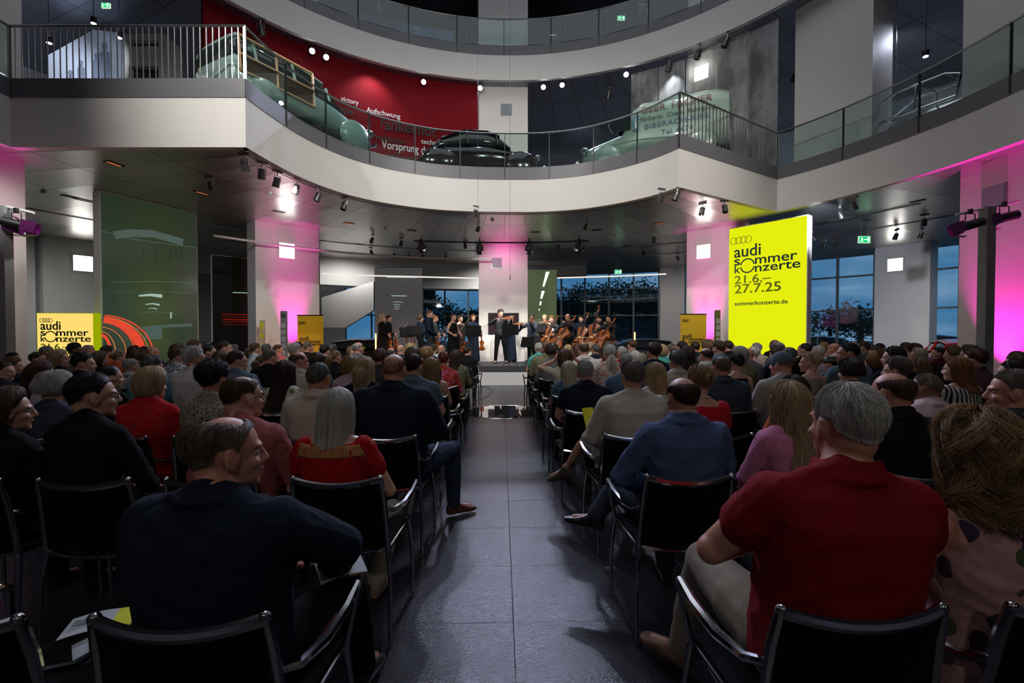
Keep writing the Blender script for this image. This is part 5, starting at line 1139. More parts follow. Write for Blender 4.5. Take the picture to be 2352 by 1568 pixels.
def hair_mat(c):
    k = 'hair_'+c
    if k in MATS: return MATS[k]
    m, n, b = newmat(k); MATS[k] = m; a = n.nodes.new('ShaderNodeAttribute'); a.attribute_name = 'rnd'
    c1, c2 = HAIRC[c]; n.links.new(mixc(n, a.outputs['Fac'], c1, c2), b.inputs['Base Color']); b.inputs['Roughness'].default_value = .5; b.inputs['Specular IOR Level'].default_value = .35; return m
SKIN = {'fair': (.50, .27, .19), 'tan': (.40, .20, .125), 'ruddy': (.50, .23, .16), 'brown': (.16, .075, .045), 'deep': (.22, .10, .06)}
def skin(k):
    n_ = 'skin_'+k
    if n_ in MATS: return MATS[n_]
    m = mat(n_, SKIN[k], .42, var=.12, vscale=22, bump=.12, bscale=260); b = m.node_tree.nodes['Principled BSDF']; b.inputs['Subsurface Weight'].default_value = .12; b.inputs['Subsurface Radius'].default_value = (.012, .005, .003); b.inputs['Subsurface Scale'].default_value = 1.0
    return m
CL = {'black': (.006, .006, .007), 'navy': (.008, .013, .028), 'bluesuit': (.060, .090, .18), 'white': (.52, .50, .47), 'cream': (.42, .38, .31), 'beige': (.44, .39, .32), 'knit': (.46, .42, .36), 'lightblue': (.10, .25, .32), 'paleblue': (.30, .36, .44), 'greyblue': (.09, .13, .17), 'denim': (.07, .13, .20),
      'dkdenim': (.035, .045, .065), 'red': (.34, .006, .010), 'darkred': (.20, .005, .009), 'brightred': (.42, .012, .02), 'pink': (.50, .17, .30), 'salmon': (.34, .10, .10), 'teal': (.06, .30, .26), 'khaki': (.14, .13, .08), 'grey': (.10, .10, .11), 'greybeige': (.26, .24, .21), 'maroon': (.06, .008, .018), 'orange': (.45, .09, .03),
      'lilac': (.34, .30, .36), 'olive': (.10, .10, .06), 'palepink': (.50, .38, .40), 'coral': (.45, .10, .09), 'charcoal': (.025, .026, .03), 'trbeige': (.30, .26, .20), 'jeans': (.03, .05, .09)}
def cloth(k):
    n_ = 'cloth_'+k
    if n_ in MATS: return MATS[n_]
    return mat(n_, CL[k], .88, spec=.15, bump=.35, bscale=420, var=.10, vscale=9)
def pattern(name, kind, c1, c2, c3=None, sc=30):
    n_ = 'cloth_'+name
    if n_ in MATS: return MATS[n_]
    m, n, b = newmat(n_); MATS[n_] = m; b.inputs['Roughness'].default_value = .85; t = n.nodes.new('ShaderNodeTexCoord')
    if kind == 'floral':
        v = n.nodes.new('ShaderNodeTexVoronoi'); v.inputs['Scale'].default_value = sc; z = n.nodes.new('ShaderNodeTexNoise'); z.inputs['Scale'].default_value = sc*1.5
        n.links.new(t.outputs['Object'], v.inputs['Vector']); n.links.new(t.outputs['Object'], z.inputs[0])
        f = M2(n, 'LESS_THAN', M2(n, 'ADD', v.outputs['Distance'], M2(n, 'MULTIPLY', z.outputs[0], .35)), .58); s_ = n.nodes.new('ShaderNodeSeparateColor'); n.links.new(v.outputs['Color'], s_.inputs[0])
        cc = mixc(n, M2(n, 'GREATER_THAN', s_.outputs[0], .5), c2, c3 or c2); n.links.new(mixc(n, f, c1, cc), b.inputs['Base Color'])
    elif kind == 'swirl':
        w_ = n.nodes.new('ShaderNodeTexNoise'); w_.inputs['Scale'].default_value = sc*.5; w_.inputs['Distortion'].default_value = 2.5; n.links.new(t.outputs['Object'], w_.inputs[0])
        f = M2(n, 'GREATER_THAN', M2(n, 'FRACT', M2(n, 'MULTIPLY', w_.outputs[0], 9)), .55); n.links.new(mixc(n, f, c1, c2), b.inputs['Base Color'])
    else:
        w_ = n.nodes.new('ShaderNodeTexWave'); w_.bands_direction = {'vstripe': 'X', 'hstripe': 'Z', 'plaid': 'X'}[kind]; w_.inputs['Scale'].default_value = sc; w_.inputs['Distortion'].default_value = 1.2 if kind == 'vstripe' else .6
        n.links.new(t.outputs['Object'], w_.inputs['Vector']); f = M2(n, 'GREATER_THAN', w_.outputs[0], .55); col = mixc(n, f, c1, c2)
        if kind == 'plaid':
            w2 = n.nodes.new('ShaderNodeTexWave'); w2.bands_direction = 'Z'; w2.inputs['Scale'].default_value = sc; n.links.new(t.outputs['Object'], w2.inputs['Vector']); col = mixc(n, M2(n, 'MULTIPLY', M2(n, 'GREATER_THAN', w2.outputs[0], .75), .8), col, c3)
        n.links.new(col, b.inputs['Base Color'])
    return m
pattern('p_redprint', 'floral', (.40, .03, .03), (.45, .12, .25), (.48, .10, .02), 16)
pattern('p_floral', 'floral', (.50, .46, .40), (.35, .04, .12), (.12, .18, .06), 14)
pattern('p_blueflower', 'floral', (.36, .40, .46), (.06, .07, .09), (.10, .10, .12), 26)
pattern('p_dots', 'floral', (.44, .38, .34), (.40, .08, .04), None, 42)
pattern('p_yellowblack', 'swirl', (.40, .36, .28), (.02, .02, .02), None, 26)
pattern('p_zebra', 'vstripe', (.46, .43, .38), (.01, .01, .01), None, 9)
pattern('p_stripe', 'vstripe', (.36, .38, .34), (.10, .12, .11), None, 18)
pattern('p_hstripe', 'hstripe', (.34, .32, .29), (.24, .23, .21), None, 16)
pattern('p_paisley', 'swirl', (.05, .022, .014), (.40, .34, .28), None, 30)
pattern('p_plaid', 'plaid', (.02, .03, .06), (.10, .02, .025), (.16, .02, .03), 8)
pattern('p_blackflower', 'floral', (.008, .008, .009), (.45, .04, .10), (.008, .008, .009), 9)
pattern('p_pinkrose', 'floral', (.42, .24, .24), (.05, .03, .07), (.07, .07, .03), 13)
pattern('p_bronzefloral', 'floral', (.42, .34, .29), (.05, .04, .03), (.30, .2, .12), 24)
pattern('p_bluewhite', 'floral', (.42, .44, .46), (.05, .14, .22), None, 34)
pattern('p_navydots', 'floral', (.02, .025, .05), (.25, .27, .32), None, 60)
pattern('p_gingham', 'plaid', (.45, .2, .25), (.40, .36, .36), (.45, .3, .33), 22)
pattern('p_epaulette', 'swirl', (.24, .03, .02), (.42, .26, .06), None, 40)
def clothm(k): return MATS['cloth_'+k] if k.startswith('p_') else cloth(k)
shoe_black = mat('black_leather', (.012, .012, .013), .25, coat=.4); shoe_brown = mat('brown_leather', (.16, .055, .025), .35); shoe_tan = mat('tan_suede', (.24, .14, .085), .8)
MC = {}
def mo(name, mesh, m, parent, mw=None):
    o = bpy.data.objects.new(name, mesh); C.objects.link(o); o.parent = parent
    if m: o.material_slots[0].link = 'OBJECT'; o.material_slots[0].material = m
    if mw is not None: o.matrix_local = mw
    return o
def glasses(parent, H, m=None):
    m = m or dark_metal; g = MB(); f = lambda *p: H @ V3(*p)
    for s in (-1, 1):
        g.tube([f(s*(.033+.022*math.cos(a)), .096-.004*abs(math.cos(a)), .002+.016*math.sin(a)) for a in np.linspace(0, 2*PI, 17)[:-1]], .0016, 6, closed=True)
        g.tube([f(s*.055, .092, .008), f(s*.072, .08, .010), f(s*.082, .02, .006), f(s*.083, -.018, .0), f(s*.080, -.03, -.018)], .0018, 6)
    g.tube([f(-.011, .100, .004), f(0, .103, .007), f(.011, .100, .004)], .0016, 6); g.obj('glasses', m, parent)
def eyes(parent, P, col=(.03, .02, .015)):
    H = head_matrix(P); w_ = mat('eye_white', (.30, .28, .26), .5); i_ = mat('eye_iris', col, .2); lip = mat('lip_skin', (.30, .09, .07), .8, spec=.1)
    for s in (-1, 1):
        e = MB().ball(H @ V3(s*.031, .0690, .002), .0112, 12, 8).obj('eye', w_, parent); MB().ball(H @ V3(s*.031, .0772, .002), .0055, 10, 6).obj('iris', i_, e)
    MB().ball(H @ V3(0, .0885, -.0575), (.020, .007, .0055), 12, 6, H.to_3x3()).obj('lips', lip, parent)
# ================================================================ CHAIRS
CH = [1.17, 2.25, 3.15, 4.13, 5.08, 6.03, 6.98, 7.93, 8.88, 9.75]
def chair_geo():
    g = {}
    def back():
        V = []; F = []; nx, nz = 10, 8
        for side in (0, 1):
            for i in range(nx+1):
                for j in range(nz+1):
                    u = i/nx*2-1; t = j/nz; hw = .218-.018*t; y = -.175-.045*t-.02*t*t-.028*(1-u*u); z = .47+.335*t-.022*(1-u*u)*t
                    V.append((u*hw, y-(.008 if side else 0), z))
        o = (nx+1)*(nz+1)
        for i in range(nx):
            for j in range(nz):
                a = i*(nz+1)+j; F += [(a, a+1, a+nz+2, a+nz+1), (o+a, o+a+nz+1, o+a+nz+2, o+a+1)]
        for i in range(nx): a = i*(nz+1); F += [(a, a+nz+1, o+a+nz+1, o+a), (a+nz, o+a+nz, o+a+2*nz+1, a+2*nz+1)]
        return MB().add(V, F)
    def seat():
        m = MB(); pts = [(-.215, -.16), (.215, -.16), (.235, .21), (-.235, .21)]; m.prism(pts, .452, .470); return m
    g['backrest'] = (back(), blackfab); g['seat'] = (seat(), blackfab)
    b = MB(); b.tube([(u*.201, -.240-.028*(1-u*u), .812-.024*(1-u*u)) for u in np.linspace(-1, 1, 13)], [.013]*13, 8, flat=1.3)
    for s in (-1, 1):
        b.tube([(s*.201, -.240, .822), (s*.211, -.218, .72), (s*.217, -.200, .60), (s*.222, -.178, .455)], [.014, .016, .014, .017], 8)
        b.ball((s*.201, -.240, .818), .0155, 10, 8)
    b.tube([(u*.222, -.180-.022*(1-u*u), .462-.020*(1-u*u)) for u in np.linspace(-1, 1, 11)], .013, 8)
    b.tube([(-.222, -.175, .452), (-.245, .20, .452), (.245, .20, .452), (.222, -.175, .452)], .011, 8); g['frame'] = (b, chrome)
    for nm, s in (('armrest', -1), ('armrest.', 1)):
        a = MB(); a.tube([(s*.214, -.208, .665), (s*.245, -.15, .640), (s*.270, -.04, .632), (s*.285, .09, .645), (s*.290, .19, .668), (s*.284, .215, .655), (s*.270, .205, .56), (s*.248, .195, .455)], [.012, .014, .017, .018, .014, .012, .010, .012], 8)
        g[nm] = (a, chrome)
    for k, (s, f) in enumerate(((-1, 0), (1, 0), (-1, 1), (1, 1))):
        l = MB(); l.tube([(s*(.222 if not f else .248), -.178 if not f else .195, .455), (s*(.238 if not f else .262), -.20 if not f else .215, .30), (s*(.240 if not f else .264), -.21 if not f else .23, .008)], [.014, .011, .010], 8)
        g['leg%d' % k] = (l, chrome)
    return g
_g = chair_geo()
chair_near = empty('armchair', (0, 0, 0)); chair_far = empty('armchair', (0, 0, 0))
for k, (mb, m) in _g.items():
    mb.obj('armrest' if k.startswith('arm') else 'leg' if k.startswith('leg') else k, m, chair_near)
fm = MB()
for k in ('frame', 'armrest', 'armrest.', 'leg0', 'leg1', 'leg2', 'leg3'): fm.add(_g[k][0].v, _g[k][0].f)
fm.obj('frame', chrome, chair_far); fb = MB()
for k in ('backrest', 'seat'): fb.add(_g[k][0].v, _g[k][0].f)
fb.obj('mesh_cover', blackfab, chair_far)
usedc = {'near': False, 'far': False}
def put_chair(x, y, rz, near, label, group):
    k = 'near' if near else 'far'; p = chair_near if near else chair_far
    o = p if not usedc[k] else copy_tree(p); usedc[k] = True; o.location = (x, y, 0); o.rotation_euler = (0, 0, rz); return tag(o, label, 'chair', group)
# ================================================================ AUDIENCE
# px top depth sex w yaw hair colour cloth sleeve skin [extras]
T_AUD = """
22 893 2.46 f 1.0 48 bob brown black long fair g
217 855 2.46 f 1.0 48 short black black long fair g
775 893 2.46 f 1.12 8 long silver red lowshort fair yoke
560 858 2.46 m 1.05 38 thin brown salmon long fair g
130 857 3.36 f 1.05 10 grow silver dkdenim long fair c
350 845 3.36 f 1.1 12 bob blonde brightred long fair strap
493 834 3.36 f 1.0 8 curly black p_yellowblack short tan -
733 830 3.36 m 1.0 8 buzz darkgrey beige long tan c
906 808 3.36 m 1.22 6 stubble brown navy jacket ruddy -
97 832 4.34 f .95 30 longer redbrown lilac long fair -
255 838 4.34 f 1.0 40 pony black black short fair -
354 818 4.34 m 1.15 20 fluffy darkgrey lightblue short fair -
655 830 4.34 f 1.0 10 longer dark p_floral short fair -
838 820 4.34 f 1.0 5 halfup blonde black short fair -
950 812 3.9 m 1.08 14 short dark greyblue short fair c
990 822 4.4 f 1.1 4 wavy bronze p_bronzefloral none fair -
12 830 4.9 m 1.0 75 short dark charcoal long fair -
195 811 5.1 m 1.0 62 fluffy black black short fair -
303 824 4.9 m 1.0 40 short grey p_stripe long tan c
547 805 4.6 m 1.05 45 short dark greyblue long fair g
622 801 5.1 m 1.1 35 short greybrown black short ruddy g
601 822 5.6 f .9 20 pony brown coral none fair -
411 799 5.3 m 1.1 45 short brown p_blueflower long fair g
450 799 5.9 m 1.1 55 curly silver white short tan g
33 822 5.6 m 1.0 55 curly light navy long fair -
88 808 5.4 f 1.0 70 short brown grey long fair s
138 803 6.0 f 1.0 70 long blonde black long fair -
232 807 6.2 f 1.0 30 bob greybrown black long fair -
274 807 6.4 f .95 40 bun light orange short fair -
250 796 7.2 m 1.0 30 curly brown orange short fair -
321 805 6.0 f 1.0 20 grow brown charcoal long fair -
510 808 5.8 f 1.0 25 bob brown charcoal long fair -
688 805 5.9 m 1.05 45 ring brown cream long ruddy g
729 811 5.4 f 1.0 10 bob dark grey long fair -
772 803 5.7 f 1.05 40 pony light black long fair g
806 818 6.0 f .9 12 bob bronze p_gingham short fair -
872 804 6.2 f 1.0 5 curly redbrown charcoal long fair -
870 816 5.3 f 1.0 5 grow brown p_zebra short fair -
1019 807 5.4 f 1.05 8 short auburn p_redprint long fair -
980 798 6.2 f 1.0 10 grow bronze navy short fair -
1041 811 6.4 m .95 20 buzz darkgrey white short fair -
32 809 6.8 m 1.0 60 short black black long fair -
47 816 6.2 m 1.0 60 fluffy black red long deep -
110 794 7.4 m 1.0 50 short grey grey long fair -
175 788 6.8 m 1.05 65 fluffy black p_paisley long brown -
205 790 7.7 m 1.0 65 thin grey charcoal long ruddy g
278 800 7.8 m 1.0 40 short grey grey long fair -
310 794 7.4 f 1.0 40 long dark black long fair -
333 795 8.3 f 1.0 40 short dark black long fair -
352 794 7.5 m 1.0 60 stubble brown charcoal long ruddy -
350 804 6.6 f 1.0 45 bob light black long fair -
412 790 7.4 f 1.0 40 bob brown p_navydots long fair -
449 780 7.5 m 1.05 55 short brown grey long fair g
466 787 8.2 f 1.0 60 long dark red long fair g
481 791 7.0 f 1.0 65 pony black charcoal long fair -
475 803 6.3 f 1.0 55 long brown charcoal long fair -
518 783 7.6 m 1.0 60 short dark greybeige long fair g
506 801 6.4 f 1.0 35 long white grey long fair -
537 793 7.6 f 1.0 30 grow darkgrey black long fair -
587 786 7.0 m 1.0 30 pony brown paleblue short fair -
614 789 6.3 m 1.05 30 short darkgrey p_bluewhite long fair -
592 806 6.6 f .95 20 curly dark p_bluewhite long fair -
640 791 7.2 f 1.0 60 short redbrown coral long fair -
679 787 6.5 m 1.05 25 short grey white long fair -
686 785 8.0 f 1.0 40 short dark black long fair g
708 785 6.9 m 1.1 55 short greybrown black short ruddy -
747 791 8.3 m 1.0 20 short black navy long fair -
764 792 8.4 m 1.0 20 curly darkgrey charcoal long fair -
745 799 7.2 f 1.0 10 bob white paleblue long fair -
823 784 7.6 m 1.05 25 ring grey grey short ruddy -
808 796 7.0 f 1.0 20 bob light paleblue long fair -
817 802 6.5 f 1.0 20 bob blonde p_navydots short fair -
847 783 7.7 f .95 40 pony redbrown white short fair -
899 797 7.4 m 1.0 10 ring darkgrey grey long fair -
921 790 7.9 m 1.0 15 stubble light charcoal long fair g
944 789 8.4 f 1.0 10 grow blonde grey long fair -
950 798 6.6 f 1.0 10 bob brown grey long fair s
995 790 7.5 m 1.0 10 short dark paleblue short fair -
1014 790 8.2 m 1.0 20 stubble blonde white long fair -
1047 804 7.4 f 1.0 12 long dark olive long fair -
1075 796 9.96 m .85 25 short dark black short fair -
1935 878 1.38 m 1.18 -8 thin silver darkred short ruddy polo
2236 958 1.38 f 1.1 -10 wavy bronze p_pinkrose none ruddy -
1565 861 2.46 m 1.05 -12 ring dark bluesuit jacket tan g
1810 878 2.46 f 1.0 -10 longer blonde pink long fair c
2045 850 2.46 m 1.08 -22 ring brown black jacket ruddy g
2322 848 2.44 m 1.05 -55 short greybrown charcoal jacket ruddy -
1452 827 3.36 m 1.15 -5 short greybrown knit long tan -
1605 840 3.36 f 1.05 -10 updo bronze brightred lowshort fair pearls
1822 863 3.2 f 1.0 -12 long dark orange long fair -
2125 855 3.3 m 1.1 -35 buzz greybrown palepink long deep c
1343 827 4.34 m 1.1 -2 short grey navy short ruddy c
1504 833 4.3 f 1.0 -6 long blonde white short fair -
1655 815 4.5 m 1.1 -5 thin greybrown dkdenim long ruddy c
1794 807 4.4 m 1.1 -30 stubble light p_hstripe long ruddy beanie
1858 809 5.1 f 1.0 -55 updo blonde p_paisley none fair -
1950 828 4.2 f 1.0 -15 grow dark maroon long fair -
2195 820 4.3 f 1.05 -30 long ginger p_zebra lowshort fair -
2055 824 4.6 m 1.0 -40 curly greybrown grey long fair -
2235 804 5.3 f 1.05 -30 curly redbrown p_plaid long fair -
1298 802 6.0 f 1.0 -2 long brown cream short fair handsup
1306 830 5.3 f 1.0 -2 long platinum denim short fair -
1438 813 4.9 m 1.05 -8 short grey denim long fair c
1400 791 5.6 f 1.05 0 ponylong silver p_dots long fair -
1553 807 5.2 m 1.0 -20 curly darkgrey cream long tan c
1499 789 6.0 m 1.1 -10 curly dark navy short ruddy -
1688 810 5.3 f .95 -12 short black black none fair -
1621 796 6.1 m 1.1 -15 ring dark white long ruddy c
1698 797 6.3 f 1.05 -12 bob grey khaki long fair -
1578 795 6.3 f 1.0 -10 bob dark black long fair -
1811 796 5.9 m 1.0 -30 buzz darkgrey black long fair -
1878 792 5.9 m 1.05 -35 buzz silver lilac long fair g
1907 818 5.0 m 1.0 -30 short dark grey long fair cap
1945 786 6.0 m 1.05 -60 short black greyblue long tan -
2002 814 5.2 f 1.0 -20 bob ginger navy long fair -
1978 807 6.1 f 1.0 -20 long darkgrey charcoal long fair -
2050 797 5.8 m 1.0 -45 fluffy black black long fair -
2110 822 5.8 f 1.0 -30 long light charcoal long fair -
2107 800 6.1 f 1.0 -45 bob platinum lilac long fair g
2153 797 5.9 f 1.0 -60 short dark maroon long fair g
2225 795 6.4 f 1.0 -40 grow brown black long fair g
2186 796 7.0 f 1.0 -40 grow light black long fair -
2330 814 5.6 f 1.0 -35 curly brown charcoal long fair -
2320 828 4.9 f 1.0 -40 short dark maroon long fair band
2332 806 6.6 m 1.0 -35 short dark black long fair -
1237 787 9.1 f .95 -2 short silver teal short fair c
1256 784 8.2 m 1.1 0 short light khaki jacket ruddy -
1268 791 8.2 f 1.0 5 grow dark grey long fair -
1276 799 7.1 m 1.1 8 ring black pink long ruddy -
1305 792 7.9 f 1.0 -5 long blonde cream short fair -
1325 791 8.3 f .95 -5 longer redbrown charcoal short fair -
1341 785 7.4 m 1.1 -5 thin brown white long fair c
1355 787 8.6 f 1.0 -5 grow blonde white long fair -
1367 790 7.8 m 1.0 -10 short darkgrey navy long tan c
1350 809 6.4 m .95 -5 short dark white short fair -
1397 786 7.6 f 1.0 -5 wavy brown p_navydots none fair -
1428 794 7.2 m 1.0 -15 buzz grey red long ruddy -
1451 779 7.8 m 1.1 -12 short brown khaki jacket ruddy -
1458 807 6.6 f 1.0 -10 bob silver greybeige long fair -
1520 792 7.7 f 1.0 -8 bob blonde teal short fair -
1539 790 6.9 m 1.1 -12 short greybrown paleblue long ruddy -
1558 786 7.2 f 1.0 -15 updo blonde grey long fair -
1565 783 8.6 m 1.0 -15 short black black long fair -
1595 784 8.4 m 1.0 -15 short dark navy long fair -
1598 791 7.4 f 1.0 -15 wavy brown greybeige long fair -
1625 782 8.2 f 1.0 -20 grow light grey long fair -
1650 782 7.0 m 1.1 -12 short brown greyblue long fair c
1671 782 8.6 m 1.0 -20 short dark black long fair -
1676 790 7.6 f 1.0 -15 wavy blonde grey long fair -
1716 797 7.0 m 1.0 -30 stubble redbrown grey long ruddy -
1729 798 7.4 f 1.0 -30 curly white p_gingham short fair -
1736 787 8.2 m 1.0 -30 short grey cream long fair -
1778 778 8.6 m 1.0 -35 stubble dark black long brown -
1786 786 8.1 m 1.0 -35 short grey grey long fair cap
1782 797 7.2 f 1.0 -35 grow brown navy long fair -
1848 788 8.6 m 1.0 -35 short dark black long fair -
1841 793 7.2 f 1.0 -35 fluffy blonde lilac long fair -
1890 785 8.4 m 1.0 -35 short bronze grey long fair -
1915 786 7.8 m 1.0 -40 stubble light white long ruddy -
1905 798 6.8 m 1.0 -35 short black black long fair -
1923 797 6.9 f 1.0 -40 short light grey long fair -
1957 783 8.5 m 1.0 -40 stubble silver grey long fair -
1980 783 6.9 m 1.05 -50 short brown grey long fair -
2008 792 7.4 m 1.0 -45 short dark charcoal long fair cap
2018 788 8.6 m 1.0 -45 short black black long fair -
2026 802 7.1 f 1.0 -40 grow auburn black long fair -
2078 786 7.0 m 1.0 -25 short brown p_gingham long fair -
2100 790 8.2 f 1.0 -40 grow redbrown darkred long fair -
"""
HW = {'short': 'short %s hair', 'buzz': 'cropped %s hair', 'fluffy': 'thick %s hair', 'ring': 'bald crown and %s sides', 'thin': 'thinning %s hair', 'stubble': 'nearly bald %s head', 'bob': '%s bob', 'long': 'long %s hair', 'longer': 'very long %s hair', 'wavy': 'wavy %s hair',
      'pony': '%s ponytail', 'ponylong': 'long %s ponytail', 'bun': '%s bun', 'curly': 'curly %s hair', 'grow': 'chin-length %s hair', 'halfup': 'half tied %s hair', 'updo': 'pinned up %s hair'}
CW = {'p_redprint': 'red-orange printed', 'p_floral': 'rose-flowered', 'p_blueflower': 'flower-printed', 'p_dots': 'red-dotted', 'p_yellowblack': 'black and yellow patterned', 'p_zebra': 'black and white striped', 'p_stripe': 'grey striped', 'p_hstripe': 'beige striped', 'p_paisley': 'brown patterned', 'p_plaid': 'red and blue plaid',
      'p_blackflower': 'black flowered', 'p_pinkrose': 'pink flowered', 'p_bronzefloral': 'cream flowered', 'p_bluewhite': 'blue and white printed', 'p_navydots': 'dotted navy', 'p_gingham': 'pale checked', 'bluesuit': 'blue suit', 'dkdenim': 'dark denim', 'lightblue': 'light blue', 'paleblue': 'pale blue', 'greyblue': 'grey-blue', 'greybeige': 'grey-beige', 'brightred': 'bright red', 'darkred': 'dark red', 'palepink': 'pale pink', 'knit': 'cream knit'}
HN = {'darkgrey': 'dark grey', 'greybrown': 'grey-brown', 'redbrown': 'reddish brown', 'light': 'light brown', 'bronze': 'golden brown'}
MARK = [(60, 'at the left edge'), (230, 'before the light box'), (330, 'before the light trails'), (460, 'before the green picture wall'), (600, 'before the black panel'), (690, 'before the left pink column'), (760, 'before the left roll-up'), (860, 'before the stairs'), (960, 'before the grey panel'), (1060, 'below the left violinists'), (1150, 'by the aisle'),
        (1262, 'by the aisle'), (1330, 'below the cellists'), (1420, 'below the bass players'), (1520, 'before the right windows'), (1600, 'before the pier'), (1672, 'before the right pink column'), (1760, 'before the yellow wall'), (1865, 'beside the yellow wall'), (2010, 'before the blue windows'), (2090, 'before the white pier'), (2200, 'before the red car'), (2600, 'at the right edge')]
seated = []
rows_x = {i: [] for i in range(len(CH))}
HEAD = [c+.21 for c in CH]
POOL = {}
def cached(key, fn):
    if key not in POOL: POOL[key] = fn()
    return POOL[key]
HERO = {
 'L0': dict(px=512, top=942, d=1.40, sex='m', w=1.12, yaw=52, hs='thin', hc='greybrown', cl='navy', sl='jacket', sk='ruddy', ex='-'),
}
people = [ln.split() for ln in T_AUD.strip().split('\n')]
people.insert(0, '512 942 1.38 m 1.14 52 thin greybrown navy jacket ruddy paper'.split())
labels_used = set(); ppl = []
for a in people:
    px, top, d = float(a[0]), float(a[1]), float(a[2]); best = None
    for i, hd in enumerate(HEAD):
        p = aty(px, top, hd); sc = p.z/1.352; cost = abs(math.log(d/hd))*2+max(0, sc-1.06)*12+max(0, .90-sc)*12
        if d > 3.9:
            if any(abs(p.x-x) < .43 for x in rows_x[i]): cost += 5
        elif abs(hd-d) < .3: cost -= 3
        if not ((.80 if d < 4.2 else .70) < hd/d < (1.25 if d < 4.2 else 1.45)) or (abs(p.x) < .5 and hd < 9): cost += 99
        if best is None or cost < best[0]: best = (cost, i, p, sc)
    cost, i, p, sc = best
    if cost > 40: print('DROPPED', a); continue
    if cost > 4 and any(abs(p.x-x) < .31 for x in rows_x[i]): print('DROPPED', a); continue
    rows_x[i].append(p.x); ppl.append((a, i, p, max(.86, min(1.09, sc))))
def pose_for(a, i, hero):
    P = base_pose(); P['sex'] = a[3]; P['w'] = float(a[4]); P['belly'] = max(0, (P['w']-1.05)*.25); yaw = float(a[5]); P['yaw'] = yaw if hero else round(yaw/16)*16
    sl = a[9]; P['low'] = sl.startswith('low'); P['sleeve'] = sl.replace('low', ''); ex = a[11]
    P['collar'] = 'jacket' if P['sleeve'] == 'jacket' else ('shirt' if ex in ('c', 'polo') else 'none')
    P['twist'] = 6 if yaw > 20 else -6 if yaw < -20 else 0
    if P['sex'] == 'f': P['el'] = [V3(-.225, .02, .80), V3(.225, .02, .80)]
    else: P['el'] = [V3(-.25-.10*(P['w']-1), .01, .80), V3(.25+.10*(P['w']-1), .01, .80)]
    return P
def scale_head_xy(P): return P
def shoes(P, root, m, cached_key=None):
    for k in (0, 1):
        me = cached(('shoe', cached_key, k), lambda: shoe_mesh(P['an'][k], P['toe'][k]).mesh('shoe', None, 60)) if cached_key else shoe_mesh(P['an'][k], P['toe'][k]).mesh('shoe', None, 60)
        if not me.materials: me.materials.append(None)
        mo('shoe', me, m, root)
STYLEKW = {'ponylong': ('pony', dict(tlen=.30, vol=.012, tz=.0)), 'pony': ('pony', {}), }
chairs_at = {i: [] for i in range(len(CH))}
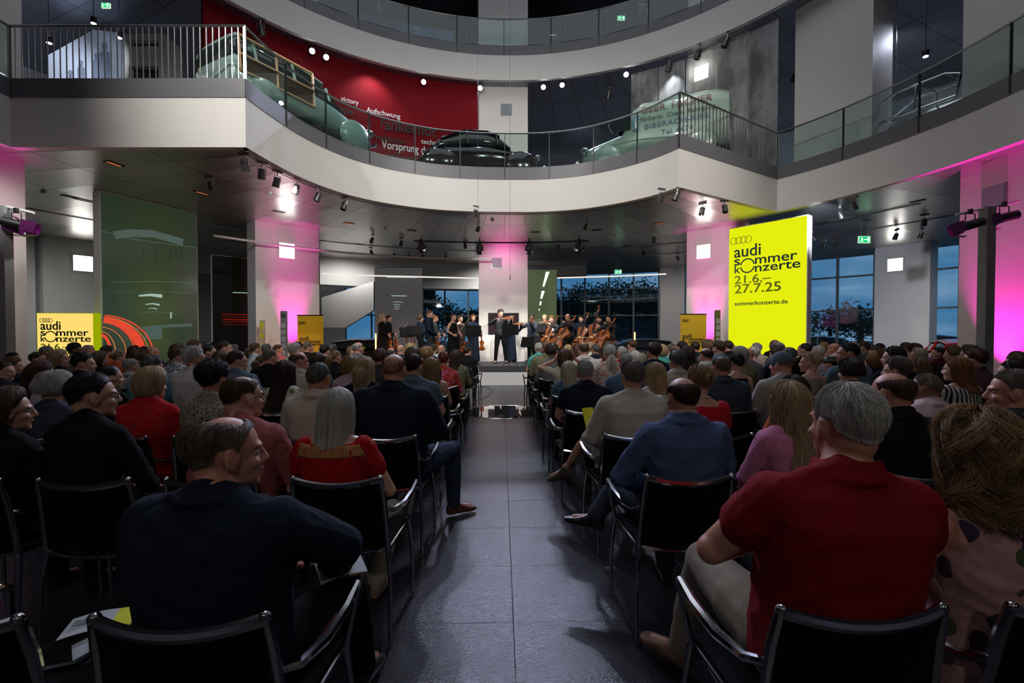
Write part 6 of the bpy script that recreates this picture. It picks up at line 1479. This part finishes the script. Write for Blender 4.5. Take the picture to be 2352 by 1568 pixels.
for a, i, p, sc in ppl:
    px, top = float(a[0]), float(a[1]); near = i <= 1; mid = i in (2, 3); ex = a[11]; hero = near or mid
    P = pose_for(a, i, hero); key_t = (P['sex'], round(P['w'], 1), P['sleeve'], P['low'], P['collar'], P['twist'])
    legcol = 'black'; custom = False; shoe_m = shoe_black
    if px == 512: P['el'] = [V3(-.27, .02, .82), V3(.335, .08, .90)]; P['wr'] = [V3(-.05, .34, .72), V3(.20, .34, .68)]; P['hd'] = [V3(1, .3, 0), V3(.6, .7, -.2)]; P['head'] = V3(.01, .01, 1.215); P['kn'][1] = V3(.24, .46, .56); P['an'][1] = V3(.24, .62, .12); custom = True
    if px == 775: P['el'] = [V3(-.26, .0, .78), V3(.30, .0, .76)]; P['kn'][1] = V3(.22, .40, .50); P['an'][1] = V3(.17, .20, .13); P['an'][0] = V3(.06, .22, .12); legcol = 'trbeige'; custom = True; shoe_m = mat('beige_leather', (.22, .13, .10), .5)
    if px == 906: P['kn'][1] = V3(.36, .44, .56); P['an'][1] = V3(.36, .50, .11); P['toe'][1] = V3(.9, .5, 0); custom = True; legcol = 'jeans'; shoe_m = shoe_brown; P['el'] = [V3(-.31, -.02, .80), V3(.31, .0, .80)]
    if px == 1565: P['kn'][0] = V3(-.27, .38, .60); P['an'][0] = V3(-.40, .36, .44); P['toe'][0] = V3(-.9, .4, .1); P['kn'][1] = V3(.02, .42, .50); P['an'][1] = V3(.05, .38, .10); P['el'][0] = V3(-.33, .02, .78); custom = True; legcol = 'dkdenim'
    if px == 1452: P['kn'][0] = V3(-.26, .38, .70); P['an'][0] = V3(-.43, .42, .44); P['toe'][0] = V3(-.8, .5, -.3); P['kn'][1] = V3(.05, .42, .50); P['legs'] = 'short'; custom = True; legcol = 'greybeige'; P['el'] = [V3(-.30, .02, .78), V3(.27, .02, .80)]; shoe_m = mat('brown_canvas', (.07, .05, .04), .8)
    if px == 1935: P['kn'] = [V3(-.23, .42, .62), V3(.10, .42, .55)]; P['an'] = [V3(-.22, .66, .13), V3(.12, .5, .10)]; P['toe'][0] = V3(-.6, .8, .1); P['el'] = [V3(-.37, .04, .84), V3(.27, .02, .82)]; P['wr'] = [V3(.06, .26, .84), V3(-.06, .30, .80)]; P['hd'] = [V3(1, .1, .1), V3(-1, .1, .1)]; custom = True; legcol = 'trbeige'; shoe_m = shoe_tan; P['pel'] = V3(-.06, -.05, .56); P['neck'] = V3(-.03, -.055, 1.085); P['head'] = V3(-.005, -.01, 1.225)
    if px == 2236: P['el'] = [V3(-.27, -.02, .82), V3(.26, .0, .8)]; custom = True; legcol = 'p_pinkrose'
    if ex == 'handsup': P['el'] = [V3(-.36, .04, 1.10), V3(.30, .10, 1.12)]; P['wr'] = [V3(-.135, .03, 1.20), V3(.135, .05, 1.22)]; P['hd'] = [V3(.3, -.2, 1), V3(-.3, -.2, 1)]; P['hn'] = [V3(1, 0, 0), V3(-1, 0, 0)]; P['curl'] = .2; custom = True
    pitch_ = 0
    if near: vox = .0075
    elif mid: vox = .010
    else: vox = .013
    root = empty('person', (p.x, HEAD[i]-.0, 0), 0); root.scale = (sc, sc, sc)
    if hero or custom:
        body = make_body(P, vox); topm = make_top(P, vox+.001, int(px), .010 if near else .007); bot = make_bottom(P, .012, int(px)) if (near or custom) else cached(('bot', P['sex']), lambda: make_bottom(P, .014))
        sk_ = None
    else:
        body = cached(('body', P['sex'], round(P['w'], 1), P['yaw'], P['sleeve'] == 'none'), lambda: make_body(P, vox)); topm = cached(('top',)+key_t, lambda: make_top(P, vox, 3, .004)); bot = cached(('bot', P['sex']), lambda: make_bottom(P, .014)); sk_ = (P['sex'],)
    mo('body', body, skin(a[10]), root); mo('jacket' if P['sleeve'] == 'jacket' else 'top', topm, clothm(a[8]), root); mo('trousers', bot, clothm(legcol) if legcol.startswith('p_') else cloth(legcol), root); shoes(P, root, shoe_m, sk_)
    H = head_matrix(P); hs = a[6]; st, kw = STYLEKW.get(hs, (hs, {})); lod = 3 if i == 0 else 2 if i <= 3 else 1
    if px == 775: kw = dict(hang=.19, drift=.10, vol=.018)
    if px == 1935: st = 'short'; kw = dict(vol=.007, lift=.012, n=1)
    if px == 512: kw = dict(start=.62, vol=.016, slen=.055, lift=.016, wave=.005, wf=14)
    if px == 2236: kw = dict(hang=.17, drift=.26, vol=.030, wave=.020, wf=13, lift=.026, slen=.11)
    hm = cached(('hair', hs, lod, px if kw and px in (775, 1935, 512, 2236) else 0), lambda: hair_mesh(st, lod, int(px), **kw)); mo('hair', hm, hair_mat(a[7]), root, H)
    if ex == 'g' and i <= 6: glasses(root, H)
    if i <= 4 and abs(P['yaw']) > 35: eyes(root, P)
    if ex == 'yoke':
        Q = dict(P); S_ = torso_sections(Q, .022, .75, .93); m_ = MB(); ell_loft(m_, S_)
        for i2, s_ in enumerate(shoulders(P)): cap(m_, [s_, s_.lerp(P['el'][i2], .22)], [.066, .062])
        mo('shoulder_yoke', remesh(m_, .009, 3, .002, 1, 'shoulder_yoke'), clothm('p_epaulette'), root)
    if px == 1565:
        m_ = MB(); hb = H @ V3(0, -.018, -.075); ax = (hb-P['neck']).normalized()
        for k, dz in enumerate((.036, .048, .060)): m_.tube([P['neck']+ax*dz+V3(math.cos(b_)*.071, math.sin(b_)*.071, -.018*math.sin(b_)) for b_ in np.linspace(0, 2*PI, 25)[:-1]], .007, 8, closed=True)
        m_.obj('shirt_collar', cloth('palepink'), root)
    if ex == 'strap': MB().tube([V3(-.12, -.16, .70), V3(-.06, -.185, .85), V3(.02, -.178, .98), V3(.085, -.13, 1.075), V3(.10, -.05, 1.085), V3(.09, .04, 1.03)], .009, 6, flat=.3).obj('bag_strap', mat('tan_strap', (.25, .13, .06), .6), root)
    if ex == 'pearls':
        m_ = MB()
        for k in range(26): b_ = 2*PI*k/26; m_.ball(P['neck']+V3(math.cos(b_)*.066, math.sin(b_)*.062+.005, .012+.018*-math.sin(b_)), .0065, 8, 6)
        m_.obj('necklace', mat('pearl', (.6, .56, .5), .3), root)
    if ex == 'beanie': MB().lathe([(.082*math.sin(t), .03+.098*math.cos(t)) for t in np.linspace(.02, 1.95, 14)], 24).obj('beanie', mat('blue_grey_knit', (.07, .10, .13), .9, bump=.5, bscale=300), root).matrix_local = H @ Matrix.Translation((0, -.014, .006)) @ Matrix.Rotation(-.18, 4, 'X') @ Matrix.Diagonal((1.0, 1.25, 1, 1))
    if ex == 'cap':
        c_ = MB(); c_.ball((0, -.01, .058), (.092, .118, .052), 20, 12); c_.ball((0, .095, .045), (.062, .045, .010), 16, 8); c_.obj('flat_cap', mat('grey_wool', (.06, .06, .065), .95, bump=.5, bscale=300), root).matrix_local = H
    if ex == 's': glasses(root, H @ Matrix.Translation((0, -.03, .075)) @ Matrix.Rotation(.5, 4, 'X'))
    if ex == 'band': MB().tube([(math.cos(b_)*.092, -.012+math.sin(b_)*.03, .030+math.sin(b_)*.095) for b_ in np.linspace(-.2, PI+.2, 20)], .008, 6).obj('headband', black, root).matrix_local = H
    sexw = 'man' if a[3] == 'm' else 'woman'; hw = HW[hs] % HN.get(a[7], a[7]); cw = CW.get(a[8], a[8]); gar = '' if a[8] == 'bluesuit' else {'jacket': ' jacket', 'long': ' top', 'short': ' shirt', 'none': ' sleeveless top'}[P['sleeve']]
    place = next(m_ for x_, m_ in MARK if px < x_)
    lab = '%s with %s, %s%s, %s' % ('person', hw, cw, gar, ['nearest the camera', 'second row from camera', 'third row from camera', 'fourth row from camera'][i] if i < 4 else place)
    if ex == 'beanie': lab = 'person in blue-grey beanie and beige striped shirt, before the yellow wall'
    if ex == 'cap': lab = 'person in flat grey cap, %s top, %s' % (cw, place)
    if ex == 'handsup': lab = 'person holding both hands to long brown hair, cream shirt, right of the aisle'
    if px == 1075: lab = 'small boy with dark hair and black shirt in the front row left of the aisle'
    if lab in labels_used: lab = lab.replace(', before', ', farther row before').replace(', by the', ', farther row by the').replace(', at the', ', farther row at the')
    lab = lab if len(lab.split()) <= 16 else lab.replace(' sleeveless', '').replace(' and ', ', ')
    k_ = 2
    while lab in labels_used: lab = lab.replace('farther row', 'distant row').replace(', second row', ' and chair arms, second row') + ('' if k_ < 3 else ', small'); k_ += 1
    if len(lab.split()) > 16: print('LONG', lab)
    labels_used.add(lab); tag(root, lab, 'person', 'seated audience')
    # a chair for everyone
    cx = p.x
    if i <= 2: g0 = [-.77-.58*k for k in range(8)]+[.89+.58*k for k in range(8)]; cx = min(g0, key=lambda q: abs(q-p.x)+(.9 if any(abs(q-c) < .3 for c in chairs_at[i]) else 0))
    if not any(abs(cx-c) < .47 for c in chairs_at[i]): chairs_at[i].append(cx)
for i in range(len(CH)):
    for x in (-.77, .89):
        if not any(abs(x-c) < .47 for c in chairs_at[i]): chairs_at[i].append(x)
for i, xs in ((0, (-1.35, .89, 1.47, -.77)), (1, (-1.93, -1.35, -.77, .89, 1.47, 2.05, -2.5)), (2, (-1.93, -1.35, -2.5, -3.1, 1.47, 2.05, 2.63, 3.2)), (3, (-1.93, -1.35, -2.5, 2.05, 2.7, 3.3))):
    for x in xs:
        if not any(abs(x-c) < .45 for c in chairs_at[i]): chairs_at[i].append(x)
RN = ['nearest row', 'second row from the camera', 'third row from the camera', 'fourth row from the camera']
n_ch = 0
for i in range(len(CH)):
    L_ = sorted([c for c in chairs_at[i] if c < 0], reverse=True); R_ = sorted([c for c in chairs_at[i] if c > 0])
    for side, arr in (('left', L_), ('right', R_)):
        for k, x in enumerate(arr):
            nearc = i <= 3 or k == 0
            if i < 4: lab = 'black mesh armchair, %s, %s %s of the aisle' % (RN[i], ['aisle seat' if k == 0 else ORD[k]+' seat'][0], side)
            elif k == 0: lab = 'black mesh armchair at the aisle, %s side, %s row from the camera' % (side, ORD[i])
            else: lab = 'black mesh armchair almost hidden behind seated people, %s row, %s side' % (ORD[i], side)
            put_chair(x, CH[i]+.21, 0, nearc, lab, 'audience armchairs' if (i < 4 or k == 0) else 'hidden armchairs, %s row %s' % (ORD[i], side)); n_ch += 1
# things held or lying on chairs
def sheet(name, label, c, rz, tilt, w_, h_, m, marks=(), group=None):
    e = empty(name, c, 0, label, 'leaflet', group); R = (Matrix.Rotation(rz, 4, 'Z') @ Matrix.Rotation(tilt, 4, 'X')).to_3x3(); V = []; F = []; n = 8
    for z in (0, .0012):
        for k in range(n+1):
            for s in (0, 1): u = k/n-.5; V.append(R @ V3(u*w_, (s-.5)*h_, z+.012*math.cos(u*3)))
    for k in range(n): o = 2*k; q = 2*(n+1); F += [(o, o+1, o+3, o+2), (q+o, q+o+2, q+o+3, q+o+1)]
    MB().add(V, F).obj('sheet', m, e)
    for x, y, sx, sy, mm in marks: MB().box(R @ V3(x, y, .012*math.cos(x/w_*3)+.004), (sx, sy, .0008), R).obj('print', mm, e, smooth=0)
    return e
yel = mat('yellow_paper', (.62, .62, .01), .6); wp = mat('white_paper', (.42, .43, .46), .7); pk = mat('printed_black', (.03, .03, .03), .6)
p = aty(782, 1300, 1.60); sheet('leaflet', 'plain white folded sheet held by the man in the dark jacket nearest the camera', p, .6, .35, .15, .11, wp)
p = aty(232, 1432, 1.42); sheet('leaflet', 'white and yellow leaflet lying on the chair at lower left, upper one', p, .35, .05, .17, .10, wp, [(.055, 0, .06, .098, yel), (-.03, .01, .07, .003, pk), (-.03, .0, .07, .003, pk), (-.03, -.01, .07, .003, pk)], 'leaflets at lower left')
p = aty(248, 1475, 1.36); sheet('leaflet', 'yellow leaflet lying on the chair at lower left, lower one', p, .75, .05, .15, .09, wp, [(.02, 0, .11, .088, yel)], 'leaflets at lower left')
p = aty(1355, 965, 3.50); e = sheet('leaflet', 'yellow programme card held at the knee of the person in cream knit', p, .45, 1.2, .10, .19, yel)
# ================================================================ MUSICIANS
varn = mat('orange_varnish', (.34, .085, .014), .22, var=.35, vscale=9, coat=.5); varn2 = mat('brown_varnish', (.16, .045, .012), .25, var=.3, vscale=9, coat=.5); ebony = mat('ebony', (.012, .01, .01), .3)
OUT = [(0, .06), (.02, .17), (.07, .25), (.14, .288), (.22, .293), (.30, .265), (.37, .205), (.405, .185), (.42, .20), (.44, .165), (.50, .148), (.57, .155), (.61, .175), (.625, .195), (.65, .18), (.70, .205), (.78, .236), (.86, .230), (.93, .18), (.98, .09), (1.0, .05)]
def instrument(kind, label, bottom, top, normal, group, varnish=varn):
    """bottom = lower end of the body, top = scroll tip, normal = the way the strings face"""
    b, t = V3(*bottom), V3(*top); z = (t-b).normalized(); s = (t-b).length/1.66; n = V3(*normal); n = (n-z*n.dot(z)).normalized(); x = z.cross(n).normalized()
    e = empty(kind, b, 0, label, kind, group); R = Matrix((x, -n, z)).transposed()
    T_ = lambda p: R @ (V3(*p)*s)
    def put(mb, name, m, par=None): mb.v = [tuple(T_(p)) for p in mb.v]; return mb.obj(name, m, par or e)
    pts = [(w_, t_) for t_, w_ in OUT]+[(-w_, t_) for t_, w_ in OUT[::-1]]; th = .10 if kind == 'violin' else .19; N = len(pts); V = []; F = []
    for y, sc in ((-th/2-.022, .55), (-th/2-.004, .92), (-th/2+.008, 1.0), (-th/2+.02, .965), (th/2-.02, .965), (th/2-.008, 1.0), (th/2+.004, .92), (th/2+.02, .55)): V += [(w_*sc, y, .5+(t_-.5)*(sc if sc > .9 else sc*1.15)) for w_, t_ in pts]
    for k in range(7): F += [(k*N+i, k*N+(i+1) % N, (k+1)*N+(i+1) % N, (k+1)*N+i) for i in range(N)]
    F += [tuple(range(N))[::-1], tuple(range(7*N, 8*N))]; put(MB().add(V, F), 'body', varnish)
    nk = put(MB().tube([(0, -th/2+.0, .96), (0, -th/2-.02, 1.10), (0, -th/2-.01, 1.36)], [.055, .036, .032], 8), 'neck', varnish)
    put(MB().tube([(0, -th/2+.0, 1.36), (0, -th/2+.02, 1.50), (0, -th/2+.03, 1.58), (0, -th/2-.02, 1.64), (0, -th/2-.07, 1.60), (0, -th/2-.05, 1.56)], [.034, .030, .034, .034, .030, .022], 8).ball((0, -th/2-.02, 1.60), (.055, .03, .03), 10, 8), 'scroll', varnish)
    put(MB().box((0, -th/2-.065, 1.02), (.075, .014, .74)), 'fingerboard', ebony); put(MB().box((0, -th/2-.06, .47), (.13, .010, .09)), 'bridge', mat('maple', (.45, .28, .12), .4)); put(MB().box((0, -th/2-.05, .18), (.06, .018, .30)), 'tailpiece', ebony)
    for q in (-1, 1):
        for zz in (1.42, 1.50): put(MB().tube([(q*.02, -th/2+.01, zz), (q*.10, -th/2+.01, zz)], [.010, .016], 6), 'peg', ebony)
        put(MB().tube([(q*.085, -th/2-.024, .40), (q*.10, -th/2-.025, .48), (q*.075, -th/2-.025, .56)], .009, 5), 'sound_hole', ebony)
    st = MB()
    for q in (-.024, -.008, .008, .024): st.tube([(q*1.6, -th/2-.06, .30), (q*1.6, -th/2-.11, .47), (q*.8, -th/2-.075, 1.38)], .003, 4)
    put(st, 'strings', steel)
    if kind != 'violin':
        ep = MB().tube([(0, 0, .01), (0, 0, -.28 if kind == 'cello' else -.16)], .012, 6); put(ep, 'endpin', steel)
    return e
def bow(a, b, label):
    e = empty('bow', a, 0, label, 'bow', 'string bows'); d = V3(*b)-V3(*a); up = V3(0, -.3, 1); 
    MB().tube([(0, 0, 0), d*.5+up*.006, d], [.006, .005, .004], 6).obj('stick', mat('pernambuco', (.22, .10, .05), .4), e)
    MB().tube([d*.03-up*.02, d*.98-up*.018], .003, 4).obj('bow_hair', mat('horse_hair', (.6, .56, .48), .6), e); MB().box(d*.05-up*.01, (.03, .02, .03)).obj('frog', ebony, e); return e
def musician(x, y, z0, rz, sc, P, hs, hc, cl, bt, label, sk_='fair', gl=False, seed=1):
    root = empty('person', (x, y, z0), rz, label, 'person', 'musicians on stage'); root.scale = (sc, sc, sc); vox = .011
    mo('body', make_body(P, vox), skin(sk_), root); mo('top', make_top(P, vox+.001, seed, .003), clothm(cl), root)
    if P.get('skirt'):
        mb = MB(); S = torso_sections(P, .010, -.1, .2)[::-1]; p0 = P['pel']; k = P['skirt']
        S += [(V3(p0.x*.9, p0.y, p0.z*(1-t)+k*t), V3(.185+.05*t, 0, 0), V3(0, .14+.08*t, 0)) for t in (.25, .5, .75, 1)]; ell_loft(mb, S); mo('skirt', remesh(mb, .014, 2, .006, seed, 'skirt'), clothm(bt), root)
    else: mo('trousers', make_bottom(P, .014, seed), clothm(bt), root)
    shoes(P, root, shoe_black); H = head_matrix(P); st, kw = STYLEKW.get(hs, (hs, {})); mo('hair', cached(('hair', hs, 1, 0), lambda: hair_mesh(st, 1, seed, **kw)), hair_mat(hc), root, H); eyes(root, P)
    if gl: glasses(root, H)
    return root
def stand_pose(sex='m', **k):
    P = base_pose(); P.update(sex=sex, pel=V3(0, 0, .93), neck=V3(0, -.02, 1.455), head=V3(0, .02, 1.592), kn=[V3(-.10, .03, .50), V3(.10, .03, .50)], an=[V3(-.12, 0, .10), V3(.12, 0, .10)], el=[V3(-.27, .0, 1.15), V3(.27, 0, 1.15)],
             wr=[V3(-.24, .16, .98), V3(.22, .22, 1.02)], hd=[V3(.2, .5, -.8), V3(-.2, .8, -.2)], hn=[V3(1, 0, 0), V3(-1, 0, 0)], curl=1.0, sleeve='long'); P.update(k); return P
PLAY = dict(el=[V3(-.27, .20, 1.20), V3(.38, .14, 1.26)], wr=[V3(-.30, .46, 1.40), V3(.17, .36, 1.40)], hd=[V3(.4, .2, .8), V3(-.6, .5, -.3)], yaw=-28, roll=-8, pitch=-8)
def Pt(px, Y, z0=SZ): p = aty(px, 763, Y); return p.x
def loc(root_xy, rz, s, z0, v): 
    c, s_ = math.cos(rz), math.sin(rz); v = V3(*v)*s; return V3(root_xy[0]+c*v.x-s_*v.y, root_xy[1]+s_*v.x+c*v.y, z0+v.z)
def low_violin(xy, rz, s, P, lab, n=(0, -1, 0)):
    w_ = loc(xy, rz, s, SZ, P['wr'][0]+V3(0, .05, -.06)); instrument('violin', lab, w_+V3(.01, 0, -.44), w_+V3(0, .0, .16), n, 'violins held down')
def low_bow(xy, rz, s, P, d, lab): w_ = loc(xy, rz, s, SZ, P['wr'][1]+V3(-.02, .07, 0)); bow(w_-V3(*d)*.04, w_+V3(*d)*.70, lab)
R90 = -PI/2
MUS = [  # px, Y, rz, scale, sex, hair, colour, top, bottom, skirt, label, bowdir
 (878, 16.6, R90, 1.0, 'f', 'wavy', 'blonde', 'black', 'black', .1, 'person in black dress with long fair hair, leftmost violinist facing right', (.75, 0, .66)),
 (893, 17.5, R90, 1.0, 'f', 'bun', 'dark', 'black', 'black', .1, 'person in black dress with dark tied hair, second violinist from the left', (.70, 0, .70)),
 (965, 17.5, R90*.8, 1.0, 'f', 'grow', 'brown', 'navy', 'black', None, 'person in dark blue blouse with glasses, half hidden behind the music stands', None),
 (986, 14.35, R90*.95, 1.03, 'm', 'short', 'brown', 'navy', 'charcoal', None, 'tall person in dark blue jacket in profile, holding violin and bow down', (.72, 0, .69)),
 (999, 16.9, R90*.8, .99, 'f', 'short', 'auburn', 'charcoal', 'black', None, 'person with short red-brown hair behind the tall person in the blue jacket', None),
 (1041, 15.3, -2.2, .99, 'f', 'bun', 'redbrown', 'black', 'black', .1, 'person in sleeveless black dress with dark red bun, looking down at the bow', (.62, 0, .78)),
 (1057, 16.9, -2.3, .99, 'f', 'pony', 'dark', 'charcoal', 'black', .1, 'smiling person with dark tied hair behind the one with the red bun', (.6, 0, .8)),
 (1087, 16.4, -2.8, .99, 'f', 'long', 'auburn', 'navy', 'navy', .1, 'person with long red hair and dark velvet dress behind the wide music stand', (.80, -.1, .50))]
for i, (px, Y, rz, s, sex, hs, hc, cl, bt, sk, lab, bd) in enumerate(MUS):
    P = stand_pose(sex, skirt=sk, sleeve='none' if i in (5, 6) else 'long', pitch=-12 if i in (5, 6) else -3, roll=12 if i == 6 else 0)
    if i == 3: P['collar'] = 'shirt'
    xy = (Pt(px, Y), Y); musician(xy[0], Y, SZ, rz, s, P, hs, hc, cl, bt, lab, gl=(i == 2), seed=i+2)
    if bd:
        vlab = ['held at the side by the leftmost player in black', 'held by the second player from the left', '', 'held down by the tall player in the blue jacket', '', 'held down by the player with the red bun', 'held low by the smiling player behind the red bun', 'hanging from the hand of the player behind the wide music stand'][i]
        low_violin(xy, rz, s, P, 'orange-brown violin '+vlab, (-.1, -1, 0)); low_bow(xy, rz, s, P, bd, 'bow raised slanting, '+vlab.replace('held at the side by', 'of').replace('held down by', 'of').replace('held low by', 'of').replace('held by', 'of').replace('hanging from the hand of', 'of'))
# soloist
xy = (Pt(1150, 16.88), 16.88); P = stand_pose('m', **PLAY); P['an'] = [V3(-.17, .03, .10), V3(.17, -.02, .10)]; P['kn'] = [V3(-.13, .05, .50), V3(.14, .02, .50)]; rz = PI+.1; s = 1.10
musician(*xy, SZ, rz, s, P, 'curly', 'dark', 'charcoal', 'black', 'soloist person in black shirt and trousers playing the violin at centre stage', seed=21)
def play_violin(xy, rz, s, lab, z0=SZ, blab=''):
    a = loc(xy, rz, s, z0, (-.10, .12, 1.44)); b = loc(xy, rz, s, z0, (-.38, .56, 1.46)); instrument('violin', lab, a, b, (0, -.35, 1), 'violins being played')
    c = loc(xy, rz, s, z0, (.19, .40, 1.42)); m_ = a.lerp(b, .28)+V3(0, 0, .05); d = (m_-c).normalized(); bow(c-d*.03, c+d*.72, blab)
play_violin(xy, rz, s, 'violin played by the soloist at centre stage', blab='bow in the right hand of the soloist')
xy = (Pt(1173, 17.55), 17.55); P = stand_pose('f', skirt=.06, **PLAY); musician(*xy, SZ, PI+.5, .97, P, 'bun', 'ginger', 'navy', 'navy', 'person in long dark blue velvet dress almost hidden behind soloist and music stand', seed=22); play_violin(xy, PI+.5, .97, 'violin partly hidden behind the soloist', blab='bow partly hidden behind the soloist')
xy = (Pt(1222, 16.4), 16.4); P = stand_pose('m', **PLAY); musician(*xy, SZ, PI-.75, 1.0, P, 'short', 'black', 'dkdenim', 'black', 'person in blue denim shirt with short black hair playing the violin right of the soloist', 'brown', seed=23); play_violin(xy, PI-.75, 1.0, 'violin played by the person in the denim shirt', blab='bow of the person in the denim shirt')
xy = (Pt(1251, 17.5), 17.5); P = stand_pose('f', skirt=.06, **PLAY); P['sleeve'] = 'none'; musician(*xy, SZ, PI-.6, 1.02, P, 'bun', 'blonde', 'black', 'black', 'fair-haired person in sleeveless black dress playing the violin beside the cellists', seed=24); play_violin(xy, PI-.6, 1.02, 'violin played by the fair-haired person beside the cellists', blab='bow of the fair-haired person')
# riser and low strings
rs = MB().box((Pt(1325, 17), 16.75, SZ+.17), (2.9, 3.3, .34)).obj('riser', mat('riser_black', (.02, .02, .022), .7), smooth=0); tag(rs, 'low dark platform under the cellists and bass players', 'platform'); RZ = SZ+.34
def cello_player(px, Y, rz, s, hs, hc, cl, lab, seed, bot, top, clab, kind='cello', sk_='fair', vn=varn, stand=False, z0=None, nrm=(-.55, -.8, .25)):
    zb = (z0 if z0 is not None else RZ)
    if stand: P = stand_pose('m', el=[V3(-.30, .12, 1.28), V3(.30, .18, 1.10)], wr=[V3(-.20, .30, 1.52), V3(.16, .42, .92)], hd=[V3(.4, .2, .6), V3(-.4, .4, -.6)], yaw=-10, pitch=-10)
    else: P = base_pose(); P.update(sleeve='long', el=[V3(-.32, .12, .92), V3(.36, .18, .84)], wr=[V3(-.16, .30, 1.02), V3(.22, .46, .72)], hd=[V3(.4, .2, .6), V3(-.4, .5, -.5)], kn=[V3(-.26, .40, .50), V3(.26, .40, .50)], an=[V3(-.26, .36, .10), V3(.26, .36, .10)], pitch=-12, curl=.9, neck=V3(0, -.02, 1.08), head=V3(0, .05, 1.21), yaw=-8)
    x = Pt(px, Y); musician(x, Y, zb, rz, s, P, hs, hc, cl, 'black', lab, sk_, seed=seed)
    B, T = aty(*bot), aty(*top); instrument(kind, clab, B, T, nrm, 'cellos and double basses', vn)
    c = V3(x, Y, zb)+Matrix.Rotation(rz, 3, 'Z') @ (P['wr'][1]*s); m_ = B.lerp(T, .32)+V3(-.05, -.12, .0); d = (m_-c).normalized(); bow(c-d*.03, c+d*.70, 'bow '+clab.split(' ', 1)[1].replace('cello played by', 'of').replace('double bass of', 'of'))
    if not stand:
        e = empty('stool', (x, Y-.0, zb), rz, 'black stool under '+lab.split(' ', 1)[1][:60].rsplit(' ', 1)[0] if False else 'black stool of the seated player with '+HW.get(hs, '%s hair') % HN.get(hc, hc), 'stool', 'players stools')
        MB().box((0, -.05, .44), (.40, .36, .06)).obj('seat', black, e)
        for a_ in (-1, 1):
            for b_ in (-1, 1): MB().tube([(a_*.15, -.05+b_*.13, .42), (a_*.18, -.05+b_*.16, 0)], .014, 6).obj('leg', black, e)
cello_player(1268, 17.3, PI-.7, 1.0, 'curly', 'ginger', 'charcoal', 'seated person with curly ginger hair playing the cello', 31, (1247, 795, 16.5), (1284, 727, 16.7), 'brown cello played by the ginger-haired player', vn=varn2)
cello_player(1306, 15.6, PI-.95, 1.03, 'ring', 'dark', 'charcoal', 'seated person with receding dark hair playing the bright orange cello', 32, (1270, 799, 15.2), (1324, 728, 15.5), 'bright orange cello played by the balding player', sk_='tan')
cello_player(1334, 17.9, PI-.5, 1.0, 'curly', 'black', 'navy', 'standing person with curly black hair bent behind a double bass', 33, (1326, 800, 17.5), (1354, 719, 17.7), 'brown double bass of the curly-haired player', 'double_bass', stand=True, z0=SZ, vn=varn2)
cello_player(1376, 17.7, PI-.5, .98, 'short', 'black', 'navy', 'standing person hidden behind the tall double bass, arm raised to its neck', 34, (1356, 805, 17.2), (1379, 702, 17.3), 'tall double bass of the hidden player with raised arm', 'double_bass', stand=True, z0=SZ, vn=varn2)
cello_player(1399, 15.85, PI-.95, 1.0, 'fluffy', 'black', 'charcoal', 'seated person with straight black hair playing the rightmost cello', 35, (1366, 799, 15.3), (1414, 734, 15.6), 'orange cello played by the rightmost player', sk_='tan')
# music stands
def music_stand(px, py, Y, rz, label, tilt=.35, z0=SZ, w_=.50):
    p = aty(px, py, Y); e = empty('music_stand', (p.x, Y, z0), rz, label, 'music stand', 'black music stands'); h = p.z-z0
    R = Matrix.Rotation(-tilt, 3, 'X'); bevel(MB().box(V3(0, -.02, h), (w_, .012, .34), R).obj('desk', mat('matt_black', (.006, .006, .006), .85, spec=.2), e, smooth=0), .004); MB().box(V3(0, .03, h-.17), (w_, .06, .01), R).obj('ledge', black, e, smooth=0)
    MB().tube([(0, 0, h-.06), (0, 0, .12)], .010, 8).obj('pole', dark_metal, e)
    for k in range(3):
        a = k*2.094+.4; MB().tube([(0, 0, .22), (math.cos(a)*.16, math.sin(a)*.16, .10), (math.cos(a)*.30, math.sin(a)*.30, .01)], .008, 6).obj('leg', dark_metal, e)
    return e
for i, (px, py, Y, rz, lab) in enumerate([(934, 762, 16.2, .5, 'music stand before the leftmost violinists, left one of the pair'), (952, 759, 15.9, .15, 'music stand before the leftmost violinists, right one of the pair'), (1087, 759, 14.9, 0, 'wide music stand left of the soloist, nearest the aisle'), (1062, 757, 15.9, .1, 'music stand partly hidden behind the wide one left of the soloist'),
      (1171, 756, 15.2, 0, 'music stand right in front of the soloist'), (1212, 785, 15.4, -.7, 'low music stand right of the aisle opening, seen from the side'), (1232, 782, 15.9, .9, 'low music stand before the ginger-haired cellist'), (1240, 753, 16.9, 0, 'music stand between the denim shirt and the fair-haired violinist')]):
    music_stand(px, py, Y, rz, lab)
